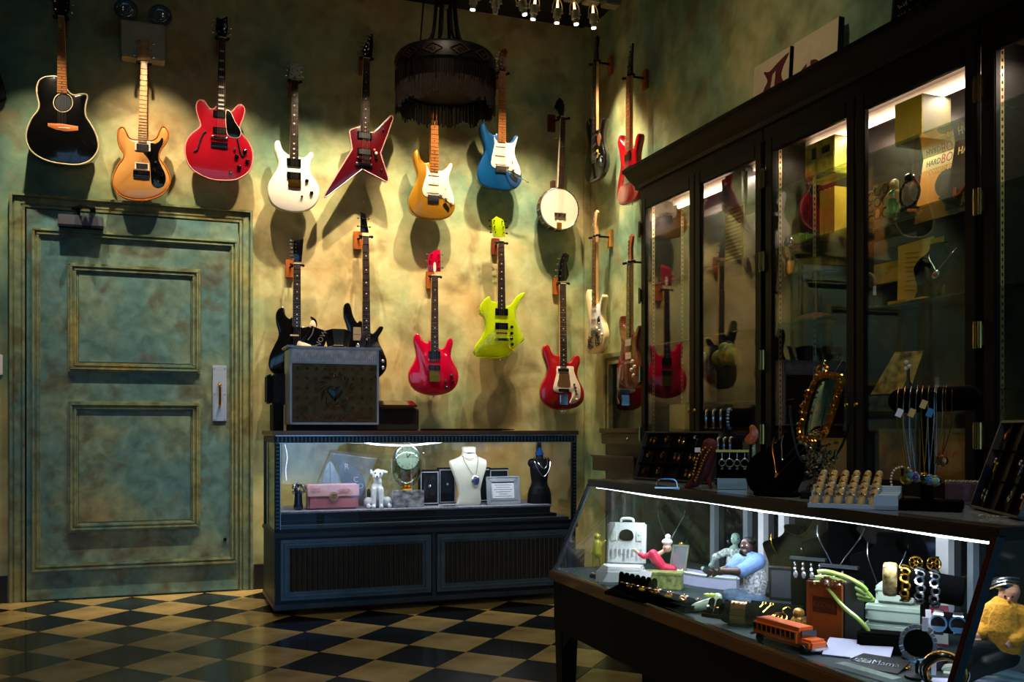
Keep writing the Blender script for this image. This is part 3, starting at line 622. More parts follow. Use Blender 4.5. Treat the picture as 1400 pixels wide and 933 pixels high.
# -- I pink-red, J lime acrylic, K red bass
c = Crop(545, 440, 8.48, (594.3, 377))
guitar(c.F, c.P([(370, 215), (345, 243), (310, 240), (275, 202), (242, 148), (212, 137), (184, 165), (180, 240), (198, 320), (206, 400), (180, 475), (137, 550), (120, 620), (130, 700), (170, 770), (240, 820), (340, 850), (420, 857), (530, 840), (620, 800), (680, 730), (698, 640), (685, 560), (642, 480), (613, 410), (618, 330), (634, 250), (625, 200), (600, 190), (575, 212), (545, 280), (510, 313), (470, 308)]),
       'glossy pink-red guitar with matching red headstock, to the right of the silver chest', bodym=hexm('hot_red', '#b00630', rough=.08), neck=nk(c, 590, 598.6, 377, 588.6, 599.4, 481), head=c.PX([(586, 372), (585.3, 352.5), (587.7, 347), (593.6, 343), (601.8, 341.3), (602.4, 351.3), (602.4, 371.4)]), headm=hexm('hot_red', '#b00630'), fb=ROSE,
       bridge_v=c.p(415, 620)[1], hang='wall hanger with orange block holding the pink-red guitar', parts=mk(c, [('pickup', (415, 390), 135, 84, BLK), ('pickup', (413, 532), 138, 52, BLK), ('bridge', (415, 635), 115, 118, GOLD), ('knob', (612, 628), 21, BLK), ('knob', (543, 690), 18, BLK), ('knob', (560, 770), 21, BLK), ('knob', (628, 700), 15, BLK)])+[('poly', 'truss_cover', c.PX([(592.6, 371), (592.8, 360), (595.6, 360), (595.8, 371)]), .003, CREAM)])
LIME = mat('lime_acrylic', '#d4f01c', .08, trans=.55, coat=.6, noise=.03, ior=1.3)
c = Crop(640, 380, 7.778, (684.8, 331))
guitar(c.F, c.P([(312, 262), (268, 250), (245, 235), (228, 192), (180, 230), (137, 288), (122, 380), (165, 415), (185, 480), (178, 560), (140, 640), (80, 720), (65, 795), (110, 842), (210, 857), (330, 852), (430, 825), (480, 780), (520, 725), (602, 660), (560, 560), (520, 460), (512, 360), (540, 280), (580, 220), (615, 158), (560, 168), (510, 210), (465, 280), (400, 300)]),
       'see-through lime green acrylic guitar with hooked horns', bodym=LIME, neck=nk(c, 680.7, 689, 331, 680, 690.8, 423), head=c.PX([(675.5, 324), (673.5, 312), (672.6, 300.6), (679, 296), (688.5, 301), (690.5, 312), (690.5, 324)]), headm=LIME, fb=ROSE, smooth=2, thick=.040,
       bridge_v=c.p(355, 640)[1], nutm=SILV, hang='wall hanger holding the lime green acrylic guitar', hwood=mat('red_wood_block', '#6e2414', .4), pegm=BLK, parts=mk(c, [('pickup', (355, 365), 135, 70, BLK), ('pickup', (355, 515), 135, 66, BLK), ('bar', (355, 590), 105, 16, GOLD), ('bar', (358, 658), 125, 26, CHROME), ('knob', (462, 525), 17, BLK), ('knob', (460, 590), 17, BLK), ('knob', (460, 650), 17, BLK), ('knob', (465, 708), 17, BLK), ('line', 'cable', [(425, 700), (440, 745), (490, 775)], .004, hexm('yellow_cable', '#e8c020'))]))
c = Crop(730, 460, 8.4875, (769.3, 386))
guitar(c.F, c.P([(300, 228), (240, 215), (206, 172), (182, 112), (147, 97), (114, 130), (112, 210), (140, 300), (163, 380), (148, 460), (102, 550), (82, 640), (92, 730), (140, 800), (220, 843), (320, 858), (430, 845), (520, 813), (578, 750), (588, 670), (568, 590), (530, 520), (510, 450), (517, 380), (540, 300), (534, 240), (502, 217), (470, 240), (438, 290), (380, 300)]),
       'red bass guitar with cream scratchplate and black curled headstock, on the back wall', cat='bass guitar', bodym=hexm('bass_red', '#960c18'), neck=nk(c, 765, 773.3, 388, 765.3, 774.8, 500), head=c.PX([(763, 385), (763.3, 372.6), (766.8, 355), (770, 347), (774, 345), (778.3, 349), (777, 356), (774.8, 360), (778, 376), (774.5, 384)]), headm=BLK, fb=ROSE, pegs='4L', name='bass_guitar', strings=4, inlay='dot',
       bridge_v=c.p(345, 780)[1], hang='wall hanger holding the red bass guitar', parts=mk(c, [('guard', [(265, 352), (360, 350), (455, 352), (462, 400), (490, 480), (532, 570), (540, 640), (533, 715), (492, 768), (425, 785), (412, 762), (440, 700), (432, 655), (400, 640), (300, 655), (250, 648), (223, 610), (240, 520), (262, 430)], 2, CREAM), ('poly', 'centre_panel', [(295, 425), (350, 422), (405, 430), (414, 500), (420, 588), (345, 592), (268, 575), (285, 500)], .0036, mat('bronze_panel', '#8a6444', .4, metal=.5)),
       ('pickup', (340, 393), 125, 34, BLK), ('pickup', (345, 628), 120, 34, BLK), ('bridge', (345, 735), 92, 115, CHROME)]+[('knob', q, 11, BLK) for q in ((465, 560), (480, 600), (487, 638), (492, 672))]+[('knob', (492, 733), 13, CREAM)]))
# -- L, M black instruments behind the chest
c = Crop(360, 400, 4.667, (406, 361))
guitar(c.F, c.P([(188, 160), (165, 165), (142, 142), (133, 98), (105, 97), (82, 135), (85, 200), (100, 270), (70, 340), (40, 410), (38, 480), (80, 525), (180, 542), (280, 530), (340, 490), (345, 430), (322, 350), (300, 290), (328, 240), (346, 210), (335, 170), (302, 153), (318, 195), (290, 215), (240, 215)]),
       'black guitar with cream pointed pickguard, behind the left side of the silver chest', bodym=BLK, neck=nk(c, 401.3, 411, 361, 399.8, 411.4, 447), head=c.PX([(402, 358.5), (401.2, 340), (401.2, 327), (408, 328.5), (415, 326.5), (414, 342), (412.5, 358.5)]), headm=BLK, fb=ROSE, pegs='6L',
       bridge_v=c.p(200, 440)[1], hang='wall hanger holding the black guitar behind the silver chest', side=-.03, parts=mk(c, [('guard', [(306, 182), (322, 180), (336, 205), (330, 235), (300, 225), (292, 216)], 2, CREAM), ('guard', [(222, 312), (250, 318), (300, 335), (330, 372), (250, 400), (215, 350)], 2, CREAM), ('pickup', (198, 275), 54, 9, CREAM), ('pickup', (200, 400), 54, 12, CREAM)]))
c = Crop(360, 400, 4.667, (500, 322))
guitar(c.F, c.P([(625, 182), (600, 190), (576, 150), (556, 80), (535, 65), (515, 88), (514, 150), (532, 210), (548, 280), (543, 340), (520, 420), (520, 500), (560, 560), (650, 580), (730, 550), (780, 500), (790, 440), (770, 380), (745, 330), (735, 290), (758, 250), (768, 222), (745, 215), (715, 250), (685, 257)]),
       'black bass guitar with long horns, behind the right side of the silver chest', cat='bass guitar', bodym=BLK, neck=nk(c, 495.8, 504.2, 323, 495, 506.5, 466), head=c.PX([(493, 317.3), (493.2, 303), (493.2, 290.3), (500.3, 292.9), (501.4, 302), (504.3, 318.3)]), headm=BLK, fb=ROSE, pegs='2x2', name='bass_guitar', strings=4,
       bridge_v=c.p(650, 480)[1], hang='wall hanger holding the black bass guitar', side=-.03, parts=mk(c, [('pickup', (598, 265), 50, 84, mat('grey_pickup_panel', '#8a7a66', .5)), ('knob', (762, 440), 11, SILV), ('knob', (762, 482), 11, SILV)]))
# -- H banjo
c = Crop(725, 120, 4.6625, (769.7, 160))
t = thing('banjo', 'five-string banjo with cream round head and black headstock', 'banjo', c.F @ Vector((0, c.p(185, 905)[1], -.06)))
pc = c.p(187, 772); rr = c.L(120)
P3 = lambda h: (pc[0], pc[1], h)
B(c.F).lathe([(rr*.93, -.075), (rr*1.02, -.07), (rr*1.05, -.03), (rr*.99, -.006)], P3(0), 40).build('rim', BRNW, t)
B(c.F).lathe([(rr*.97, -.02), (rr*.99, -.004), (rr*.97, .0), (.001, .001)], P3(0), 48).build('drum_head', CREAM, t)
B(c.F).ring(P3(-.002), rr*1.0, .004, (0, 0, 1), 48).build('tension_hoop', SILV, t)
for k in range(20):
    a = 2*PI*k/20+.1; B(c.F).cyl((pc[0]+rr*1.05*math.cos(a), pc[1]+rr*1.05*math.sin(a), 0), (pc[0]+rr*1.06*math.cos(a), pc[1]+rr*1.06*math.sin(a), -.045), .003, n=6).build('bracket', SILV, t)
(uL, uR, vT), (bL, bR, vB) = nk(c, 766.6, 772.8, 160, 762.3, 771, 257)
n_ = B(c.F).prism([(uL, vT), (uR, vT), (bR, vB), (bL, vB)], -.016, .006, .002).build('neck', ROSE, t)
B(c.F).prism([(uL-.002, vT), (uL, vT), (bL+.001, vB), (bL-.003, vB)], -.012, .008).build('neck_binding', CREAM, n_)
fr = B(c.F)
for k in range(1, 20):
    v = vT-.52*(1-2**(-k/12)); q = (vT-v)/(vT-vB)
    if q < 1: fr.bb(uL+(bL-uL)*q, uR+(bR-uR)*q, v-.001, v+.001, .006, .008)
fr.build('frets', SILV, n_); B(c.F).bb(uL, uR, vT-.002, vT+.004, 0, .01).build('nut', CREAM, n_)
hd = c.PX([(766, 158), (763, 152), (758.5, 146), (761, 138), (765, 133), (770, 138), (772, 146), (771, 158)])
B(c.F).prism(hd, -.016, .001, .002).build('headstock', BLK, t)
for u, v in ((759, 143), (773, 143), (761, 151), (773, 151), (762.5, 188.5)):
    q = c.px(u, v); B(c.F).cyl((q[0], q[1], -.012), (q[0], q[1], .01), .003, n=8).sph((q[0]-.008, q[1], -.012), (.009, .006, .005), 8).build('tuning_peg', SILV, t)
st = B(c.F)
for k in range(4): st.tube([(uL+(uR-uL)*(.2+.2*k), vT, .012), (pc[0]-.018+.012*k, pc[1]-rr*.32, .018)], .0006, 4)
st.build('strings', STRG, t)
br = c.p(188, 812); bb_ = B(c.F)
bb_.bb(br[0]-.042, br[0]+.042, br[1]+.006, br[1]+.012, .001, .016)
for k in (-.034, 0, .034): bb_.bb(br[0]+k-.007, br[0]+k+.007, br[1]-.012, br[1]+.01, .001, .012)
bb_.build('bridge', BRNW, t)
q = c.p(183, 880); B(c.F).bb(q[0]-.018, q[0]+.018, q[1]-.026, q[1]+.022, -.002, .008).build('tailpiece', BRASS, t, bevel=.002)
q = c.p(160, 615); B(c.F).bb(q[0]-.015, q[0]+.01, q[1]-.03, q[1]+.03, -.06, -.02).build('heel', BRNW, t)
hanger(c.F, c.F @ Vector((0, -.075, -OFF)), 'wall hanger with dark red block holding the banjo', wood=mat('red_wood_block', '#6e2414', .4), side=-.04)
# -- right wall instruments
def rframe(px, py): return frame(atX(px, py, XW-OFF), (0, -1, 0), (0, 0, 1), (-1, 0, 0))
F_ = rframe(814, 84)
guitar(F_, gu_body, 'black double-horned guitar covered with stickers, high in the room corner', bodym=BLK, neck=gu_neck, head=gu_head, headm=BLK, fb=ROSE, pegs='6L', bridge_v=gu_crop.p(345, 640)[1], hang='wall hanger holding the black stickered guitar in the corner',
       parts=[('guard', gu_guard, 2, BLK)]+[tuple(list(p)[:-1]+[BLK if p[0] in ('knob',) else SILV]) for p in gu_parts]+mk(gu_crop, [('poly', 'round_sticker', [(505+28*math.cos(a), 690+30*math.sin(a)) for a in [k*PI/5 for k in range(10)]], .004, mat('grey_sticker', '#8a9aa0', .5)), ('poly', 'square_sticker', [(400, 560), (440, 570), (440, 640), (398, 632)], .0045, mat('yellow_sticker', '#c9a23a', .5)), ('poly', 'flame_sticker', [(420, 420), (470, 400), (500, 470), (470, 540), (430, 500)], .004, mat('brown_sticker', '#7a4a2c', .5))]))
F_ = rframe(860.3, 103)
SUP = [(x+(-14 if x < 250 and y < 200 else 10 if x > 480 and y < 340 else 0), y-(25 if (x < 250 or x > 470) and y < 340 else 0)) for x, y in STRAT]
guitar(F_, gu_crop.P(SUP), 'glossy red guitar high on the right wall above the cabinet corner', bodym=hexm('bright_red', '#a80a16'), neck=gu_neck, head=gu_crop.PX([(683.5, 98), (682, 90), (684, 80), (692, 62), (694, 62), (692, 80), (691.5, 98)]), headm=BLK, fb=hexm('orange_fingerboard', '#b0642c', rough=.4, coat=.2), pegs='6L', bridge_v=gu_crop.p(345, 640)[1], hang='wall hanger holding the glossy red guitar above the cabinet corner',
       parts=mk(gu_crop, [('pickup', (345, 400), 120, 60, BLK), ('pickup', (345, 520), 120, 60, BLK), ('bridge', (345, 615), 120, 70, SILV), ('knob', (450, 600), 16, BLK), ('knob', (480, 660), 16, BLK), ('knob', (440, 545), 8, SILV)]))
F_ = rframe(813.6, 322)
t = guitar(F_, gu_body, 'cream white guitar with black handwritten signatures, lower right wall by the corner', bodym=hexm('cream_body', '#eed6a0'), neck=gu_neck, head=gu_head, headm=MAPLEL, fb=hexm('dark_amber_board', '#6e4220', rough=.4, coat=.2), pegs='6L', bridge_v=gu_crop.p(345, 640)[1], hang='wall hanger with pale wood block holding the signed cream guitar', hwood=mat('pale_wood_block', '#c08a3c', .4),
       parts=[('guard', gu_guard, 2, PAPER)]+gu_parts)
sg = B(F_)
rs = random.Random(5)
for (x0, y0, wd, hh) in ((200, 640, 150, 150), (380, 610, 120, 180), (420, 470, 60, 90)):
    for k in range(5):
        pts = [gu_crop.p(x0+wd*rs.random(), y0+hh*rs.random()) for _ in range(5)]
        sg.tube(catmull([(a, b, .0035) for a, b in pts], 4, False), .0018, 4)
sg.build('signature', BLKM, t)
F_ = rframe(861, 357)
guitar(F_, gu_crop.P([(x, y-(0 if x > 300 else 30)) for x, y in STRAT]), 'brown sunburst guitar with two cream pickups, beside the dark cabinet', bodym=hexm('sunburst', '#4a1408', col2='#8a3410', noise=.3, scale=3), neck=gu_neck, head=gu_head, headm=hexm('brown_head', '#9a4a22'), fb=hexm('brown_board', '#4a2818', rough=.4), pegs='6L', bridge_v=gu_crop.p(345, 600)[1], hang='wall hanger holding the brown sunburst guitar beside the cabinet',
       parts=mk(gu_crop, [('pickup', (345, 400), 110, 60, CREAM), ('pickup', (345, 530), 110, 60, CREAM), ('bar', (345, 600), 100, 20, SILV), ('knob', (430, 600), 18, CREAM), ('knob', (470, 660), 18, CREAM), ('knob', (410, 680), 18, CREAM), ('knob', (450, 740), 18, CREAM)]))
# ============================================================ track lighting
t = thing('light_track', 'grey ceiling track that carries the row of small spotlights', 'light track', (1.0, TRACK_Y, ZC-.05))
B(t).bb(-2.2, 1.85, -.02, .02, .0, .05).build('rail', mat('grey_track', '#7c7a72', .4, metal=.3), t)
for k, x in enumerate((1.55, 1.68, 1.82)):
    B(t).bb(x-.055, x+.055, -.04, .05, -.045, .0).build('adapter', mat('beige_adapter', '#9a957c', .5), t, bevel=.006)
HM = mat('beige_lamp_holder', '#cfc4a0', .4, metal=.2); BULB = mat('halogen_bulb', '#fff2dc', .3, emit=5, noise=0)
ords = ['first', 'second', 'third', 'fourth', 'fifth', 'sixth', 'seventh', 'eighth', 'ninth', 'tenth', 'eleventh', 'twelfth', 'rightmost']
seen = [5, 6, 7, 8, 9, 10, 11, 12]
nm8 = ['leftmost small spotlight of the row, just right of the fringed lamp stem', 'second small spotlight from the left in the ceiling row', 'third small spotlight from the left in the ceiling row', 'fourth small spotlight from the left in the ceiling row', 'fourth small spotlight from the right in the ceiling row', 'third small spotlight from the right in the ceiling row', 'second small spotlight from the right in the ceiling row', 'rightmost small spotlight of the ceiling row, nearest the corner']
for i, (pv, d) in enumerate(HEADS+EXTRA):  # EXTRA heads are added fixtures for the added spots, never in view
    lab = nm8[seen.index(i)] if i in seen else 'small ceiling spotlight out of view above the frame'
    t = thing('track_spotlight', lab, 'spotlight', pv, group=None if i in seen else 'spotlights beyond the frame')
    if i in seen: t['group'] = 'row of ceiling spotlights'
    sd = d.cross(Vector((0, 1, 0))).normalized()
    B().cyl((pv.x, pv.y, ZC if i >= len(SPOTS) else pv.z+.022), pv, .012, .008, 10).build('stem', HM, t)
    lp = [pv, pv+sd*.018+d*.01, pv+sd*.032+d*.04, pv+sd*.034+d*.075, pv+sd*.03+d*.095]
    l2 = [pv+(q-pv)-2*sd*((q-pv).dot(sd)) for q in lp]
    B().tube(catmull(lp, 3, False), .0042, 6).tube(catmull(l2, 3, False), .0042, 6).cyl(pv+sd*.042+d*.088, pv-sd*.042+d*.088, .006, n=8).build('yoke', HM, t)
    B().cyl(pv+d*.012, pv+d*.06, .006, .010, 10).build('reflector_neck', mat('lit_reflector', '#ffcf94', .3, emit=2.5, noise=0), t)
    B().cyl(pv+d*.065, pv+d*.12, .024, .027, 14).cyl(pv+d*.12, pv+d*.150, .019, .017, 12).build('lamp_holder', HM, t)
    B().cyl(pv+d*.149, pv+d*.158, .016, .015, 12).build('bulb', BULB if i >= len(SPOTS) or SPOTS[i][4] else mat('unlit_bulb', '#c8c0b0', .2), t)
# ============================================================ fringed lamp
t = thing('fringed_lamp', 'dark drum chandelier with beaded diamond band and two tiers of fringe', 'chandelier', (1.343, 4.62, 2.62))
BEADK = mat('dark_bead_fabric', '#0d0908', .45, noise=.4, scale=40); RR = .248
B(t).lathe([(.05, .285), (.16, .278), (RR-.01, .25), (RR, .235), (RR, .17), (RR-.008, .165), (.2, .165)], n=48).build('drum_band', BEADK, t)
fr1 = B(t); fr2 = B(t)
for k in range(230):
    a = 2*PI*k/230+R.uniform(-.006, .006); r = RR-.002+R.uniform(-.004, .004); x, y = r*math.cos(a), r*math.sin(a); l = R.uniform(.085, .115)
    fr1.tube([(x, y, .172), (x*1.004, y*1.004, .172-l)], .0020, 4)
    r = RR*.985; x, y = r*math.cos(a+.01), r*math.sin(a+.01); l = R.uniform(.085, .11)+.012*math.sin(k*.16*2)
    fr2.tube([(x, y, .088), (x*1.01, y*1.01, .085-l)], .0032, 4)
fr1.build('fringe', mat('bronze_bead_strands', '#4c3826', .25, metal=.8, noise=.5, scale=50), t)
fr2.build('fringe', mat('black_silk_fringe', '#3a2a1a', .5, noise=.5, scale=40), t)
B(t).lathe([(RR*.955, .17), (RR*.955, .085), (RR*.90, .08), (RR*.90, .17)], n=40).build('inner_drum', BEADK, t)
B(t).lathe([(RR*.9, .089), (RR*.5, .088), (.01, .088)], n=40).build('lining', mat('rust_lining', '#3a1c10', .7), t)
dm = B(t)
for k in range(12):
    a0 = 2*PI*k/12
    for sx in (-1, 1):
        for sz in (-1, 1):
            P_ = []
            for q in (0, .5, 1):
                a = a0+sx*.19*q; P_.append(((RR+.003)*math.cos(a), (RR+.003)*math.sin(a), .204+sz*.026*(1-q)))
            dm.tube(P_, .0026, 4)
    for da, dz in ((-.04, 0), (.04, 0), (0, .008), (0, -.008)): dm.sph(((RR+.004)*math.cos(a0+da), (RR+.004)*math.sin(a0+da), .204+dz), .003, 6)
dm.build('beads', mat('copper_beads', '#7c4528', .3, metal=.4), t)
B(t).lathe([(.035, .50), (.06, .56), (.065, .72), (.05, .9), (.03, 1.1), (.025, 1.298)], n=16).build('stem_bundle', BLKM, t)
for k in range(8):
    a = 2*PI*k/8+.2; ca_, sa_ = math.cos(a), math.sin(a)
    B(t).tube(catmull([(.045*ca_, .045*sa_, .60), (.055*ca_, .055*sa_, .45), (.075*ca_, .075*sa_, .34), (.13*ca_, .13*sa_, .279)], 4, False), .008, 6).build('cord', BLKM, t)
B(t).tube([(-.13, 0, .29), (-.10, .02, .6), (-.03, .0, 1.29)], .004, 6).build('power_cord', BLKM, t)

# ============================================================ far glass case
CX0, CX1, CY0, CY1, CT = .60, 2.392, 5.38, 5.98, 1.015
t = thing('glass_display_case', 'low black and steel-blue glass display case with panelled base, standing under the guitars', 'display case', ((CX0+CX1)/2, (CY0+CY1)/2, 0))
DNT = mat('blue_grey_trim', '#5d6f78', .35, metal=.4, noise=.2)
B().bb(CX0, CX1, CY0+.01, CY1, .06, .44).build('base', CASEK, t, bevel=.004)
B().bb(CX0-.006, CX1+.006, CY0-.006, CY1, .035, .065).build('plinth', CASEM, t, bevel=.003)
for x in (CX0+.08, CX1-.08):
    for y in (CY0+.08, CY1-.08): B().cyl((x-.012, y, .022), (x+.012, y, .022), .022, n=16).bb(x-.008, x+.008, y-.008, y+.008, .022, .045).build('caster', BLKM, t)
B().bb(CX0-.008, CX1+.008, CY0-.012, CY1, .43, .455).build('waist_rail', CASEM, t, bevel=.004)
for a0, a1 in ((CX0+.03, 1.478), (1.514, CX1-.03)):
    pn = mould(B(), a0, a1, .085, .418, CY0+.012, 0, [(.020, .016), (.014, .024), (.014, .012)]).build('panel_frame', mat('steel_blue_frame', '#5c6e78', .35, metal=.3, noise=.2), t, bevel=.002)
    B().bb(a0+.045, a1-.045, CY0+.004, CY0+.011, .13, .373).build('panel_field', CASEB, pn)
    n_ = int((a1-a0-.10)/.028)
    bd = B()
    for k in range(n_): x = a0+.05+(a1-a0-.10)*(k+.5)/n_; B().cyl((x, CY0+.004, .133), (x, CY0+.004, .37), .0105, n=8).build('bead_board', CASEB, pn)
B().bb(1.486, 1.506, CY0+.002, CY0+.014, .065, .43).build('centre_stile', CASEM, t)
# glass box frame
fm = B()
for x in (CX0, CX1-.028):
    fm.bb(x, x+.028, CY0, CY0+.028, .455, .955); fm.bb(x, x+.028, CY1-.028, CY1, .455, .955)
fm.bb(CX0, CX1, CY0, CY0+.03, .948, .985).bb(CX0, CX1, CY1-.03, CY1, .948, .985).bb(CX0, CX0+.03, CY0, CY1, .948, .985).bb(CX1-.03, CX1, CY0, CY1, .948, .985)
fm.bb(CX0, CX1, CY0, CY0+.022, .452, .475)
fm.build('case_frame', CASEK, t, bevel=.002)
dn = B(); k = 0; x = CX0+.012
while x < CX1-.01: dn.bb(x, x+.0085, CY0-.005, CY0+.002, .953, .981); x += .0215
z = .48
while z < .945:
    for x in (CX0+.006, CX1-.022): dn.bb(x, x+.016, CY0-.004, CY0+.002, z, z+.008)
    z += .021
dn.build('dentils', DNT, t)
B().bb(CX0+.004, CX1-.004, CY0-.003, CY0+.001, .985, .990).bb(CX0+.004, CX1-.004, CY0-.003, CY0+.001, .946, .949).bb(CX0+.027, CX0+.031, CY0-.003, CY0, .475, .948).build('silver_beading', SILV, t)
B().bb(CX0-.01, CX1+.01, CY0-.012, CY1+.005, .99, CT).build('top_board', mat('amber_top', '#7a4f22', .3, coat=.3, noise=.3, stretch=(.5, 4, 4)), t, bevel=.003)
for nm, a in (('back_pane', (CX0+.028, CX1-.028, CY1-.013, CY1-.008, .455, .95)), ('side_pane', (CX0+.008, CX0+.013, CY0+.028, CY1-.028, .455, .95)), ('side_pane', (CX1-.013, CX1-.008, CY0+.028, CY1-.028, .455, .95))):
    B().bb(*a).build(nm, GLS, t)
B().bb(CX0+.028, CX1-.028, CY0+.008, CY0+.013, .475, .95).build('front_pane', GLF, t)
# stepped platform
B().bb(CX0+.03, CX1-.035, CY0+.03, CY1-.04, .455, .492).build('lower_step', mat('steel_step', '#5e6a6e', .3, metal=.4), t, bevel=.004)
B().bb(CX0+.03, CX1-.10, CY0+.07, CY1-.06, .492, .512).build('middle_step', CASEK, t, bevel=.003)
B().bb(CX0+.03, CX1-.13, CY0+.105, CY1-.07, .512, .556).build('platform', mat('dark_platform', '#22262a', .4), t)
PT = .562
B().bb(CX0+.03, CX1-.12, CY0+.098, CY1-.07, .550, PT).build('platform_cloth', mat('silver_cloth', '#8f8f9a', .6, noise=.5, scale=80, bump=.5), t, bevel=.003)
# wavy light rope
rp = catmull([(1.10, CY0+.055, .950), (1.16, CY0+.06, .938), (1.26, CY0+.062, .932), (1.36, CY0+.062, .930), (1.46, CY0+.06, .938), (1.56, CY0+.055, .950)], 4, False)
B().tube(rp, .0050, 6).build('light_rope', mat('cool_led', '#eef4ff', .4, emit=7, noise=0), t)
B().tube(catmull([(.66, CY0+.05, .94), (.672, CY0+.05, .87), (.664, CY0+.05, .80), (.668, CY0+.05, .74)], 4, False), .0022, 5).build('reflection_wire', mat('reflection_glow', '#e8f0ff', .4, emit=1.2, noise=0), t)  # glowing wire put in for the faint vertical reflection at the left

# ============================================================ right display cabinet (three bays)
XF = 2.606; ZB, ZT = .80, 2.30
TUBE = mat('warm_tube', '#ffe6cf', .4, emit=6, noise=0)
bays = [(4.965, 3.762), (3.758, 2.522), (2.518, 1.282)]
blab = ['tall dark wood display cabinet bay farthest from the viewer, at its end beside the corner', 'middle bay of the tall dark wood display cabinet with lit shelves', 'nearest bay of the tall dark wood display cabinet at the right edge']
HING = mat('hinge_brass', '#b89a58', .25, metal=1)
for bi, (ya, yb) in enumerate(bays):
    t = thing('display_cabinet', blab[bi], 'cabinet', (2.77, (ya+yb)/2, 0), group='bays of the dark display cabinet')
    B().bb(XF+.02, XW-.002, yb, ya, 0, .78).build('base', BLKW, t, bevel=.003)
    B().bb(XF+.03, XW-.003, ya-.02, ya, .78, 2.42).build('side_panel', BLKW, t)
    B().bb(XF+.03, XW-.003, yb, yb+.02, .78, 2.42).build('side_panel', BLKW, t)
    B().bb(XW-.014, XW-.002, yb+.02, ya-.02, .78, 2.42).build('back_panel', DKIN, t)
    B().bb(XF+.03, XW-.003, yb+.02, ya-.02, 2.335, 2.36).build('inner_ceiling', mat('brown_ceiling_board', '#54402f', .5), t)
    B().bb(XF+.03, XW-.003, yb+.02, ya-.02, .78, .80).build('deck', BLKW, t)
    B().bb(XF, XF+.03, yb, ya, 2.34, 2.45).build('frieze', BLKW, t, bevel=.004)
    for y in (ya-.035, yb+.035):
        for x in (XF+.075, XW-.06):
            s_ = B().bb(x-.008, x+.008, y-.002 if y < (ya+yb)/2 else y+.012, y+.0 if y < (ya+yb)/2 else y+.014, .82, 2.33).build('shelf_standard', mat('standard_strip', '#b49a78', .35, metal=.6), t)
            h_ = B()
            for k in range(60): z = .84+k*.025; yy = y-.0035 if y < (ya+yb)/2 else y+.011; h_.bb(x-.003, x+.003, yy, yy+.003, z, z+.011)
            h_.build('holes', BLKM, s_)
    for k, z in enumerate((2.118, 1.85, 1.505, 1.16)):
        B().bb(XF+.045, XW-.016, yb+.022, ya-.022, z-.007, z).build('glass_shelf', GLSH, t)
    if bi < 2 or True:
        B().cyl((2.79, yb+.10, 2.292), (2.79, ya-.12, 2.292), .011, n=10).build('tube_lamp', TUBE, t)
        B().bb(2.775, 2.805, yb+.06, ya-.08, 2.305, 2.335).build('tube_holder', mat('cream_metal', '#c8bca8', .4), t)
    ym = (ya+yb)/2
    for (d0, d1, hy_) in ((ya-.012, ym+.002, ya-.008), (ym-.002, yb+.012, yb+.008)):
        f = B(); sw = .052
        f.bb(XF, XF+.025, d0-sw, d0, ZB-.05, ZT+.05).bb(XF, XF+.025, d1, d1+sw, ZB-.05, ZT+.05).bb(XF, XF+.025, d1+sw, d0-sw, ZT-.02, ZT+.05).bb(XF, XF+.025, d1+sw, d0-sw, ZB-.05, ZB+.03)
        dr_ = f.build('door', BLKW, t, bevel=.004)
        B().bb(XF+.010, XF+.014, d1+sw, d0-sw, ZB+.03, ZT-.02).build('pane', GLC, dr_)
        for z in (2.17, 1.79, 1.34, 1.0):
            B().bb(XF-.008, XF+.004, hy_-.012, hy_+.012, z-.035, z+.035).cyl((XF-.008, hy_, z-.045), (XF-.008, hy_, z+.045), .007, n=8).build('hinge', HING, dr_)
        kx = d1+sw*.5 if hy_ > ym else d0-sw*.5
        B().lathe([(.004, 0), (.004, .012), (.010, .018), (.006, .024), (.001, .025)], (XF, kx, 1.12), 12, rot=(0, -PI/2, 0)).build('door_knob', BRASS, dr_)
y0, y1 = bays[-1][1], bays[0][0]+.03
t = thing('cornice', 'long black moulded cornice running along the top of the dark cabinet', 'cornice', (2.7, (y0+y1)/2, 2.40))
prof = [(XF+.01, 2.40), (XF-.015, 2.405), (XF-.02, 2.425), (XF-.04, 2.44), (XF-.06, 2.455), (XF-.085, 2.485), (XF-.10, 2.49), (XF-.10, 2.51), (XW-.005, 2.51), (XW-.005, 2.46), (XF+.03, 2.46)]
B(frame((0, y0, 0), (1, 0, 0), (0, 0, 1), (0, 1, 0))).prism(prof, 0, y1-y0).build('cornice_moulding', BLKW, t)
# things standing on top of the cabinet
def canvas(name, label, ya, yb, z0, h, back, art):
    t = thing(name, label, 'picture', (2.87, (ya+yb)/2, z0))
    F_ = frame((2.845, ya, z0), (0, -1, 0), (.06, 0, 1), None)
    B(F_).bb(0, ya-yb, 0, h, -.03, 0).build('canvas', back, t, bevel=.002)
    B(F_).bb(ya-yb-.001, ya-yb+.002, 0, h, -.03, -.001).build('dark_side', BLKM, t)
    art(F_, t, ya-yb, h); return t
CV = mat('cream_canvas', '#d8c8a0', .75, noise=.06)
ARTR = mat('oxblood_paint', '#5c1218', .6, noise=.2)
def art1(F_, t, w_, h):
    pts = [(.30, 0), (.33, .28), (.42, .45), (.36, .62), (.30, .78), (.46, .70), (.66, .80), (.98, .92), (.84, .62), (.80, .40), (.88, .15), (.86, 0)]
    B(F_).prism([tuple(q)[:2] for q in catmull([(x*w_, (.46+.5*y)*h) for x, y in pts], 3)], -.001, .0015).build('painted_guitar', ARTR, t)
    B(F_).prism([(x*w_, (.46+.5*y)*h) for x, y in ((.50, .1), (.62, .12), (.64, .62), (.56, .55))], .0005, .0022).build('painted_highlight', CV, t)
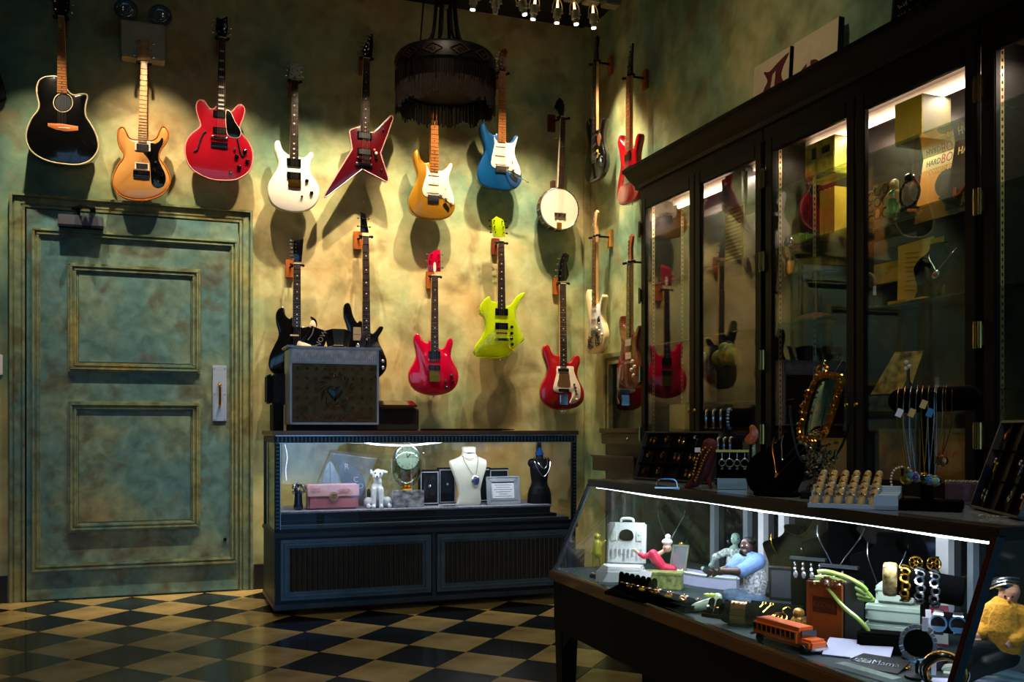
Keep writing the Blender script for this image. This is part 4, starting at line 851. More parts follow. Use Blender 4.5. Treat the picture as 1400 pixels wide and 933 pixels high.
def art2(F_, t, w_, h):
    B(F_).prism([tuple(q)[:2] for q in catmull([(x*w_, (.42+.52*y)*h) for x, y in ((.12, 0), (.16, .22), (.28, .36), (.44, .42), (.60, .30), (.62, 0))], 3)], -.001, .0015).build('painted_guitar', ARTR, t)
    B(F_).prism([(x*w_, (.42+.52*y)*h) for x, y in ((.34, .30), (.42, .30), (.42, .78), (.38, .84), (.35, .76))], .0, .002).build('painted_neck', mat('pale_paint', '#cfc0a0', .6), t)
canvas('canvas_print', 'left canvas with a red guitar body painted on cream, leaning above the cabinet', 4.215, 3.915, 2.51, .365, CV, art1)
canvas('canvas_print', 'right canvas with a red guitar and pale neck, leaning above the cabinet', 3.885, 3.56, 2.51, .365, CV, art2)
t = thing('chalkboard_sign', 'black sign with pale handwriting standing on top of the cabinet at the upper right', 'sign', (2.87, 3.0, 2.51))
F_ = frame((2.83, 3.215, 2.51), (0, -1, 0), (.1, 0, 1), None)
B(F_).bb(0, .62, 0, .50, -.02, 0).build('board', BLKM, t)
B(F_).bb(.008, .014, .004, .496, -.001, .002).build('silver_edge', SILV, t)
g = B(F_); rs = random.Random(3)
for ln in range(9):
    v = .045+ln*.05; u = .035
    while u < .58:
        wd = rs.uniform(.012, .03); pts = [(u+wd*k/4, v+rs.uniform(-.013, .017), .001) for k in range(5)]
        g.tube(catmull(pts, 2, False), .0022, 4); u += wd+.006
g.build('lettering', mat('chalk', '#a89c84', .7), t)
# ============================================================ counter
YN, YF = 1.4565, 3.465
def xt(y): return 1.555+(y-YN)*.0189
def xr(y): return 1.42+(y-YN)*.012
ZR, ZK, XB = .480, .827, 2.05
t = thing('jewellery_counter', 'dark wood jewellery counter with a sloping glass front and lit interior, in the right foreground', 'display counter', (1.75, 2.46, 0))
def slab(b, f0, f1, y0, y1, z0, z1): # x from f0(y) to f1(y)
    return b.add([(f0(y0), y0, z0), (f1(y0), y0, z0), (f1(y1), y1, z0), (f0(y1), y1, z0), (f0(y0), y0, z1), (f1(y0), y0, z1), (f1(y1), y1, z1), (f0(y1), y1, z1)], [(0, 3, 2, 1), (4, 5, 6, 7), (0, 1, 5, 4), (1, 2, 6, 5), (2, 3, 7, 6), (3, 0, 4, 7)])
cst = lambda v: (lambda y: v)
slab(B(), lambda y: xr(y)-.012, lambda y: xr(y)+.03, YN-.02, YF+.02, .437, .474).build('front_rail', RAILW, t, bevel=.004)
slab(B(), lambda y: xr(y)-.004, lambda y: xr(y)+.008, YN, YF, .474, .482).build('metal_lip', SILV, t)
slab(B(), lambda y: xr(y), lambda y: xr(y)+.03, YN, YF, .25, .437).slab if False else None
slab(B(), lambda y: xr(y), lambda y: xr(y)+.03, YN, YF, .25, .437).bb(xr(YF), XB, YF-.03, YF, .25, .45).bb(xr(YN), XB, YN, YN+.03, .25, .45).bb(XB-.03, XB, YN, YF, .25, .47).build('apron', BLKW, t, bevel=.003)
for y in (YF-.08, YN, ):
    for x in (xr(y)-.002, XB-.08): B().add([(x, y, .44), (x+.08, y, .44), (x+.08, y+.08, .44), (x, y+.08, .44), (x+.01, y+.01, 0), (x+.065, y+.01, 0), (x+.065, y+.07, 0), (x+.01, y+.07, 0)], [(0, 1, 2, 3), (7, 6, 5, 4), (0, 4, 5, 1), (1, 5, 6, 2), (2, 6, 7, 3), (3, 7, 4, 0)]).build('leg', BLKW, t, bevel=.004)
B().add([(xr(YF)+.002, YF-.08, .25), (xr(YF)+.002, YF-.16, .25), (xr(YF)+.002, YF-.08, .18), (xr(YF)+.03, YF-.08, .25), (xr(YF)+.03, YF-.16, .25), (xr(YF)+.03, YF-.08, .18)], [(0, 1, 2), (5, 4, 3), (0, 3, 4, 1), (1, 4, 5, 2), (2, 5, 3, 0)]).build('corner_bracket', BLKW, t)
DK = .482
slab(B(), lambda y: xr(y)+.01, cst(XB-.01), YN+.01, YF-.01, .45, DK).build('deck', mat('teal_felt', '#13282c', .8, noise=.3, scale=40, bump=.2), t)
slab(B(), lambda y: xt(y)-.004, lambda y: xt(y)+.062, YN-.004, YF+.004, .800, ZK).build('top_front_rail', mat('dark_walnut_rail', '#2c1810', .3, coat=.4, noise=.4, stretch=(4, .4, 4)), t, bevel=.003)
B().bb(XB-.10, XB+.012, YN, YF, .800, ZK).bb(1.60, XB-.09, YF-.045, YF, .800, ZK).bb(1.60, XB-.09, YN, YN+.03, .800, ZK).build('top_back_rail', mat('dark_walnut_rail', '#2c1810'), t, bevel=.003)
slab(B(), lambda y: xt(y)+.055, cst(XB-.09), YN+.03, YF-.04, .812, .8255).build('top_panel', mat('grey_blue_laminate', '#8793a0', .18, coat=.5, noise=.15, scale=14), t)
TH = .005
B().quad((xr(YN)+.006, YN+.004, DK), (xr(YF)+.006, YF-.004, DK), (xt(YF)+.004, YF-.004, .80), (xt(YN)+.004, YN+.004, .80), TH).build('sloping_pane', GLS, t)
for nm, y in (('end_pane', YF-.006), ('end_pane', YN+.006)):
    B().add([(xr(y)+.01, y-.002, DK), (XB-.012, y-.002, DK), (XB-.012, y-.002, .80), (xt(y)+.008, y-.002, .80), (xr(y)+.01, y+.002, DK), (XB-.012, y+.002, DK), (XB-.012, y+.002, .80), (xt(y)+.008, y+.002, .80)], [(0, 1, 2, 3), (7, 6, 5, 4), (0, 4, 5, 1), (1, 5, 6, 2), (2, 6, 7, 3), (3, 7, 4, 0)]).build(nm, GLS, t)
def post(y, m, w_, nm, dx=0):
    B().add([(xr(y)-.004+dx, y-w_, .47), (xr(y)+.016+dx, y-w_, .47), (xt(y)+.016+dx, y-w_, .81), (xt(y)-.004+dx, y-w_, .81), (xr(y)-.004+dx, y+w_, .47), (xr(y)+.016+dx, y+w_, .47), (xt(y)+.016+dx, y+w_, .81), (xt(y)-.004+dx, y+w_, .81)], [(0, 1, 2, 3), (7, 6, 5, 4), (0, 4, 5, 1), (1, 5, 6, 2), (2, 6, 7, 3), (3, 7, 4, 0)]).build(nm, m, t, bevel=.002)
post(YN+.008, mat('oxblood_post', '#3c0f0c', .3, coat=.4), .008, 'corner_post'); post(YN-.003, CASEM, .003, 'corner_strip', -.002); post(YF, CASEM, .006, 'corner_post')
slab(B(), lambda y: xt(y)+.0, lambda y: xt(y)+.004, YN, YF, .797, .800).build('top_glass_edge', SILV, t)
# rear sliding doors with white posts
B().bb(XB-.012, XB-.004, YN+.01, YF-.01, DK, .80).build('rear_panel', mat('black_back_glass', '#07090b', .12, coat=.6, noise=.2), t)
for y, wd, m in ((3.26, .030, 'g'), (3.035, .028, 'g'), (2.94, .032, 'w'), (2.82, .032, 'w'), (2.10, .045, 'w'), (1.99, .02, 'g')):
    B().bb(XB-.034, XB-.013, y-wd, y+wd*.0, DK, .80).build('rear_post', mat('white_post', '#f2f4f6', .4) if m == 'w' else mat('grey_post', '#7e8a90', .4), t)
lr = [(xt(y)+.018, y, .7955-.002*math.sin(y*9)) for y in [YN+.03+k*(YF-YN-.07)/40 for k in range(41)]]
B().tube(lr, .0048, 6).build('light_strip', mat('cool_strip_led', '#eef5ff', .4, emit=9, noise=0), t)
# under the counter
t = thing('storage_box', 'black box on the floor under the jewellery counter', 'box', (1.75, 2.6, 0))
B(t).bb(-.16, .16, -.30, .42, .0, .235).build('box_body', BLKM, t, bevel=.006)
B(t).bb(-.165, .165, -.305, .425, .225, .24).build('lid', BLKM, t, bevel=.003)
# ============================================================ green mirror niche + drawer chest on the right wall
t = thing('wall_mirror', 'mirror in a green painted moulded frame on the right wall below the hanging guitars', 'mirror', (XW-.02, 5.45, 1.02))
fm = B()
for w0, w1, h in ((0, .03, .05), (.03, .05, .035), (.05, .075, .045)):
    fm.bb(XW-h, XW-.001, 6.03-w1, 6.03-w0, 1.0, 1.54-w0); fm.bb(XW-h, XW-.001, 4.99+w0, 4.99+w1, 1.0, 1.54-w0); fm.bb(XW-h, XW-.001, 4.99+w1, 6.03-w1, 1.54-w1, 1.54-w0)
fm.build('frame', TRIMM, t, bevel=.002)
B().bb(XW-.012, XW-.004, 5.06, 5.957, 1.0, 1.468).build('mirror_glass', mat('dark_mirror', '#6a6a62', .04, metal=1, noise=.05), t)
CHW = mat('olive_brown_chest', '#4a4028', .45, noise=.25)
t = thing('drawer_chest', 'small olive-brown drawer chest with one drawer pulled open, beside the cabinet', 'drawer chest', (2.79, 5.35, 0))
B().bb(2.72, XW-.05, 5.02, 5.66, 0, 1.02).build('carcass', CASEK, t)
B().bb(2.69, XW-.05, 5.0, 5.69, 1.0, 1.03).build('top_board', CHW, t, bevel=.003)
d_ = B().bb(2.695, 2.725, 5.03, 5.67, .93, .998).build('drawer', CHW, t, bevel=.003); B().sph((2.688, 5.28, .962), .010, 10).build('knob', SILV, d_)
d_ = B().bb(2.60, 2.615, 5.03, 5.60, .765, .855).bb(2.615, 2.86, 5.03, 5.04, .775, .85).bb(2.615, 2.86, 5.59, 5.60, .775, .85).bb(2.6, 2.86, 5.03, 5.60, .765, .775).build('drawer', mat('maroon_drawer', '#2a1410', .4), t, bevel=.002)
B().bb(2.59, 2.612, 5.02, 5.61, .850, .862).build('drawer_lip', mat('maroon_lip', '#4a201a', .35), d_)
# ============================================================ helpers for small goods
class Spot:
    """a standing place: local x to the right, y away, z up, turned to face the shop"""
    def __init__(s, name, label, cat, px, py, z, group=None, turn=0, p=None):
        s.p = Vector(p) if p is not None else atZ(px, py, z); s.bx, s.by = px, py
        d = s.p.x*math.sin(YAW)+s.p.y*math.cos(YAW); s.s = 1321/d
        s.rz = -math.atan2(s.p.x, s.p.y)+turn
        s.t = thing(name, label, cat, s.p, s.rz, group)
    def L(s, px, py, y=0): return Vector(((px-s.bx)/s.s, y, (s.by-py)/s.s))
    def b(s): return B(s.t)
def blob(sp, caps, name, m, vox=.0022, it=2, **k):
    b = B(sp.t if isinstance(sp, Spot) else sp)
    for c_ in caps:
        if len(c_) == 2: b.sph(c_[0], c_[1], 14)
        else: b.caps(*c_, n=12)
    return b.build(name, m, sp.t if isinstance(sp, Spot) else sp, remesh=vox, smooth_it=it, **k)
SKIN = mat('tan_skin', '#c48a66', .5); SKIND = mat('dark_skin', '#3a2219', .45); BLUED = mat('denim_blue', '#5f7fb4', .75, noise=.2, scale=60)
PATT = mat('grey_pattern_cloth', '#141a24', .8, noise=.5, scale=140, col2='#e8ecf4'); CAMO = mat('pale_camouflage', '#1c2a26', .8, noise=.5, scale=110, col2='#d8e8de')
MUST = mat('mustard_knit', '#c98a12', .85, noise=.25, scale=150, bump=.5); PINK = mat('bright_pink', '#d81e4c', .5); YEL = mat('yellow_card', '#c9a21c', .6, noise=.2)
GREENT = mat('lime_green_tube', '#9cc452', .3, coat=.4, col2='#b4d86a', scale=20); ORNG = mat('orange_paint', '#d2601c', .35, coat=.3); LAV = mat('lavender_card', '#a8acc8', .7)
PALEG = mat('pale_green_plastic', '#b9cabb', .4); DIAM = mat('crystal_stones', '#e6ecf4', .06, metal=.8, noise=.3, scale=200)
TEALG = mat('teal_glass', '#3a6f78', .1, coat=1)
def chainline(b, pts, r=.0016, sub=5, bead=0, gap=.006):
    P_ = catmull(pts, sub, False)
    if not bead: return b.tube(P_, r, 5)
    acc = 0; last = P_[0]; b.sph(last, bead, 6)
    for q in P_[1:]:
        d = (q-last).length
        while d >= gap: last = last+(q-last).normalized()*gap; b.sph(last, bead, 6); d = (q-last).length
    return b
# ============================================================ on top of the glass case
t = thing('silver_chest', 'ornate silver and bronze box with a heart crest, standing on the glass display case', 'chest', (.955, 5.68, CT))
BRNZ = mat('dark_bronze', '#5c4a28', .4, metal=.7, noise=.45, scale=30, bump=.4); PEWT = mat('pewter', '#c2c6cc', .4, metal=.5, noise=.2)
FX0, FX1, FY = .702, 1.212, 5.56
B().bb(FX0+.01, FX1-.01, FY+.01, FY+.24, CT, 1.05).build('foot_plinth', BLKM, t)
B().bb(FX0+.006, FX1-.006, FY+.006, FY+.235, 1.05, 1.49).build('box_body', BLKM, t)
B().bb(FX0, FX0+.012, FY-.004, FY+.24, 1.05, 1.49).bb(FX1-.012, FX1, FY-.004, FY+.24, 1.05, 1.49).bb(FX0, FX1, FY-.004, FY+.01, 1.05, 1.062).bb(FX0, FX1, FY-.004, FY+.24, 1.478, 1.492).bb(FX0, FX1, FY-.006, FY+.01, 1.398, 1.410).build('silver_frame', PEWT, t, bevel=.002)
B().bb(FX0-.016, FX0+.02, FY-.01, FY+.24, 1.49, 1.50).bb(FX1-.02, FX1+.016, FY-.01, FY+.24, 1.49, 1.50).bb(FX0-.01, FX1+.01, FY-.01, FY+.245, 1.486, 1.497).build('lid_rim', PEWT, t)
tb = B().bb(FX0+.012, FX1-.012, FY-.001, FY+.008, 1.410, 1.478).build('top_band', mat('lilac_silver', '#dcdce6', .4, metal=.2, noise=.3, scale=25), t)
g = B()
for k in range(40): x = FX0+.02+k*(FX1-FX0-.04)/39; g.bb(x-.002, x+.002, FY-.004, FY, 1.414, 1.414+.02+.012*((k*7) % 3))
g.build('scrollwork', PEWT, tb)
fp = B().bb(FX0+.012, FX1-.012, FY+.0, FY+.008, 1.062, 1.398).build('front_panel', BRNZ, t)
g = B()
for i in range(9):
    for j in range(6):
        x = FX0+.045+i*.0525; z = 1.09+j*.056
        if abs(x-.957) < .085 and abs(z-1.26) < .09: continue
        for a in range(4): g.sph((x+.007*math.cos(a*PI/2), FY-.001, z+.007*math.sin(a*PI/2)), (.005, .003, .005), 6)
        g.sph((x, FY-.002, z), .0035, 6)
g.build('studs', mat('copper_boss', '#7a5230', .35, metal=.7, noise=.3), fp)
hrt = [(.957+.045*(math.sin(a)**3)*1.0, 1.235+.0032*(13*math.cos(a)-5*math.cos(2*a)-2*math.cos(3*a)-math.cos(4*a))) for a in [2*PI*k/28 for k in range(28)]]
FR0 = frame((0, FY, 0), (1, 0, 0), (0, 0, 1), (0, -1, 0))
B(FR0).prism(hrt, 0, .014, .006).build('heart_crest', mat('dark_pewter', '#4c5048', .3, metal=.8), fp)
g = B(FR0)
for k in range(34):
    a = 2*PI*k/34; r = .078+.012*math.sin(k*2.3); x, z = .957+r*math.cos(a), 1.25+r*1.08*math.sin(a)
    g.tube([(x, z, .004), (x+.014*math.cos(a*2), z+.014*math.sin(a*2+1), .008), (x+.02*math.cos(a+1), z+.02*math.sin(a+1), .003)], .0035, 5)
for k in range(30): x = FX0+.10+k*.0115; z = 1.10+.012*math.sin(k*1.7); g.ring((x, z, .004), .007, .002, (0, 0, 1), 8, 4)
g.build('scrollwork', mat('copper_boss', '#7a5230'), fp)
# displays standing on the chest
def foldcard(name, label, x0, x1, z0, z1, y, m1, m2, splay=.14):
    xm = (x0+x1)/2; t = thing(name, label, 'display stand', (xm, y, z0))
    w_ = (x1-x0)/2; h = z1-z0
    B(t).add([(-w_*.32, -.02, .012), (w_*.32, -.02, .012), (w_*.45, -.02, h), (-w_*.45, -.02, h), (-w_*.32, -.012, .012), (w_*.32, -.012, .012), (w_*.45, -.012, h), (-w_*.45, -.012, h)], [(0, 1, 2, 3), (7, 6, 5, 4), (0, 4, 5, 1), (1, 5, 6, 2), (2, 6, 7, 3), (3, 7, 4, 0)]).build('centre_face', m1, t)
    for s_ in (-1, 1): B(t).add([(s_*w_*.33, -.02, .012), (s_*w_*.72, .01, .0), (s_*w_, .01, h*.88), (s_*w_*.46, -.02, h), (s_*w_*.33, -.012, .012), (s_*w_*.72, .018, .0), (s_*w_, .018, h*.88), (s_*w_*.46, -.012, h)], [(0, 1, 2, 3), (7, 6, 5, 4), (0, 4, 5, 1), (1, 5, 6, 2), (2, 6, 7, 3), (3, 7, 4, 0)]).build('side_wing', m2, t)
    B(t).box((0, .0, .004), (w_*.9, .05, .008)).build('foot', BLKM, t)
    return t
foldcard('necklace_stand', 'grey and black folded velvet display standing in the middle of the silver chest', .905, 1.065, 1.50, 1.605, 5.62, mat('slate_felt', '#3a4448', .8), BLKM)
t = thing('tent_card', 'tilted black card with white letters on the left of the silver chest', 'card', (.835, 5.60, 1.50))
M_ = frame((.835, 5.585, 1.50), (.92, 0, -.38), (.38, 0, .92))
B(M_).prism([(-.055, .0), (.06, .01), (.055, .11), (-.05, .105)], -.006, 0, .001).build('card', BLKM, t)
text('NOW', M_ @ Matrix.Translation((.028, .058, .0005)) @ Matrix.Rotation(1.5, 4, 'Z'), .042, CREAM, 'lettering', t)
B(M_).tube(catmull([(-.04, .02, .001), (-.03, .06, .001), (-.035, .1, .001)], 3, False), .003, 5).build('curl', CREAM, t)
t = thing('small_card', 'small dark purple card leaning at the right of the silver chest top', 'card', (1.115, 5.60, 1.50))
B(frame((1.115, 5.59, 1.50), (.95, 0, .2), (.2, .1, .95))).prism([(-.022, 0), (.02, 0), (.026, .10), (-.01, .095)], -.005, 0, .001).build('card', mat('purple_card', '#2a2238', .7), t)
B().sph((1.095, 5.585, 1.512), .012, 10).build('bead', SILV, t)
# black cases beside the chest
t = thing('small_speaker', 'black box speaker standing left behind the silver chest', 'speaker', (.665, 5.87, CT))
B(t).bb(-.03, .03, -.09, .09, 0, .155).build('stand_block', BLKM, t)
B(t).bb(-.028, .072, -.10, .10, .155, .335).build('cabinet', mat('speaker_grey', '#191b1d', .6), t, bevel=.01)
B(t).bb(-.062, -.029, -.08, .08, .16, .33).build('grille', BLKM, t, bevel=.01)
t = thing('cash_box', 'black slanted cash box right of the silver chest on the glass case', 'cash box', (1.37, 5.83, CT))
B(t).add([(-.13, -.09, 0), (.13, -.09, 0), (.135, .10, 0), (-.135, .10, 0), (-.14, -.06, .13), (.14, -.06, .13), (.15, .10, .175), (-.15, .10, .175)], [(0, 3, 2, 1), (4, 5, 6, 7), (0, 1, 5, 4), (1, 2, 6, 5), (2, 3, 7, 6), (3, 0, 4, 7)]).build('body', BLKM, t, bevel=.006)
B(t).box((0, -.02, .165), (.25, .12, .012), (.25, 0, 0)).build('lid', BLK, t, bevel=.003)
t = thing('black_rod', 'long thin black stand lying on top of the glass display case', 'rod', (1.78, 5.60, CT))
B(t).bb(-.30, .20, -.03, .03, 0, .012).cyl((.20, 0, .008), (.29, 0, .006), .007, .003, 8).build('rod', BLKM, t, bevel=.002)
# ============================================================ inside the far case
YP = 5.60
def case_thing(name, label, cat, x, y=YP, group=None): return thing(name, label, cat, (x, y, PT), 0, group)
t = case_thing('statuette', 'small dark statuette with silver flowers at the left end of the glass case', 'statuette', .755)
blob(t, [((0, 0, .02), .028), ((0, 0, .02), (0, 0, .10), .026, .020), ((-.01, 0, .10), (-.012, 0, .125), .016, .012), ((0, 0, .145), .014)], 'body', mat('blue_black_glaze', '#1a2036', .2, coat=.8), .003)
b = B(t)
for k in range(16): a = k*.9; b.sph((.032*math.cos(a), -.012+.015*math.sin(a), .118+.022*math.sin(k*1.3)), .0085, 8)
b.build('flowers', SILV, t)
t = case_thing('pink_handbag', 'pink quilted flap handbag with gold clasp in the glass case', 'handbag', .948)
PK = mat('dusty_pink_leather', '#b5727a', .5, noise=.2, scale=8); PK2 = mat('pale_pink_flap', '#d8a8ac', .5, noise=.15, scale=8)
B(t).bb(-.145, .145, -.045, .045, 0, .115).build('body', PK, t, bevel=.012)
B(t).add([(-.147, -.05, .075), (.147, -.05, .075), (.15, -.046, .135), (-.15, -.046, .135), (-.15, .05, .145), (.15, .05, .145), (-.147, -.045, .075), (.147, -.045, .075)], [(0, 1, 2, 3), (3, 2, 5, 4), (6, 7, 1, 0), (0, 3, 4, 6), (1, 7, 5, 2)]).bb(-.149, .149, -.046, .048, .112, .142).build('flap', PK2, t, bevel=.004)
FB = frame(t.location+Vector((0, -.0535, 0)), (1, 0, 0), (0, 0, 1), (0, -1, 0))
text('COCO', FB @ Matrix.Translation((.062, .108, 0)), .022, mat('mauve_print', '#7a4452', .6), 'lettering', t); text('COCO', FB @ Matrix.Translation((-.105, .118, 0)), .018, mat('mauve_print', '#7a4452'), 'lettering', t)
cl = B(FB).cyl((0, .078, -.002), (0, .078, .005), .026, n=24).build('clasp_plate', mat('pale_gold', '#d8b890', .3, metal=.6), t)
B(FB).ring((-.006, .078, .006), .010, .0022, (0, 0, 1), 16, 5).ring((.006, .078, .006), .010, .0022, (0, 0, 1), 16, 5).build('clasp_rings', GOLD, cl)
t = case_thing('dog_figurine', 'white porcelain sitting dog with cocked head and black spots', 'figurine', 1.215)
W = mat('white_porcelain', '#d9dde0', .25, coat=.6, noise=.1, scale=30, bump=.2)
blob(t, [((0, .03, .05), .05), ((-.005, .0, .12), (-.003, .02, .06), .034, .046), ((0, -.005, .15), (-.006, -.01, .175), .026, .022), ((-.03, -.03, .11), (-.032, -.045, .012), .016, .012), ((.012, -.035, .11), (.010, -.048, .012), .016, .012), ((-.035, -.055, .010), .013), ((.008, -.06, .010), .013),
         ((-.055, -.005, .035), .030), ((.055, -.005, .035), .030), ((-.062, -.04, .012), .014), ((.062, -.04, .012), .014), ((-.006, -.01, .195), (.0, -.01, .20), .030, .030), ((-.014, -.04, .185), .018), ((-.016, -.052, .182), .013), ((-.036, -.002, .205), (-.042, -.004, .222), .010, .006), ((.026, -.004, .213), (.05, -.004, .208), .012, .010), ((.05, .05, .03), (.08, .03, .05), .012, .008)], 'body', W, .003)
b = B(t)
for p in ((-.022, -.036, .205), (.006, -.040, .203)): b.sph(p, .0055, 8)
b.sph((-.018, -.064, .186), .006, 8); b.build('eyes_and_nose', BLK, t)
B(t).sph((-.052, .01, .085), (.010, .024, .03), 10).build('black_patch', BLKM, t)
for nm, lab, px, w_, h, lean, mm in (('feather_ornament', 'pale grey leaf ornament standing behind the pink handbag', .965, .055, .27, .0, mat('pale_grey_leaf', '#8b929a', .4, noise=.3, scale=20)), ('lettered_reflection', 'dark grey leaf-shaped reflection with letters, built solid behind the dog figurine', 1.165, .075, .30, -.45, mat('grey_reflection', '#5c5a60', .6, noise=.2))):  # the lettered leaf is a reflection in the glass, built as a solid
    t = case_thing(nm, lab, 'ornament', px, 5.78)
    M_ = t.matrix_basis @ Matrix.Rotation(PI/2, 4, 'X') @ Matrix.Rotation(-lean, 4, 'Z')
    B(M_).prism([tuple(q)[:2] for q in catmull([(0, 0), (w_*.7, h*.25), (w_, h*.55), (w_*.5, h*.85), (0, h), (-w_*.6, h*.8), (-w_*.8, h*.45), (-w_*.4, h*.15)], 3)], -.004, .004, .001).build('leaf', mm, t)
    B(M_).tube([(0, -.0, .004), (0, h*.95, .005)], .002, 5).build('vein', SILV, t)
    if lean:
        for k, ch in enumerate('R CO'):
            if ch != ' ': text(ch, M_ @ Matrix.Translation((.012+.008*k, h*.86-k*.048, .0065)) @ Matrix.Rotation(lean, 4, 'Z'), .046, mat('pale_letters', '#b8bcc8', .5), 'lettering', t)
    B(t).cyl((0, 0, 0), (0, 0, .008), .03, n=16).build('foot', SILV, t)
t = case_thing('patterned_box', 'black and silver patterned box under the watch dome', 'box', 1.39, 5.60)
B(t).bb(-.092, .092, -.055, .055, 0, .10).build('box_body', mat('marbled_silver', '#181a1c', .25, metal=.4, noise=.5, scale=22, col2='#d8dade', stretch=(1, 1, 1.4)), t, bevel=.004)
t = thing('watch_dome', 'oversized pocket-watch clock in an oval glass dome on the patterned box', 'clock', (1.39, 5.60, PT+.10))
B(t).lathe([(.035, 0), (.04, .01), (.02, .02), (.03, .03)], n=20).build('gold_foot', GOLD, t)
DM = Matrix.Translation(Vector((1.39, 5.60, PT+.10+.150)))
B(DM @ Matrix.Diagonal((.092, .05, .130, 1))).ring((0, 0, 0), 1, .035, (0, 1, 0), 40, 6).build('oval_rim', mat('olive_glass_rim', '#5a5840', .15, coat=1), t)
B(DM).sph((0, 0, 0), (.088, .04, .126), 24).build('dome', glass('dome_glass', tint='#cfd6c4', gain=1.6), t)
fc = B(DM).cyl((0, -.012, .042), (0, -.004, .042), .073, n=32).build('dial', mat('pale_dial', '#b9cac8', .4, noise=.2, scale=18), t)
B(DM).ring((0, -.014, .042), .072, .005, (0, 1, 0), 32, 6).build('bezel', SILV, fc)
b = B(DM)
for k in range(12): a = k*PI/6; b.box((.058*math.cos(a), -.0135, .042+.058*math.sin(a)), (.010, .002, .003), (0, -a, 0))
b.build('studs', BLKM, fc)
b = B(DM); b.tube([(0, -.015, .042), (.022, -.015, .07)], .0022, 5).tube([(0, -.015, .042), (-.01, -.015, .088)], .0016, 5).build('hand', BLKM, fc)
B(DM).add([(-.035, -.02, -.082), (0, -.02, -.066), (.035, -.02, -.082), (.035, -.02, -.050), (0, -.02, -.058), (-.035, -.02, -.050), (0, -.012, -.062)], [(0, 1, 4, 5), (1, 2, 3, 4), (0, 6, 1), (1, 6, 2), (3, 6, 4), (4, 6, 5)]).build('bow', mat('dark_red_bow', '#5c1418', .5), t)
B(DM).sph((.10, 0, .07), .010, 10).build('crown', SILV, t)
for k, (x, w_, h, y) in enumerate(((1.545, .12, .215, 5.68), (1.675, .11, .225, 5.74), (1.90, .16, .22, 5.80), (2.03, .13, .215, 5.79))):
    lab = ['black framed jewellery box with a clear lid, right beside the watch dome', 'black jewellery box directly behind the left shoulder of the white bust', 'black jewellery box between the white bust and the silver picture frame', 'black jewellery box rightmost behind the silver picture frame'][k]
    t = case_thing('jewellery_box', lab, 'box', x, y, 'black jewellery boxes at the back of the case')
    B(t).bb(-w_/2, w_/2, -.02, .03, 0, h).build('box_body', BLKM, t, bevel=.003)
    fz = B(t); mould(fz, -w_/2+.004, w_/2-.004, .01, h-.01, -.02, 0, [(.006, .006)]); fz.build('rim', PEWT, t)
    B(t).bb(-w_/2+.02, w_/2-.02, -.023, -.019, h*.3, h-.03).build('inset', mat('inset_dark', '#1e2228', .2), t)
    B(t).sph((0, -.026, h*.55), .010, 10).build('jewel', DIAM, t)
t = case_thing('price_plate', 'white printed strip at the front edge of the case cloth', 'label', 1.62, 5.50)
B(t).bb(-.06, .06, -.012, .012, 0, .018).build('plate', PAPER, t); text('LOVED  BONES', frame(t.location+Vector((0, -.0125, .009)), (1, 0, 0), (0, 0, 1), (0, -1, 0)), .011, BLKM, 'lettering', t)
t = case_thing('necklace_bust', 'tall white necklace bust with a long chain and blue oval locket', 'display bust', 1.775, 5.60)
prf = [(-.068, 0), (-.062, .06), (-.075, .13), (-.098, .19), (-.118, .24), (-.122, .268), (-.10, .278), (-.058, .295), (-.042, .315), (-.040, .352), (0, .358), (.040, .352), (.042, .315), (.058, .295), (.10, .278), (.112, .262), (.108, .22), (.088, .16), (.072, .09), (.066, 0)]
FBm = frame(t.location, (1, 0, 0), (0, 0, 1), (0, -1, 0))
B(FBm).prism([tuple(q)[:2] for q in catmull(prf, 3)], -.022, .022, .014).build('bust', mat('ivory_bust', '#d9d6c2', .5, noise=.05), t)
B(FBm).cyl((0, .335, -.03), (0, .335, .03), .001).lathe([(.042, 0), (.044, .03)], (0, .322, 0), 20, rot=(-PI/2, 0, 0)).build('neck', mat('ivory_bust', '#d9d6c2'), t)
t2 = thing('locket_necklace', 'long thin chain with blue oval locket hung on the white bust', 'necklace', t.location+Vector((0, -.03, .1)))
ch = B(FBm); chainline(ch, [(-.048, .302, .020), (-.03, .26, .026), (.0, .21, .027), (.03, .175, .027)], .0014); chainline(ch, [(.052, .302, .020), (.050, .26, .026), (.042, .21, .027), (.034, .175, .027)], .0014); chainline(ch, [(-.048, .302, .020), (-.02, .284, .030), (.02, .284, .030), (.052, .302, .02)], .0014); ch.build('chain', mat('grey_chain', '#5c564c', .3, metal=1), t2)
B(FBm).lathe([(.001, 0), (.024, .002), (.026, .006), (.02, .012), (.001, .013)], (.035, .148, .022), 20, sy=1.3).build('locket', SILV, t2); B(FBm).lathe([(.014, .012), (.010, .017), (.001, .018)], (.035, .148, .022), 16, sy=1.3).build('stone', mat('blue_enamel', '#2a3474', .15, coat=1), t2)
t = case_thing('framed_certificate', 'silver picture frame with a printed white card in the glass case', 'picture frame', 1.995, 5.585)
FM_ = frame(t.location, (.998, .0, .0), (0, .16, .987))
fz = B(FM_); o = 0
for w_, h in ((.008, .012), (.016, .008), (.010, .011)):
    a0, a1, c0, c1 = -.108+o, .108-o, 0+o, .172-o; fz.bb(a0, a1, c1-w_, c1, 0, h).bb(a0, a1, c0, c0+w_, 0, h).bb(a0, a0+w_, c0, c1, 0, h).bb(a1-w_, a1, c0, c1, 0, h); o += w_
fz.build('frame', PEWT, t, bevel=.001); B(FM_).bb(-.10, .10, .008, .165, -.004, .002).build('backing', mat('slate_mat', '#3c4650', .6), t); B(FM_).bb(-.072, .072, .038, .132, .001, .004).build('card', PAPER, t)
g = B(FM_)
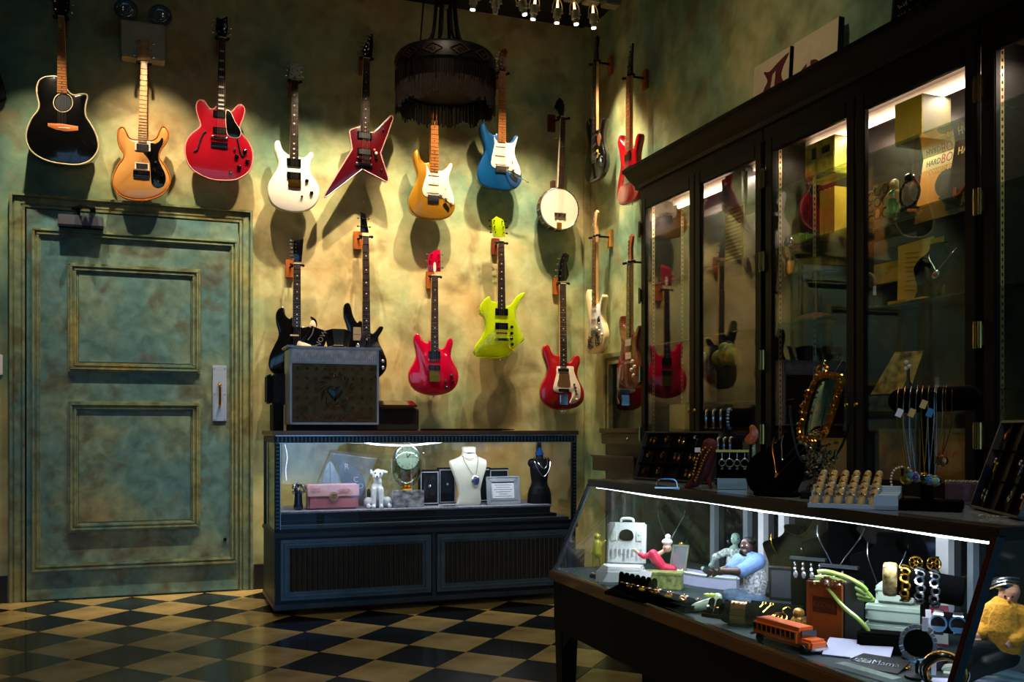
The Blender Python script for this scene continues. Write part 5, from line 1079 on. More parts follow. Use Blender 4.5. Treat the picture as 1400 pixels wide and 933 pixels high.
for k in range(6): wd = (.055, .045, .06, .05, .03, .055)[k]; g.bb(-wd, wd, .118-k*.014, .121-k*.014, .0035, .0045)
g.build('lettering', mat('grey_ink', '#6a6e78', .7), t)
B(t).box((0, .06, .05), (.04, .09, .005), (-.9, 0, 0)).build('easel_back', BLKM, t)
t = case_thing('mannequin_torso', 'black dress-form torso wearing two silver chains, right end of the glass case', 'mannequin', 2.245, 5.62)
blob(t, [((0, 0, .0), (0, 0, .06), .078, .074), ((0, 0, .06), (0, 0, .13), .070, .050), ((0, 0, .13), (0, 0, .22), .050, .062), ((-.035, 0, .24), (.035, 0, .24), .034, .034), ((-.048, 0, .25), .030), ((.048, 0, .25), .030), ((0, 0, .25), (0, 0, .30), .028, .024)], 'torso', mat('black_torso', '#06070c', .6, spec=.15), .004, 4)
B(t).lathe([(.026, .30), (.028, .312), (.016, .33), (.01, .345), (.001, .348)], n=16).build('neck_cap', mat('blue_cap', '#123a78', .3, coat=.5), t)
for lb, dz, wd in (('short silver chain on the black torso', .07, .035), ('long silver chain on the black torso', .115, .055)):
    t2 = thing('chain_necklace', lb, 'necklace', t.location+Vector((0, -.07, .3-dz)), group='chains on the black torso'); ch = B(t)
    chainline(ch, [(-wd*.8, -.025, .288), (-wd*.95, -.052, .262), (-wd*.6, -.072, .285-dz*.7), (0, -.078, .285-dz), (wd*.6, -.072, .285-dz*.7), (wd*.95, -.052, .262), (wd*.8, -.025, .288)], .003)
    ch.build('chain', SILV, t2)
# ============================================================ goods in the dark cabinet (shelves at SH_)
S1, S2, S3, S4, S5 = 2.118, 1.85, 1.505, 1.16, .80
def wx(name, label, cat, y, z, x=2.76, rz=-PI/2, group=None): return thing(name, label, cat, (x, y, z), rz, group)   # local x runs towards the viewer's right, -y faces the shop
t = wx('gift_box', 'yellow and grey cube box standing corner-on on the top shelf', 'box', 2.94, S1, 2.76, .02)
B(t).bb(-.07, .07, -.07, .07, 0, .165).build('box_body', mat('yellow_grey_card', '#5e5a44', .6), t, bevel=.002)
B(t).bb(-.072, -.070, -.0695, .0695, .002, .163).build('yellow_face', mat('lemon_card', '#d8bc18', .5), t)
t = wx('painted_tin', 'mottled yellow-green box on the top shelf at the far lamp end', 'box', 3.495, S1)
B(t).bb(-.10, .10, -.05, .05, 0, .165).build('box_body', mat('mottled_olive', '#6a6a12', .5, noise=.5, scale=16, col2='#cfc030'), t, bevel=.003)
B(t).bb(-.05, -.02, -.052, -.049, .09, .14).bb(.02, .07, -.052, -.049, .10, .13).build('motif', BLKM, t)
t = wx('toy_camera', 'green toy camera on the second shelf', 'camera', 3.655, S2, 2.72)
B(t).bb(-.085, .085, -.02, .02, 0, .042).bb(-.035, .03, -.018, .018, .042, .056).build('body', mat('green_toy_plastic', '#7fa83c', .4), t, bevel=.004)
B(t).lathe([(.026, 0), (.026, .018), (.020, .026), (.014, .024), (.001, .020)], (-.02, -.02, .018), 20, rot=(PI/2, 0, 0)).build('lens', CHROME, t)
B(t).cyl((.06, 0, .042), (.06, 0, .05), .010, n=12).build('shutter_knob', SILV, t)
t = wx('yellow_folder', 'pleated yellow paper fan folder on the second shelf', 'folder', 3.455, S2)
for k in range(7): B(t).bb(-.05+k*.0145, -.038+k*.0145, -.04, .04, 0, .215-.004*(k % 2)).build('pleat', YEL, t)
t = wx('brass_lamp', 'brass ring desk lamp with a wide band shade and wooden foot', 'lamp', 3.59, S3, 2.765)
B(t).lathe([(.130, .205), (.135, .21), (.135, .262), (.130, .268), (.05, .275), (.01, .276)], n=40).lathe([(.13, .206), (.12, .212), (.12, .25), (.01, .25)], n=40).build('shade', BRASS, t)
B(t).cyl((0, 0, .03), (0, 0, .205), .008, n=12).build('stem', BRASS, t)
B(t).lathe([(.09, 0), (.092, .010), (.078, .024), (.05, .034), (.01, .042)], n=32).build('foot', mat('lamp_foot_wood', '#7a4a1c', .35, coat=.5), t)
B(t).ring((0, 0, .005), .088, .006, (0, 0, 1), 32).build('foot_rim', BRASS, t)
# bust displays
def black_bust(t, h=.2, w_=.075, m=None, lean=.25, sc=1):
    m = m or VELV
    M_ = root_matrix(t) @ frame((0, 0, 0), (1, 0, 0), (0, lean, 1), None)
    p_ = [(-.55, 0), (-.5, .2), (-.72, .42), (-1, .66), (-.98, .74), (-.5, .82), (-.34, .9), (-.33, 1), (.33, 1), (.34, .9), (.5, .82), (.98, .74), (1, .66), (.72, .42), (.5, .2), (.55, 0)]
    B(M_).prism([tuple(q)[:2] for q in catmull([(x*w_, y*h) for x, y in p_], 3)], -.02, .016, .012).build('bust', m, t)
    B(t).lathe([(w_*.75, 0), (w_*.75, .008), (.01, .010)], n=24, sy=.7).build('foot', m, t)
    return M_
def necklace(name, label, M_, w_, h0, h1, pend=None, m=SILV, r=.0016, grp=None, ht=.02, bead=0, cat='necklace', pm=None):
    t = thing(name, label, cat, M_ @ Vector((0, h1, ht)), group=grp)
    b = B(M_); chainline(b, [(-w_, h0, ht*.5), (-w_*.85, h0*.7+h1*.3, ht), (-w_*.4, h0*.3+h1*.7, ht), (0, h1, ht), (w_*.4, h0*.3+h1*.7, ht), (w_*.85, h0*.7+h1*.3, ht), (w_, h0, ht*.5)], r, bead=bead); b.build('chain', m, t)
    if pend: pend(M_ @ Matrix.Translation((0, h1, ht)), t)
    return t
def pend_round(rr=.012, m=GOLD, st=None):
    def f(M_, t):
        B(M_).lathe([(rr, -.002), (rr, .002), (rr*.7, .005), (.001, .006)], (0, -rr, 0), 16).build('pendant', m, t)
        if st: B(M_).sph((0, -rr, .005), (rr*.55, rr*.55, .004), 10).build('stone', st, t)
    return f
def pend_cross(s_=.016, m=GOLD):
    def f(M_, t): B(M_).bb(-.003, .003, -s_*1.3, .002, -.001, .003).bb(-s_*.5, s_*.5, -s_*.55, -s_*.2, -.001, .003).build('pendant', m, t)
    return f
t = wx('necklace_card', 'yellow curved display card with a black bust front on the third shelf', 'display stand', 2.90, S3, 2.74, -PI/2+.1)
B(t).add([(-.14, .0, .0), (-.135, .0, .235), (-.02, .06, .26), (-.02, .06, .0), (-.137, .004, 0), (-.132, .004, .235), (-.02, .064, .26), (-.02, .064, 0)], [(0, 3, 2, 1), (4, 5, 6, 7), (0, 1, 5, 4), (1, 2, 6, 5), (2, 3, 7, 6), (3, 0, 4, 7)]).bb(-.14, .03, .055, .06, 0, .25).bb(-.16, .02, -.03, .0, 0, .018).build('yellow_card', mat('ochre_card', '#c79a1a', .6, noise=.15), t)
g = B(t)
for k in range(9): g.box((-.085, .022, .06+.018*k), (.05, .001, .002), (0, 0, .48))
g.build('lettering', mat('brown_ink', '#7a5a1c', .7), t)
M_ = black_bust(t, .24, .10, VELV, .3)
M_ = M_ @ Matrix.Translation((.035, 0, 0))
necklace('pendant_necklace', 'silver necklace with a red stone pendant on the black bust, third shelf', M_, .06, .20, .115, pend_round(.017, SILV, mat('red_stone', '#8c2a1c', .1, coat=1)), r=.0022)
t = wx('handbag', 'small dark bag with an arched tan handle on the third shelf', 'handbag', 3.19, S3, 2.70)
B(t).bb(-.075, .075, -.03, .03, 0, .09).build('body', mat('dark_leather', '#17140e', .4), t, bevel=.01); B(t).tube(catmull([(-.055, 0, .085), (-.05, 0, .13), (0, 0, .15), (.05, 0, .13), (.055, 0, .085)], 4, False), .006, 8).build('handle', mat('tan_leather', '#8a5a2a', .5), t); B(t).bb(.08, .092, -.031, -.026, .05, .085).build('tag', PAPER, t)
t = wx('picture_book', 'landscape picture with grey sky and yellow field, propped at the back of the third shelf', 'picture', 3.18, S3, 2.86)
B(t).bb(-.12, .12, -.012, .02, 0, .13).build('support_box', BLKM, t); B(t).bb(-.125, .125, -.020, -.012, .12, .31).build('board', mat('blue_edge', '#26343c', .5), t)
B(t).bb(-.12, .118, -.0225, -.019, .125, .21).build('yellow_field', mat('field_print', '#c0901c', .5, noise=.35, scale=14), t); B(t).bb(-.12, .118, -.0225, -.019, .212, .305).build('sky_print', mat('sky_print', '#8a7c5c', .5, noise=.35, scale=10, col2='#56606a'), t)
text('SHORES', root_matrix(t) @ frame((-.01, -.0228, .255), (1, 0, 0), (0, 0, 1)), .045, mat('brown_letters', '#5a3c1c', .6), 'lettering', t, sx=.9)
# records
def record(label, y, m, txts, z=S2, x=2.865, extra=None, hdr=None):
    t = wx('record_sleeve', label, 'record', y, z, x, -PI/2, 'record sleeves on the second shelf')
    FL = root_matrix(t) @ frame((0, 0, 0), (1, 0, 0), (0, .18, .984), None)
    B(FL).bb(-.135, .135, 0, .27, -.004, 0).build('sleeve', m, t)
    if hdr: B(FL).bb(-.135, .135, .215, .27, -.0005, .0008).build('header', hdr, t)
    for s_, u, v, sz, mm in txts: text(s_, FL @ Matrix.Translation((u, v, .001)), sz, mm, 'lettering', t, sx=.8)
    if extra: extra(FL, t)
REDI = mat('red_ink', '#a81c1c', .6); INK = mat('black_ink', '#161210', .6)
def portrait(FL, t):
    hm_ = mat('sepia_shadow', '#3a2614', .6, noise=.3)
    B(FL).prism([tuple(q)[:2] for q in catmull([(-.03, .10), (-.05, .14), (-.035, .18), (.0, .195), (.04, .185), (.05, .15), (.035, .11), (.0, .085)], 3)], 0, .001).build('portrait', hm_, t)
    B(FL).prism([tuple(q)[:2] for q in catmull([(-.02, .08), (.01, .06), (.05, .0), (.10, .0), (.07, .06), (.03, .095)], 3)], 0, .001).build('portrait_body', hm_, t)
record('orange record sleeve with a dark portrait and BOP title, left of the pair', 2.965, mat('orange_sleeve', '#c47820', .5, noise=.15), [('HARD', -.075, .24, .035, INK), ('BO', -.005, .242, .055, REDI), ('P', .047, .242, .055, INK), ('DONALD BYRD', -.02, .20, .028, mat('cream_ink', '#d8b070', .6))], extra=portrait, hdr=mat('cream_header', '#c9a870', .5))
def sax(FL, t): B(FL).tube(catmull([(-.02, .19, .001), (-.01, .14, .001), (-.05, .08, .001), (-.09, .04, .001), (-.10, .08, .001)], 4, False), .008, 6).sph((.0, .19, .0), (.022, .03, .002), 10).build('player_print', mat('sepia_red', '#a0522c', .6, noise=.3), t)
record('dark record sleeve with a saxophone player and HANK title, right of the pair', 2.735, mat('brown_sleeve', '#3a241a', .5, noise=.3), [('HANK', -.065, .225, .042, mat('cream_ink', '#d8b070')), ('Jazz', -.03, .03, .05, mat('gold_script', '#c9a860', .5))], x=2.80, extra=sax)
t = wx('figurine', 'blonde lady figurine in a green dress on the second shelf', 'figurine', 3.03, S2, 2.70)
blob(t, [((0, 0, .02), (0, 0, .045), .030, .022), ((0, 0, .045), (0, 0, .085), .017, .022), ((-.022, 0, .095), (.022, 0, .095), .010, .010), ((-.026, -.004, .09), (-.034, -.01, .055), .008, .006), ((.026, -.004, .09), (.034, -.01, .055), .008, .006), ((0, 0, .10), (0, 0, .118), .008, .008), ((0, -.002, .128), .015)], 'body', mat('figurine_skin', '#c9a060', .35, coat=.5), .0025, 2)
blob(t, [((0, 0, .018), (0, 0, .046), .032, .0235), ((0, 0, .046), (0, 0, .088), .0185, .0215)], 'dress', mat('emerald_glaze', '#2f7a2c', .25, coat=.8), .0025, 1)
B(t).sph((0, .005, .133), (.019, .014, .019), 12).sph((-.015, .004, .115), (.007, .008, .02), 8).sph((.015, .004, .115), (.007, .008, .02), 8).build('hair', mat('blonde_glaze', '#c9a850', .3, coat=.6), t)
t = wx('clear_helmet_stand', 'black ring headset standing on the second shelf before the orange sleeve', 'headphones', 2.945, S2, 2.70)
B(t).ring((0, 0, .075), .05, .006, (0, 1, 0), 28, 8).build('band', BLK, t); B(t).sph((0, 0, .135), (.026, .018, .018), 12).build('ear_cup', BLK, t); B(t).bb(-.03, .03, -.02, .02, 0, .02).build('foot', BLKM, t)
for k, (y, lab) in enumerate(((3.245, 'card of round sunglasses at the left of the second shelf'), (3.15, 'card of sunglasses second from the left on the second shelf'))):
    t = wx('sunglasses_card', lab, 'sunglasses', y, S2, 2.80-.05*k, group='sunglasses on the second shelf')
    B(t).bb(-.055, .055, 0, .006, 0, .17).build('card', mat('amber_blister', '#a87a38', .4), t, bevel=.002)
    for j, z in enumerate((.045, .095, .14)):
        b = B(t).ring((-.022, -.006, z), .018, .0035, (0, 1, 0), 16, 5).ring((.022, -.006, z), .018, .0035, (0, 1, 0), 16, 5).tube([(-.006, -.006, z+.005), (.006, -.006, z+.005)], .002, 5); b.build('spectacles', BLK if j != 1 else mat('dark_red_plastic', '#3c1818', .3), t)
# fourth shelf and deck
t = wx('photo_card', 'slanted card of gold and brown photographs on the lowest glass shelf', 'picture', 3.09, S4, 2.70, -PI/2+.5)
B(t).add([(-.05, 0, 0), (.10, 0, 0), (.14, .05, .17), (.03, .05, .17), (-.05, .006, 0), (.10, .006, 0), (.14, .056, .17), (.03, .056, .17)], [(0, 1, 2, 3), (7, 6, 5, 4), (0, 4, 5, 1), (1, 5, 6, 2), (2, 6, 7, 3), (3, 7, 4, 0)]).build('card', mat('photo_print', '#5a451c', .4, noise=.5, scale=30, col2='#c9a848'), t)
t = wx('pearl_brooch', 'white pearl brooch on a small black stand on the lowest glass shelf', 'brooch', 2.93, S4, 2.68)
B(t).lathe([(.03, 0), (.02, .02), (.006, .05), (.006, .10)], n=12).build('stand', BLKM, t); B(t).sph((0, -.01, .115), .011, 10).sph((.018, -.01, .10), .009, 10).sph((-.002, -.01, .092), .009, 10).build('pearls', PEARL, t)
t = wx('necklace_bust', 'black bust with a tagged chain on the lowest glass shelf', 'display bust', 3.44, S4, 2.72, -PI/2+.2); M_ = black_bust(t, .20, .08)
n_ = necklace('tagged_necklace', 'thin gold chain with a price tag on the black bust, lowest glass shelf', M_, .05, .17, .07, pend_round(.008), m=GOLD); B(M_).bb(-.045, -.035, .10, .13, .02, .022).build('tag', PAPER, n_)
for lab, y, w_, mm in (('brown portrait print standing at the left on the cabinet floor', 3.12, .20, mat('sepia_portrait', '#3c2410', .5, noise=.5, scale=9, col2='#a8742c')), ('amber print with a red signature on the cabinet floor', 2.88, .23, mat('amber_portrait', '#7a4a14', .5, noise=.4, scale=6, col2='#b0843c'))):
    t = wx('framed_print', lab, 'picture', y, S5, 2.80, -PI/2, 'prints on the cabinet floor')
    B(t).bb(-w_/2, w_/2, -.006, 0, 0, .225).build('print', mm, t); B(t).bb(-w_/2, w_/2, -.008, -.004, .205, .225).build('top_strip', mat('grey_strip', '#6a6454', .6), t)
    if w_ > .21: B(t).tube(catmull([(-.04, -.008, .14), (-.02, -.008, .12), (0, -.008, .14), (.02, -.008, .11), (.03, -.008, .14), (.05, -.008, .115), (.07, -.008, .14), (.09, -.008, .12)], 3, False), .0022, 5).build('signature', REDI, t)
    else: B(t).prism([(-.02, .08), (.04, .1), (.05, .16), (.0, .19), (-.04, .15)], .007, .009).build('portrait', INK, t)
t = wx('yellow_print', 'plain yellow sheet standing on the cabinet floor behind the gold mirror', 'print', 3.53, S5, 2.78)
B(t).bb(-.14, .14, -.006, 0, 0, .185).build('sheet', mat('ochre_sheet', '#b0821c', .6, noise=.15), t)
# far bay
t = wx('black_case', 'black rounded case on the top shelf of the far bay', 'case', 4.18, S1, 2.78)
B(t).bb(-.11, .11, -.07, .07, 0, .20).build('case_body', mat('green_black_case', '#14180f', .4), t, bevel=.02); B(t).sph((-.05, -.072, .15), (.014, .003, .009), 10).build('badge', PEWT, t)
t = wx('script_card', 'gold card with rows of writing on the second shelf of the far bay', 'card', 4.17, S2, 2.72)
B(t).bb(-.085, .085, -.003, .003, 0, .27).build('card', mat('dim_gold_card', '#6e5c1e', .5, noise=.4, scale=20), t); g = B(t)
for k in range(13): g.bb(-.075, .055+.02*(k % 2), -.0045, -.003, .02+k*.019, .025+k*.019)
g.build('lettering', mat('pale_gold_ink', '#c9b060', .5), t)
t = wx('watch_tray', 'small tray with a round white watch on the third shelf of the far bay', 'tray', 4.45, S3-.17, 2.70)
B(t).bb(-.10, .10, -.012, .012, 0, .12).build('tray', mat('brown_tray', '#5c3c22', .4, noise=.3), t, bevel=.008); B(t).cyl((.04, -.02, .065), (.04, -.012, .065), .030, n=24).build('watch_face', PAPER, t)
B(t).bb(-.10, .10, -.03, .03, -.17, -.002).build('riser', glass('riser_glass', tint='#e8efe8'), t)
t = wx('yellow_bag', 'crumpled yellow and olive bag on the third shelf of the far bay', 'bag', 4.21, S3-.17, 2.70)
blob(t, [((-.06, 0, .05), .045), ((.0, 0, .06), .05), ((.055, 0, .05), .045), ((-.02, 0, .10), .03), ((.04, 0, .09), .03)], 'bag_body', mat('yellow_olive_foil', '#6e7a2c', .35, noise=.5, scale=14, col2='#d8b83a'), .006, 1)
t = wx('amber_block', 'square yellow glass block behind the pendant tray', 'block', 4.62, S5, 2.68)
B(t).bb(-.085, .085, -.03, .03, 0, .36).build('block', mat('amber_glass', '#a88418', .15, coat=1, noise=.35, scale=6), t, bevel=.004)
t = wx('yellow_figurine', 'small yellow figurine on the second shelf of the nearest bay', 'figurine', 2.37, S3+.0, 2.72)
blob(t, [((0, 0, .02), .025), ((-.012, 0, .03), (-.014, 0, .07), .010, .008), ((.012, 0, .03), (.014, 0, .075), .010, .008)], 'body', mat('yellow_glaze', '#d8c020', .3, coat=.6), .003, 1)
# ============================================================ goods on top of the counter
TOPZ = ZK
def tray(name, label, A, Bp, h, lean, cols, rows, grp, seed, gm):
    A = Vector(A); Bp = Vector(Bp); t = thing(name, label, 'jewellery tray', (A+Bp)/2, 0, None)
    U = (Bp-A).normalized(); w_ = (Bp-A).length; out = Vector((U.y, -U.x, 0)); out = -out if out.x > 0 else out
    V = (Vector((0, 0, 1))-out*lean).normalized(); M_ = frame(A, U, V)
    B(M_).bb(0, w_, 0, h, -.02, -.012).build('tray_back', BLKM, t)
    f = B(M_); f.bb(0, w_, 0, .006, -.02, .004).bb(0, w_, h-.006, h, -.02, .004).bb(0, .006, 0, h, -.02, .004).bb(w_-.006, w_, 0, h, -.02, .004); f.build('tray_frame', mat('grey_tray_rim', '#3c3a38', .4), t)
    for k in range(1, cols): B(M_).bb(w_*k/cols-.0015, w_*k/cols+.0015, .006, h-.006, -.014, .0).build('divider', VELV, t)
    for k in range(1, rows): B(M_).bb(.006, w_-.006, h*k/rows-.0015, h*k/rows+.0015, -.014, .0).build('divider', VELV, t)
    rs = random.Random(seed); kinds = ['pendant', 'earrings', 'charm']
    B(t).box((0, 0, .001), (.02, .02, .002)) if False else None
    n = 0
    for r in range(rows):
        for c_ in range(cols):
            u = w_*(c_+.5)/cols; v = h*(r+.5)/rows
            if rs.random() < .14: continue
            n += 1; k = rs.choice(kinds); m = rs.choice(gm)
            cn = ['bottom', 'middle', 'top'][r] if rows == 3 else 'n'
            cnm = ['first', 'second', 'third', 'fourth', 'fifth', 'sixth'][c_]
            j = thing(k if k != 'earrings' else 'earring_pair', '%s %s in the %s row, %s column of the %s' % (['gold', 'silver', 'copper-coloured'][gm.index(m)] if m in gm else 'gold', {'pendant': 'pendant', 'earrings': 'earring pair', 'charm': 'charm'}[k], cn, cnm, grp), {'pendant': 'pendant', 'earrings': 'earrings', 'charm': 'charm'}[k], M_ @ Vector((u, v, -.01)), 0, 'jewels in the '+grp)
            b = B(M_); z = -.008
            if k == 'pendant': b.ring((u, v+.016, z), .004, .001, (0, 0, 1), 10, 4).lathe([(.010, -.002), (.010, .002), (.006, .004), (.001, .005)], (u, v+.002, z), 12); 
            elif k == 'earrings': b.ring((u-.012, v+.012, z), .004, .001, (0, 0, 1), 10, 4).sph((u-.012, v-.002, z), (.006, .010, .003), 8).ring((u+.012, v+.008, z), .004, .001, (0, 0, 1), 10, 4).sph((u+.012, v-.006, z), (.006, .010, .003), 8)
            else: b.tube(catmull([(u-.012, v+.016, z), (u-.002, v+.008, z), (u+.004, v-.004, z), (u+.002, v-.016, z)], 3, False), .0028, 6).sph((u+.006, v+.006, z), .005, 8)
            b.build('jewel', m, j)
            if k == 'charm': B(M_).bb(u-.018, u-.008, v+.008, v+.020, z, z+.001).build('price_tag', PAPER, j)
    return t, M_
COPP = mat('copper_gold', '#c4773c', .25, metal=1)
tray('pendant_tray', 'black compartment tray of pendants leaning at the far end of the counter', (1.757, 3.405, TOPZ+.002), (1.836, 2.985, TOPZ+.002), .195, .35, 5, 3, 'far pendant tray', 4, [GOLD, SILV, COPP])
tray('pendant_tray', 'black compartment tray of earrings leaning at the right end of the counter', (1.885, 1.85, TOPZ+.002), (1.725, 1.56, TOPZ+.002), .225, .35, 4, 3, 'right earring tray', 9, [COPP, SILV, GOLD])
t = Spot('wire_loop', 'small chrome wire loop lying on the counter top before the pendant tray', 'wire', 912, 668, TOPZ)
t.b().tube(catmull([(-.032, .0, .004), (-.030, 0, .022), (-.018, 0, .030), (.018, 0, .030), (.030, 0, .022), (.034, 0, .004)], 3, False), .0028, 6).bb(-.04, .04, -.012, .012, 0, .005).build('wire', CHROME, t.t)
# red velvet boot
s = Spot('velvet_boot', 'dark red velvet high-heeled boot draped with chains on the counter', 'ornament', 955, 668, TOPZ)
blob(s, [(s.L(944, 663), s.L(950, 660), .012, .015), (s.L(938, 666), s.L(944, 664), .007, .012), (s.L(950, 660), s.L(962, 645), .018, .022), (s.L(962, 645), s.L(968, 625), .022, .024), (s.L(968, 625), s.L(970, 610), .024, .026), (s.L(966, 650), s.L(972, 667), .010, .006)], 'boot', mat('oxblood_velvet', '#4c0a10', .8, noise=.4, scale=120, bump=.3), .003)
b = s.b(); chainline(b, [s.L(964, 612, -.03), s.L(956, 622, -.035), s.L(951, 636, -.035), s.L(947, 652, -.03)], bead=.0045, gap=.011); chainline(b, [s.L(972, 612, -.03), s.L(963, 626, -.035), s.L(956, 644, -.035), s.L(950, 658, -.03)], bead=.004, gap=.010); b.build('beads', GOLD, s.t)
s.b().bb(-.012, .006, -.045, -.043, .12, .135).build('price_tag', PAPER, s.t)
# bracelet bars
def bar(sp, x0, x1, z, r, nb, mats_, nm, span, post=True, up=0, base=True):
    t = sp.t; B(t).cyl((x0, 0, z), (x1, 0, z+up), r, n=28).build('padded_bar', VELV, t, bevel=.004)
    if post: B(t).cyl(((x0+x1)/2, 0, 0), ((x0+x1)/2, 0, z-r*.8), .010, n=12).build('post', BLKM, t)
    if base: B(t).lathe([(.05, 0), (.05, .006), (.012, .012)], ((x0+x1)/2, 0, 0), 24).build('foot', BLKM, t)
    for k in range(nb):
        q = span[0]+(span[1]-span[0])*(k/(max(1, nb-1))); x = x0+(x1-x0)*q; zz = z+up*q; nmk, lab, m, kind = mats_[k]
        j = thing(nmk, lab, 'bracelet', root_matrix(t) @ Vector((x, 0, zz-r)), sp.rz, nm)
        b = B(t)
        if kind == 'cuff': b.ring((x, 0, zz), r+.004, .005, (1, 0, 0), 28, 6)
        elif kind == 'link':
            for i in range(14): a = 2*PI*i/14; b.ring((x+.003*(i % 2), (r+.006)*math.cos(a), zz+(r+.006)*math.sin(a)-.004), .009, .003, (0.3*(i % 2), math.cos(a), math.sin(a)), 10, 5)
        elif kind == 'band': b.lathe([(r+.001, -.016), (r+.005, -.013), (r+.007, 0), (r+.005, .013), (r+.001, .016)], (x, 0, zz), 32, rot=(0, PI/2, 0))
        elif kind == 'stones':
            for i in range(18): a = 2*PI*i/18; b.sph((x, (r+.005)*math.cos(a), zz+(r+.005)*math.sin(a)), (.007, .006, .006), 8)
        elif kind == 'watch':
            b.lathe([(r+.001, -.010), (r+.004, -.010), (r+.004, .010), (r+.001, .010)], (x, 0, zz), 28, rot=(0, PI/2, 0)); B(t).cyl((x, -r-.002, zz+.002), (x, -r-.014, zz+.004), .019, n=24).build('watch_case', m, j)
            B(t).cyl((x, -r-.0135, zz+.004), (x, -r-.015, zz+.004), .015, n=24).build('dial', BLK, j)
        b.build('bracelet', m, j)
s = Spot('bracelet_bar', 'upper black bracelet bar with slim silver bangles behind the red boot', 'bracelet stand', 985, 655, TOPZ-.0, turn=-.2, p=atZ(990, 658, TOPZ)+Vector((.03, .03, 0)))
bar(s, -.085, .09, .235, .032, 4, [('bangle', 'leftmost slim silver bangle on the upper bar behind the boot', SILV, 'cuff'), ('bangle', 'second slim silver bangle on the upper bar behind the boot', SILV, 'cuff'), ('bangle', 'third slim silver bangle on the upper bar behind the boot', SILV, 'cuff'), ('beaded_bracelet', 'blue-grey beaded bracelet on the upper bar behind the boot', mat('blue_grey_beads', '#6c8496', .3), 'stones')], 'bangles on the upper far bar', (.08, .55))
s = Spot('bracelet_bar', 'lower black bracelet bar with three silver bangles beside the navy bust', 'bracelet stand', 1002, 663, TOPZ, turn=-.2)
bar(s, -.055, .03, .135, .028, 3, [('bangle', 'left silver bangle on the lower bar by the navy bust', SILV, 'cuff'), ('bangle', 'middle silver bangle on the lower bar by the navy bust', SILV, 'cuff'), ('bangle', 'right silver bangle on the lower bar by the navy bust', SILV, 'cuff')], 'bangles on the lower far bar', (.1, .6))
s = Spot('earring_rack', 'small black rack hung with silver earrings in front of the bracelet bars', 'earring stand', 1002, 668, TOPZ, p=atZ(1000, 669, TOPZ))
s.b().bb(-.045, .05, 0, .006, .0, .02).bb(-.045, .05, 0, .004, .02, .035).build('clear_box', mat('blue_grey_acrylic', '#6f8794', .15, coat=.6), s.t); s.b().bb(-.048, .052, .006, .012, 0, .125).build('back_board', VELV, s.t); s.b().bb(-.05, .055, -.002, .012, .120, .128).build('rail', BRASS, s.t)
for k in range(4):
    x = -.03+k*.024; j = thing('earring', ('leftmost', 'second', 'third', 'rightmost')[k]+' silver drop earring on the small black rack by the bracelet bars', 'earring', root_matrix(s.t) @ Vector((x, -.004, .06)), s.rz, 'earrings on the small black rack')
    s.b().tube([(x, -.004, .118), (x, -.004, .10)], .0008, 4).ring((x, -.004, .086), .010+.003*(k % 2), .0025, (0, 1, 0), 14, 5).sph((x, -.004, .068), .006, 8).build('drop', SILV, j)
t = Spot('amber_pendant', 'orange kidney-shaped disc propped beside the upper bracelet bar', 'ornament', 1018, 592, TOPZ, p=atZ(1018, 661, TOPZ)+Vector((.06, .05, 0)))
t.b().cyl((0, .01, 0), (0, .01, .15), .005, n=8).build('stand', BLKM, t.t); B(root_matrix(t.t) @ frame((0, 0, .15), (1, 0, 0), (0, 0, 1))).prism([tuple(q)[:2] for q in catmull([(-.022, 0), (.0, -.012), (.022, .005), (.028, .035), (.012, .06), (-.006, .055), (-.004, .035), (-.016, .02)], 3)], -.006, .006, .004).build('disc', mat('orange_resin', '#a8571c', .25, coat=.8), t.t)
# navy bust
s = Spot('necklace_bust', 'tilted black and navy velvet necklace bust on the counter beside the gold mirror', 'display bust', 1062, 678, TOPZ, turn=-.5)
b = s.b(); b.add([(-.085, -.03, .0), (.05, .02, 0), (.105, .05, .185), (.055, -.02, .20), (-.06, -.07, .135), (-.10, -.05, .07), (.06, .06, 0), (.11, .06, .18)], [(0, 5, 4, 3, 2, 1), (1, 2, 7, 6), (2, 3, 7), (0, 1, 6)])
B(root_matrix(s.t) @ frame((-.02, 0, .012), (1, .3, 0), (.15, .45, .85))).prism([tuple(q)[:2] for q in catmull([(-.05, 0), (-.10, .06), (-.10, .12), (-.05, .165), (-.02, .21), (.05, .205), (.09, .13), (.085, .05), (.045, 0)], 4)], -.03, .0, .012).build('bust', VELV, s.t)
s.b().add([(.02, .05, 0), (.11, -.01, 0), (.10, .06, .15), (.03, .09, .12), (.0, .09, 0)], [(0, 1, 2, 3), (0, 4, 1), (4, 3, 2), (4, 2, 1), (0, 3, 4)]).build('navy_back', NAVY, s.t); s.b().lathe([(.07, 0), (.072, .010), (.01, .014)], n=28, sy=.7).build('foot', VELV, s.t)
MB_ = root_matrix(s.t) @ frame((-.02, 0, .012), (1, .3, 0), (.15, .45, .85))
necklace('thin_necklace', 'pale gold chain necklace with a small bar, nearest chain on the navy bust', MB_, .055, .18, .055, pend_cross(.010), m=COPP, ht=.006, r=.0022, grp=None); necklace('thin_necklace', 'short pale chain, inner one on the navy bust', MB_, .03, .185, .10, None, m=SILV, ht=.008, r=.0018)
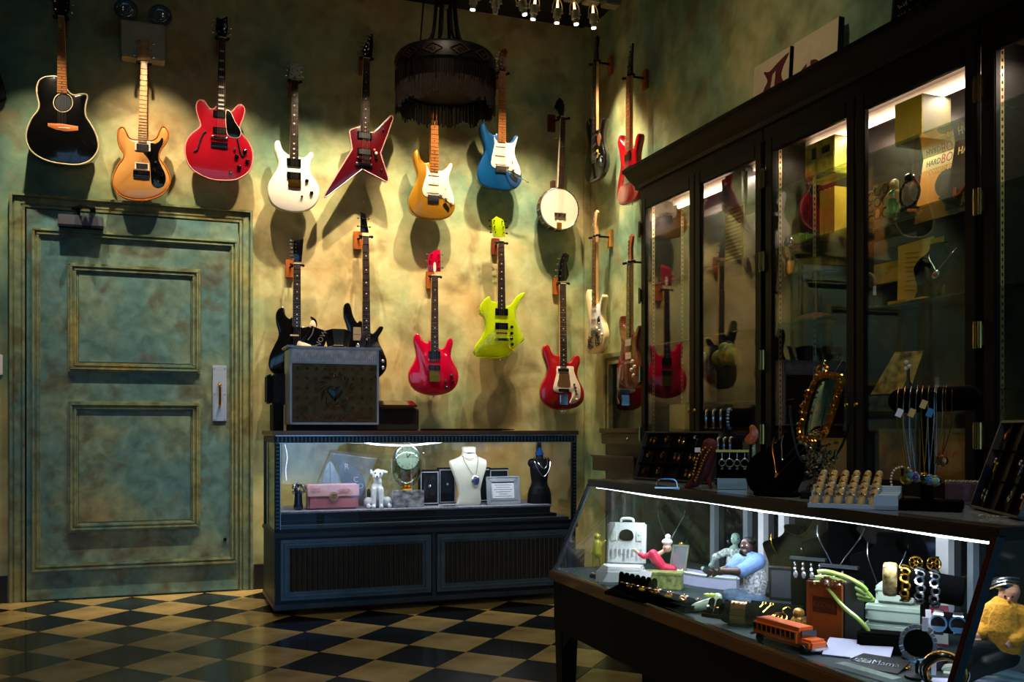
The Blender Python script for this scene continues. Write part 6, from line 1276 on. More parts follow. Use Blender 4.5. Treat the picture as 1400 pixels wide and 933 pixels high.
# gilt mirror on beaded stand
s = Spot('table_mirror', 'tilting mirror in an ornate gold frame on a beaded black stand', 'mirror', 1118, 668, TOPZ, p=atZ(1118, 683, TOPZ)+Vector((.02, .02, 0)))
s.bx, s.by = 1118, 683; s.s = 1321/(s.p.x*math.sin(YAW)+s.p.y*math.cos(YAW))
TURN = Matrix.Rotation(-PI/2-s.rz, 4, 'Z') @ Matrix.Diagonal((1/math.sin(-s.rz), 1, 1, 1))   # the glass faces straight across the shop
outl = [(1087, 603), (1090, 560), (1104, 520), (1117, 513), (1124, 505), (1133, 511), (1150, 512), (1153, 535), (1143, 570), (1137, 596), (1126, 612), (1100, 612)]
LL = lambda a: tuple(s.L(*a))
oc = catmull([s.L(x, y, -.03-.0*x) for x, y in outl], 4)
inn = [(s.L(x, y)) for x, y in ((1099, 594), (1105, 555), (1116, 524), (1128, 520), (1141, 526), (1138, 545), (1130, 575), (1122, 594), (1110, 597))]
FRM = root_matrix(s.t) @ Matrix.Translation((0, -.02, 0)) @ TURN @ frame((0, 0, 0), (1, 0, 0), (0, 0, 1))
o2 = catmull([(v.x, v.z) for v in inn], 4)
cx_, cz_ = s.L(1118, 560).x, s.L(1118, 560).z
B(FRM).prism([(cx_+(q.x-cx_)*1.16, cz_+(q.y-cz_)*1.10) for q in o2], -.006, .0, .001).build('mirror_glass', mat('clear_mirror', '#c8d0cc', .02, metal=1, noise=.01), s.t)
gf = B(FRM); m1 = catmull([(cx_+(q.x-cx_)*1.24, cz_+(q.y-cz_)*1.14, .002) for q in o2], 1)
gf.tube(m1, .0065, 6, True).tube([(q.x+(q.x-cx_)*-.13, cz_+(q.y-cz_)*.93, .004) for q in m1], .004, 5, True)
gm_ = gf.build('frame', AGOLD, s.t); sc_ = B(FRM); rs = random.Random(2)
for k in range(len(m1)*2):
    q = m1[k//2]; r_ = rs.uniform(.005, .0085); a = rs.uniform(0, 6.28)
    sc_.sph((q.x+.006*math.cos(a), q.y+.006*math.sin(a), .008), (r_, r_*.7, .005), 7, rot=(0, 0, a))
top = s.L(1124, 508); sc_.ring((top.x, top.z, .004), .012, .005, (0, 0, 1), 14, 6)
sc_.build('scrollwork', AGOLD, gm_)
s.b().bb(-.05, .05, -.01, .035, 0, .018).build('foot', BLKM, s.t)
sd_ = s.b(); sd_.tube(catmull([(0, 0, .015), (.002, .0, .06), (-.003, -.0, .13), (0, -.02, .165)], 4, False), .006, 6); sd_.tube(catmull([(0, 0, .09), (-.05, -.01, .11), (-.072, -.02, .20), (-.078, -.03, .26)], 4, False), .0035, 5); sd_.tube(catmull([(0, 0, .09), (.05, -.01, .13), (.082, -.02, .22), (.078, -.03, .30)], 4, False), .0035, 5); sd_.build('branches', mat('dark_vine', '#1a1d1a', .4, metal=.4), s.t)
lv = s.b()
for k in range(230):
    a = rs.uniform(0, 6.28); z = rs.uniform(.02, .16); r_ = rs.uniform(.005, .05)*(.4+z*5); lv.sph((r_*math.cos(a)*.9, r_*math.sin(a)*.35-.01, z), (.0075, .0028, .0055), 6, rot=(a, z*40, a))
lv.build('leaves', mat('pewter_leaves', '#454a48', .25, metal=.7, noise=.5, scale=80, col2='#a89468'), s.t)
# ring tray
s = Spot('ring_tray', 'pale blue stepped tray with rows of wooden finger ring holders on the counter', 'ring tray', 1165, 694, TOPZ, turn=-.12)
TRB = mat('pale_blue_tray', '#a8bccc', .5, noise=.05)
for k in range(4): s.b().bb(-.10, .11, -.045+k*.028, .07, .0, .010+k*.014).build('step', TRB, s.t)
s.b().bb(.055, .11, -.045, .07, 0, .035).build('end_block', TRB, s.t)
FW = mat('pale_finger_wood', '#b89a60', .5, noise=.2, scale=60)
for r in range(4):
    for c_ in range(6):
        x = -.085+c_*.027; y = -.03+r*.028; z = .010+r*.014
        s.b().caps((x, y, z), (x+.008, y+.012, z+.030), .0095, .0085, 10).build('finger_holder', FW, s.t)
        j = thing('ring', '%s ring, %s row of the wooden finger tray, %s from the left' % (('silver', 'gold', 'copper')[(r+c_) % 3], ('front', 'second', 'third', 'back')[r], ('first', 'second', 'third', 'fourth', 'fifth', 'sixth')[c_]), 'ring', root_matrix(s.t) @ Vector((x+.005, y+.007, z+.018)), s.rz, 'rings on the wooden finger holders'); m = (SILV, GOLD, COPP)[(r+c_) % 3]
        s.b().ring((x+.0055, y+.008, z+.021), .0098, .0014, (.2, .35, .9), 14, 4).sph((x+.003, y-.002, z+.026), .003, 6).build('band', m, j)
# necklace T-bar
s = Spot('necklace_stand', 'black T-shaped necklace stand with many pendant chains at the right of the counter', 'necklace stand', 1268, 697, TOPZ, turn=-.1)
H_ = s.L(1268, 548).z
s.b().bb(-.078, .078, -.045, .045, 0, .024).build('foot', VELV, s.t, bevel=.003); s.b().bb(-.014, .014, -.014, .014, .02, H_-.02).build('post', VELV, s.t, bevel=.002); s.b().caps((-.060, 0, H_), (.090, 0, H_+.005), .030, .030, 20).build('padded_bar', VELV, s.t)
cols = [(-.058, GOLD, None), (-.044, SILV, TEALG), (-.030, SILV, mat('amethyst', '#4a2c6a', .1, coat=1)), (-.004, GOLD, mat('onyx', '#0a0a0a', .1, coat=1)), (.010, SILV, mat('blue_topaz', '#2a5f94', .1, coat=1)), (.028, SILV, mat('green_quartz', '#7c9a6a', .1, coat=1)), (.048, COPP, None)]
names_ = ['leftmost gold chain with round pendant', 'silver chain with teal stone', 'silver chain with purple stone', 'gold chain with ringed black stone', 'silver chain with blue stone', 'silver chain with large pale green stone', 'rightmost copper chain, slack end']
for k, (x, m, st_) in enumerate(cols):
    zb = (.075, .083, .08, .078, .074, .072, .12)[k]; xx = x*.75
    j = thing('pendant_necklace', names_[k]+' on the black T-shaped stand', 'necklace', root_matrix(s.t) @ Vector((xx, -.04, zb)), s.rz, 'necklaces on the T-shaped stand')
    b = s.b(); b.tube(catmull([(x-.006, 0, H_+.036), (x-.006, -.032, H_+.01), (x-.005, -.037, H_-.06), (xx, -.040, zb+.012)], 4, False), .0012, 5).tube(catmull([(x+.008, 0, H_+.036), (x+.008, -.032, H_+.01), (x+.007, -.037, H_-.06), (xx, -.040, zb+.012)], 4, False), .0012, 5); b.build('chain', m, j)
    s.b().lathe([(.013, -.003), (.014, 0), (.010, .004), (.001, .005)], (xx, -.042, zb), 16, rot=(PI/2, 0, 0)).build('pendant', m, j)
    if st_: s.b().sph((xx, -.047, zb), (.009, .004, .008), 10).build('stone', st_, j)
    if k in (0, 2, 3, 4): s.b().box((x, -.044, H_-.03 if k != 3 else H_-.01), (.014, .001, .020), (0, .4, 0)).build('price_tag', (PAPER, PAPER, mat('manila', '#c9a868', .7), mat('manila', '#c9a868'), mat('blue_tag', '#3a7fb4', .6))[k], j)
s = Spot('bead_necklace', 'loop of pale beads with a bronze disc left of the T-shaped stand', 'necklace', 1232, 668, TOPZ, p=atZ(1228, 690, TOPZ)+Vector((.05, .04, 0)))
s.b().cyl((0, .02, 0), (0, .02, .09), .004, n=8).bb(-.02, .02, .0, .04, 0, .006).build('stand', BLKM, s.t); b = s.b(); chainline(b, [(-.01, 0, .02), (-.028, 0, .05), (-.022, 0, .085), (.0, .01, .095), (.022, 0, .085), (.03, 0, .05)], bead=.003, gap=.008); b.build('beads', PEARL, s.t); s.b().sph((-.018, -.004, .016), (.016, .003, .020), 12, rot=(0, .7, 0)).build('bronze_disc', BRASS, s.t)
s = Spot('stone_box', 'open dark box edged with sparkling stones right of the T-stand', 'box', 1300, 682, TOPZ, p=atZ(1305, 686, TOPZ)+Vector((.06, .03, 0)))
s.b().bb(-.045, .045, -.03, .03, 0, .045).build('box_body', BRNW, s.t, bevel=.002); b = s.b()
for k in range(9): b.sph((-.04+k*.01, -.03, .052), .0052, 8)
b.build('stones', DIAM, s.t)
s = Spot('coiled_chain', 'pale chain coiled loosely on the counter before the right earring tray', 'chain', 1362, 708, TOPZ)
b = s.b(); chainline(b, [(.035*math.cos(a)*(1-.03*a)+.01*a-.03, .016*math.sin(a*1.3), .003) for a in [k*.5 for k in range(20)]], bead=.0022, gap=.005); b.build('links', SILV, s.t)
# ============================================================ inside the counter
def I(name, label, cat, px, py, turn=0, group=None, dz=0, p=None): return Spot(name, label, cat, px, py, DK+dz, group, turn, p)
# clear support legs for things
s = I('vanity_case', 'white open vanity case with mirror lid at the far end inside the counter', 'vanity case', 850, 798, -.15)
VW = mat('white_vanity', '#cfd8d6', .4, noise=.08, scale=20)
s.b().bb(-.085, .085, -.05, .05, 0, .055).build('base', VW, s.t, bevel=.01); s.b().bb(-.07, .07, -.035, .045, .05, .062).build('tray', WHITE, s.t, bevel=.002)
lid = B(root_matrix(s.t) @ frame((.0, .045, .06), (1, 0, 0), (0, .15, .98))).bb(-.062, .078, 0, .150, -.012, 0).build('lid', VW, s.t, bevel=.006)
LF = root_matrix(s.t) @ frame((.008, .044, .06), (1, 0, 0), (0, .15, .98))
B(LF).prism([tuple(q)[:2] for q in catmull([(-.024, .09), (.0, .084), (.024, .09), (.022, .115), (0, .125), (-.022, .115)], 3)], 0, .004).build('mirror', BLK, lid)
for x in (-.045, .045): B(LF).bb(x-.010, x+.010, .085, .118, 0, .004).cyl((x, .108, .003), (x, .108, .006), .004, n=8).build('latch', PALEG, lid)
g = B(LF)
for k in range(8): g.bb(-.055+k*.015, -.048+k*.015, .018+.006*(k % 3), .055, 0, .003)
g.build('scrollwork', PEWT, lid); B(LF).tube(catmull([(-.022, .15, -.008), (-.018, .162, -.008), (.018, .162, -.008), (.022, .15, -.008)], 3, False), .005, 6).build('handle', PALEG, lid)
s = I('finger_ring_display', 'sloping black holder with a row of velvet fingers in front of the vanity case', 'ring display', 862, 818, -.9)
s.b().add([(-.10, -.03, 0), (.10, -.03, 0), (.10, .05, 0), (-.10, .05, 0), (-.10, .05, .035), (.10, .05, .035), (.10, -.03, .010), (-.10, -.03, .010)], [(0, 3, 2, 1), (0, 1, 6, 7), (7, 6, 5, 4), (4, 5, 2, 3), (0, 7, 4, 3), (1, 2, 5, 6)]).build('base', VELV, s.t, bevel=.002)
for k in range(7):
    x = -.085+k*.028; s.b().caps((x, .03, .028), (x-.006, .035, .062), .010, .009, 10).build('finger', VELV, s.t)
    j = thing('ring', '%s ring on the %s velvet finger before the vanity case' % (('gold', 'silver')[k % 2 == 0], ('first (leftmost)', 'second', 'third', 'middle', 'fifth', 'sixth', 'last')[k]), 'ring', root_matrix(s.t) @ Vector((x, .03, .04)), s.rz, 'rings on the black velvet fingers'); s.b().ring((x-.001, .031, .036), .0108, .0018, (-.15, .1, 1), 14, 5).build('band', SILV if k % 2 else GOLD, j)
s = I('stone_row', 'row of small crystal studs on a black strip at the far front corner', 'studs', 832, 795, -.9)
s.b().bb(-.10, .10, -.008, .008, 0, .012).build('strip', VELV, s.t)
for k in range(9): s.b().sph((-.09+k*.022, 0, .015), .006, 8).build('stone', DIAM, s.t)
s = I('green_glass_figure', 'small yellow-green glass figure at the far left end of the counter', 'figurine', 793, 768, 0, p=(1.60, 3.40, DK))
blob(s, [((-.015, 0, 0.008), (-.01, 0, .06), .006, .010), ((.015, 0, .008), (.01, 0, .06), .006, .010), ((0, 0, .06), (0, 0, .10), .018, .016), ((-.016, 0, .09), (-.03, 0, .06), .006, .005), ((.016, 0, .09), (.03, -.01, .11), .006, .005), ((0, 0, .125), .013)], 'body', mat('citrus_glass', '#a8a010', .15, coat=1, trans=.3), .003)
s = I('pink_doll', 'small doll in a hot pink outfit leaning by the white vanity case', 'doll', 895, 800, 0)
blob(s, [(s.L(905, 775), s.L(897, 765), .014, .017), (s.L(897, 765), s.L(893, 758), .017, .014), (s.L(893, 758), s.L(880, 762), .009, .007), (s.L(880, 762), s.L(873, 757), .007, .006), (s.L(873, 757), s.L(868, 753), .006, .007), (s.L(905, 775), s.L(918, 778), .012, .010), (s.L(897, 760), s.L(910, 752), .009, .006), (s.L(912, 749), .016)], 'body', mat('doll_skin', '#d8a890', .5), .0025)
blob(s, [(s.L(905, 775), s.L(897, 765), .017, .020), (s.L(897, 765), s.L(893, 758), .020, .017), (s.L(893, 758), s.L(880, 762), .0115, .009), (s.L(880, 762), s.L(875, 758.5), .009, .0085), (s.L(905, 775), s.L(920, 778), .015, .014)], 'outfit', PINK, .0025)
s.b().sph(s.L(912, 741), (.019, .016, .013), 12).sph(s.L(913, 734), (.010, .009, .010), 10).build('hair', mat('white_hair', '#d8d4d0', .7), s.t); s.b().sph(s.L(909, 749, -.015), .0022, 6).sph(s.L(915, 749, -.015), .0022, 6).build('eyes', BLK, s.t)
s = I('dresser_mirror', 'little pale green framed mirror standing beside the pink doll', 'mirror', 925, 795, -.25)
FM2 = root_matrix(s.t) @ frame((0, 0, .012), (1, 0, 0), (.10, .15, .98))
fz = B(FM2); fz.bb(-.028, .028, 0, .006, -.004, .004).bb(-.028, .028, .112, .118, -.004, .004).bb(-.030, -.024, 0, .118, -.004, .004).bb(.024, .030, 0, .118, -.004, .004); fz.build('frame', mat('sage_metal', '#8a9474', .35, metal=.5), s.t)
B(FM2).bb(-.025, .025, .004, .114, -.003, .001).build('mirror_glass', mat('milky_mirror', '#9aa0a8', .15, metal=.6, noise=.2), s.t); B(FM2).sph((-.0, .122, 0), (.010, .006, .004), 8).build('crest', BRASS, s.t); s.b().bb(-.03, .03, -.015, .03, 0, .012).build('foot', PALEG, s.t)
s = I('green_tin', 'mottled green tin box in front of the pink doll', 'tin', 908, 805, -.15)
s.b().bb(-.062, .062, -.03, .03, 0, .055).build('tin_body', mat('mottled_green', '#4c5a24', .4, noise=.5, scale=50, col2='#a8b468'), s.t, bevel=.003); s.b().bb(-.064, .064, -.032, .032, .048, .058).build('lid', mat('mottled_green', '#4c5a24'), s.t, bevel=.002)
s = I('white_tag_card', 'folded white paper card leaning beside the green tin', 'card', 878, 808, .2)
s.b().add([(-.025, 0, 0), (.010, -.01, 0), (.034, .0, .062), (-.004, .01, .066), (-.025, .003, 0), (.010, -.007, 0), (.034, .003, .062), (-.004, .013, .066)], [(0, 1, 2, 3), (7, 6, 5, 4), (0, 4, 5, 1), (1, 5, 6, 2), (2, 6, 7, 3), (3, 7, 4, 0)]).build('card', PAPER, s.t)
s = I('gem_cushion', 'long black cushion scattered with brooches near the front glass', 'cushion', 905, 826, -.95)
s.b().bb(-.17, .17, -.04, .05, 0, .03).build('cushion', VELV, s.t, bevel=.008)
rs = random.Random(11); bc = [GOLD, SILV, mat('rust_brooch', '#9a4a34', .4), mat('lemon_brooch', '#c9b848', .4), PEARL, mat('rose_brooch', '#c88a84', .4)]
bn = ['gold', 'silver', 'rust-coloured', 'lemon yellow', 'pearl white', 'rose pink']
for k in range(14):
    u = -.15+.30*(k/13); v = -.02+.045*((k*5) % 3)/2; m = bc[k % 6]
    j = thing('brooch', '%s brooch on the long black cushion, %s from its far end' % (bn[k % 6], ['first', 'second', 'third', 'fourth', 'fifth', 'sixth', 'seventh', 'eighth', 'ninth', 'tenth', 'eleventh', 'twelfth', 'thirteenth', 'last'][k]), 'brooch', root_matrix(s.t) @ Vector((u, v, .03)), s.rz, 'brooches on the long black cushion')
    if k % 3 == 0: s.b().sph((u, v, .034), (.014, .009, .005), 10).build('brooch', m, j)
    elif k % 3 == 1:
        b = s.b()
        for a in range(5): b.sph((u+.008*math.cos(a*1.256), v+.008*math.sin(a*1.256), .034), (.005, .005, .003), 6)
        b.build('petals', m, j); s.b().sph((u, v, .036), .004, 6).build('centre', GOLD, j)
    else: s.b().tube(catmull([(u-.016, v, .033), (u, v+.006, .036), (u+.016, v-.003, .033)], 3, False), .003, 6).build('bar', m, j)
s = I('blue_tray', 'curved lavender-blue tray with a green rim under the seated dolls', 'tray', 958, 800, -.75)
arc = [(-.16+.32*k/12, -.035*math.sin(PI*k/12)) for k in range(13)]
s.b().add([(x, y, 0) for x, y in arc]+[(x, y, .038) for x, y in arc]+[(x, .06, 0) for x, y in arc]+[(x, .06, .038) for x, y in arc], [(i, i+1, 14+i, 13+i) for i in range(12)]+[(13+i, 14+i, 40+i, 39+i) for i in range(12)]+[(26+i, 39+i, 40+i, 27+i) for i in range(12)]+[(0, 13, 39, 26), (12, 38, 51, 25)]).build('tray', LAV, s.t)
s.b().tube([(x, y+.002, .040) for x, y in arc], .005, 6).build('rim', PALEG, s.t)
for k, (x, y) in enumerate(((-.07, -.02), (.06, -.02))):
    s.b().sph((x, y, .046), (.010, .006, .004), 8).build('leaf_knob', BRASS, s.t)
TRZ = .040
s1 = I('camouflage_doll', 'masked figure in pale camouflage sitting behind the man doll', 'figure', 983, 800, 0, dz=0)
s1.bx, s1.by = 983, 800
blob(s1, [(s1.L(1002, 785), s1.L(1002, 768), .020, .022), (s1.L(1002, 768), s1.L(1003, 752), .022, .018), (s1.L(992, 755), s1.L(1014, 755), .012, .012), (s1.L(1004, 752), s1.L(1005, 745), .009, .009), (s1.L(1005, 738), s1.L(1005, 734), .017, .015), (s1.L(992, 755), s1.L(978, 762), .011, .009), (s1.L(978, 762), s1.L(974, 771), .009, .006), (s1.L(974, 771, -.0), s1.L(971, 774), .006, .007), (s1.L(998, 785, 0), s1.L(976, 785, -.01), .013, .011), (s1.L(976, 785, -.01), s1.L(962, 778, -.01), .011, .009), (s1.L(1014, 755), s1.L(1018, 775), .011, .009), (s1.L(1004, 790, 0), s1.L(982, 792, -.02), .013, .010)], 'body', mat('green_mask', '#7c9c8a', .6, noise=.2, scale=60), .0025)
blob(s1, [(s1.L(1002, 785), s1.L(1002, 768), .023, .025), (s1.L(1002, 768), s1.L(1003, 754), .025, .020), (s1.L(992, 755), s1.L(1014, 755), .014, .014), (s1.L(992, 755), s1.L(978, 762), .0135, .0115), (s1.L(1014, 755), s1.L(1018, 770), .0135, .011)], 'jacket', CAMO, .0025)
blob(s1, [(s1.L(1002, 788, 0), s1.L(976, 786, -.01), .0165, .0145), (s1.L(976, 786, -.01), s1.L(964, 779, -.01), .0145, .011), (s1.L(1004, 792, 0), s1.L(984, 793, -.02), .0165, .013)], 'trousers', mat('charcoal_cloth', '#16181c', .8), .0025)
s1.b().sph(s1.L(1001, 736, -.014), .0028, 6).sph(s1.L(1008, 736, -.014), .0028, 6).build('eyes', BLK, s1.t)
s = I('man_doll', 'bearded man doll in blue shirt and patterned vest seated with arms stretched forward', 'doll', 1022, 830, 0)
L = s.L
blob(s, [(L(1026, 815), L(1028, 795), .034, .038), (L(1028, 795), L(1026, 775), .038, .034), (L(1012, 766), L(1036, 766), .022, .022), (L(1022, 762), L(1021, 755), .013, .012), (L(1021, 748), L(1021, 744), .020, .018), (L(1018, 755, -.012), .010),
         (L(1010, 767, -.01), L(1000, 776, -.03), .017, .014), (L(1000, 776, -.03), L(985, 780, -.035), .013, .009), (L(985, 780, -.035), L(978, 783, -.035), .009, .008), (L(1034, 768, -.02), L(1012, 778, -.06), .020, .016), (L(1012, 778, -.06), L(992, 778, -.07), .015, .010), (L(992, 778, -.07), L(986, 780, -.07), .010, .009),
         (L(1020, 815, -.01), L(998, 812, -.05), .024, .020), (L(998, 812, -.05), L(994, 828, -.05), .018, .013), (L(1034, 818, -.01), L(1016, 822, -.06), .024, .020), (L(1016, 822, -.06), L(1008, 831, -.05), .018, .012)]+
     [(L(978, 783, -.035), L(971-k, 779+3.2*k, -.037), .0040, .0030) for k in range(4)]+[(L(979, 781, -.035), L(976, 775, -.037), .004, .003)]+[(L(986, 780, -.07), L(979-k, 776+3.2*k, -.072), .0042, .0032) for k in range(4)]+[(L(987, 778, -.07), L(984, 772, -.072), .004, .003)], 'body', SKIND, .0022, 1)
blob(s, [(L(1012, 767), L(1036, 767), .0245, .0245), (L(1028, 785), L(1026, 770), .038, .036), (L(1010, 767, -.01), L(1000, 776, -.03), .0205, .0185), (L(1034, 768, -.02), L(1014, 778, -.055), .0245, .021)], 'shirt', BLUED, .0028)
blob(s, [(L(1027, 815), L(1030, 797), .038, .0415), (L(1030, 797), L(1029, 780), .0415, .0395)], 'vest', PATT, .0028)
blob(s, [(L(1022, 817, -.01), L(998, 813, -.05), .0285, .0235), (L(998, 813, -.05), L(994, 826, -.05), .0225, .018), (L(1034, 819, -.01), L(1016, 822, -.06), .0285, .0235), (L(1016, 822, -.06), L(1009, 829, -.05), .0225, .018)], 'jeans', mat('grey_denim', '#4c6480', .8, noise=.35, scale=70), .0028)
s.b().sph(L(1024, 741, .004), (.021, .020, .015), 14).build('hair', BLKM, s.t); s.b().sph(L(1016, 755, -.010), (.012, .010, .012), 10).build('beard', BLKM, s.t)
s.b().sph(L(1015, 746, -.014), .0024, 6).sph(L(1021, 745, -.018), .0024, 6).build('eyes', PEARL, s.t); s.b().ring(L(1019, 762, -.006), .016, .0025, (.3, .5, 1), 18, 5).build('gold_chain', GOLD, s.t)
s = I('glass_slipper', 'pale green glass shoe with a yellow-green flower near the front glass', 'ornament', 965, 838, .2)
blob(s, [((-.045, 0, .014), (-.02, 0, .018), .010, .015), ((-.02, 0, .018), (.02, 0, .030), .015, .016), ((.02, 0, .030), (.035, 0, .045), .015, .014), ((.035, 0, .04), (.040, 0, .006), .006, .005)], 'shoe', mat('celadon', '#a4bca0', .25, coat=.8), .0028)
b = s.b()
for a in range(6): b.sph((.01+.012*math.cos(a), -.006+.006*math.sin(a), .052), (.008, .005, .006), 8)
b.build('flowers', mat('lime_petals', '#b8cc4c', .4), s.t)
s = I('ring_stand', 'cluster of black ring fingers with silver rings beside the glass shoe', 'ring display', 985, 845, -.5)
s.b().bb(-.05, .05, -.02, .03, 0, .010).build('base', VELV, s.t)
for k in range(4):
    x = -.036+k*.024; s.b().caps((x, 0, .012), (x+.006, .006, .045), .010, .009, 10).build('finger', VELV, s.t)
    j = thing('ring', ('leftmost', 'second', 'third', 'rightmost')[k]+' chunky ring on the black fingers beside the glass shoe', 'ring', root_matrix(s.t) @ Vector((x, 0, .03)), s.rz, 'rings on the fingers beside the glass shoe'); s.b().ring((x+.002, .003, .028), .0108, .003, (.1, .1, 1), 14, 5).build('band', (SILV, GOLD)[k % 2], j)
s = I('gold_cuff', 'wide gold cuff with square stones on a black velvet roll', 'cuff bracelet', 1012, 856, -.25)
s.b().caps((-.032, 0, .034), (.032, 0, .034), .030, .030, 20).bb(-.03, .03, -.02, .02, 0, .012).build('velvet_roll', VELV, s.t)
s.b().lathe([(.031, -.021), (.034, -.021), (.034, .021), (.031, .021)], (0, 0, .034), 32, rot=(0, PI/2, 0)).build('cuff', mat('rose_gold', '#d89a50', .2, metal=1), s.t)
for k in range(3): s.b().box((-.0+(k-1)*.013, -.016, .063), (.007, .009, .004), (.5, 0, 0)).build('stone', BLK, s.t)
s = I('tool_card', 'black card with gold pins and a round wire brooch near the front glass', 'jewellery card', 1048, 858, -.35)
TF = root_matrix(s.t) @ frame((0, 0, .003), (1, 0, 0), (0, .85, .5))
B(TF).bb(-.075, .075, 0, .10, -.004, 0).build('card', VELV, s.t)
for k, (x, lb) in enumerate(((-.04, 'left long gold pin with a loop on the black card'), (-.018, 'right long gold pin with a loop on the black card'))):
    j = thing('hat_pin', lb, 'pin', TF @ Vector((x, .02, .001)), s.rz, 'pins on the black card'); B(TF).tube([(x-.02, .012, .003), (x+.004, .082, .003)], [.0042, .0026], 6).build('shaft', BRASS, j); B(TF).ring((x+.006, .088, .003), .005, .0015, (0, 0, 1), 12, 5).build('loop', GOLD, j)
j = thing('wire_brooch', 'round spiral wire brooch with a short chain on the black card', 'brooch', TF @ Vector((.025, .03, .001)), s.rz); B(TF).ring((.025, .035, .003), .021, .0018, (0, 0, 1), 24, 5).ring((.022, .035, .004), .012, .0016, (0, 0, 1), 18, 5).ring((.026, .036, .004), .006, .0014, (0, 0, 1), 14, 5).tube(catmull([(.03, .056, .003), (.025, .07, .003), (.035, .083, .003), (.045, .075, .003)], 3, False), .0022, 5).build('spiral', GOLD, j)
s = I('jewel_easel', 'upright black frame behind the tool card', 'frame', 1068, 822, -.2)
s.b().bb(-.038, .038, 0, .012, 0, .105).build('frame', CASEK, s.t, bevel=.002); s.b().bb(-.030, .030, -.003, .001, .010, .095).build('inset', mat('steel_inset', '#39434c', .3), s.t); s.b().bb(-.04, .04, -.002, .014, .103, .109).build('silver_edge', SILV, s.t)
s = I('leopard_charm', 'small gold leopard-spotted charm behind the orange bus', 'charm', 1092, 862, 0)
blob(s, [((0, 0, .02), .022), ((0, 0, .045), .016), ((-.01, -.012, .012), (-.012, -.02, .006), .007, .005), ((.01, -.012, .012), (.012, -.02, .006), .007, .005)], 'body', mat('leopard_gold', '#3a2408', .3, metal=.3, noise=.5, scale=120, col2='#e0a848'), .0025)
# orange harmonica-bus
A_ = atZ(1050, 884, DK); B__ = atZ(1116, 899, DK)
t = thing('toy_bus', 'orange toy school bus with a row of windows along the front rail', 'toy bus', (1.475, 2.02, DK), -PI/2+.10)
BW = .032
B(t).bb(-.105, .070, -BW, BW, .010, .058).build('body', ORNG, t, bevel=.010)
B(t).bb(.066, .105, -BW*.85, BW*.85, .008, .034).build('bonnet', ORNG, t, bevel=.006)
for k in range(9):
    x = -.094+k*.0172; B(t).bb(x, x+.0115, -BW-.0012, -BW+.004, .030, .046).build('window', BLK, t)
B(t).bb(.066, .0712, -BW*.72, BW*.72, .036, .052).build('windscreen', BLK, t)
for x in (-.07, .085):
    for y in (-BW, BW): B(t).cyl((x, y-.004, .011), (x, y+.004, .011), .011, n=16).build('wheel', BLKM, t)
B(t).bb(-.108, -.103, -BW, BW, .012, .018).bb(.104, .108, -BW*.85, BW*.85, .010, .016).build('bumper', SILV, t)
# wooden plaque box
s = I('wooden_box', 'upright brown wooden box with a dark stamped plaque behind the orange bus', 'box', 1122, 888, -.62, p=(1.585, 2.02, DK))
s.b().bb(-.055, .055, 0, .085, 0, .155).build('box_body', mat('dark_box_side', '#1a1014', .4), s.t, bevel=.002); s.b().bb(-.052, .052, -.004, .001, .004, .151).build('front_board', mat('amber_board', '#8a4a18', .35, coat=.4, noise=.3, scale=8), s.t, bevel=.001)
mould(s.b(), -.052, .052, .004, .151, -.003, 0, [(.006, .004)]).build('moulding', mat('amber_board', '#8a4a18'), s.t)
s.b().bb(-.034, .036, -.006, -.003, .075, .115).build('plaque', mat('plaque_brown', '#3a1a0c', .4), s.t)
text('KODAK', root_matrix(s.t) @ frame((.001, -.0065, .095), (1, 0, 0), (0, 0, 1)), .019, mat('plaque_letter', '#6a3a1a', .4), 'lettering', s.t)
# green coiled tubes with sunflower clips
s = I('green_coil_necklace', 'bundle of lime green tube necklaces clipped with two sunflowers on the wooden box', 'necklace', 1130, 820, 0, p=(1.60, 2.04, DK+.158))
s.bx, s.by = 1120, 812; s.s = 1321/(s.p.x*math.sin(YAW)+s.p.y*math.cos(YAW))
paths = [[(1110, 802), (1124, 801), (1147, 807), (1166, 817), (1173, 824)], [(1107, 810), (1125, 809), (1150, 817), (1173, 829)], [(1105, 817), (1125, 818), (1150, 827), (1178, 834), (1170, 824)], [(1114, 821), (1135, 824), (1160, 835), (1182, 838), (1172, 830)], [(1120, 818), (1142, 842), (1160, 855), (1172, 868), (1177, 882)]]
for k, pth in enumerate(paths): s.b().tube(catmull([s.L(x, y, -.02+.004*k-((.02, .06, .085, .09, .09)[i] if k == 4 else 0)) for i, (x, y) in enumerate(pth)], 5, False),   .0054, 8).build('tube', GREENT, s.t)
for px in (1122, 1138):
    q = s.L(px, 813 if px < 1130 else 817, -.046)
    b = s.b()
    for a in range(10): b.sph((q.x+.011*math.cos(a*.628), q.y, q.z+.011*math.sin(a*.628)), (.005, .003, .005), 6)
    f_ = b.build('sunflower', mat('bronze_petal', '#6a3a14', .3, metal=.5), s.t); s.b().sph((q.x, q.y-.003, q.z), .006, 10).build('crystal_centre', DIAM, f_)
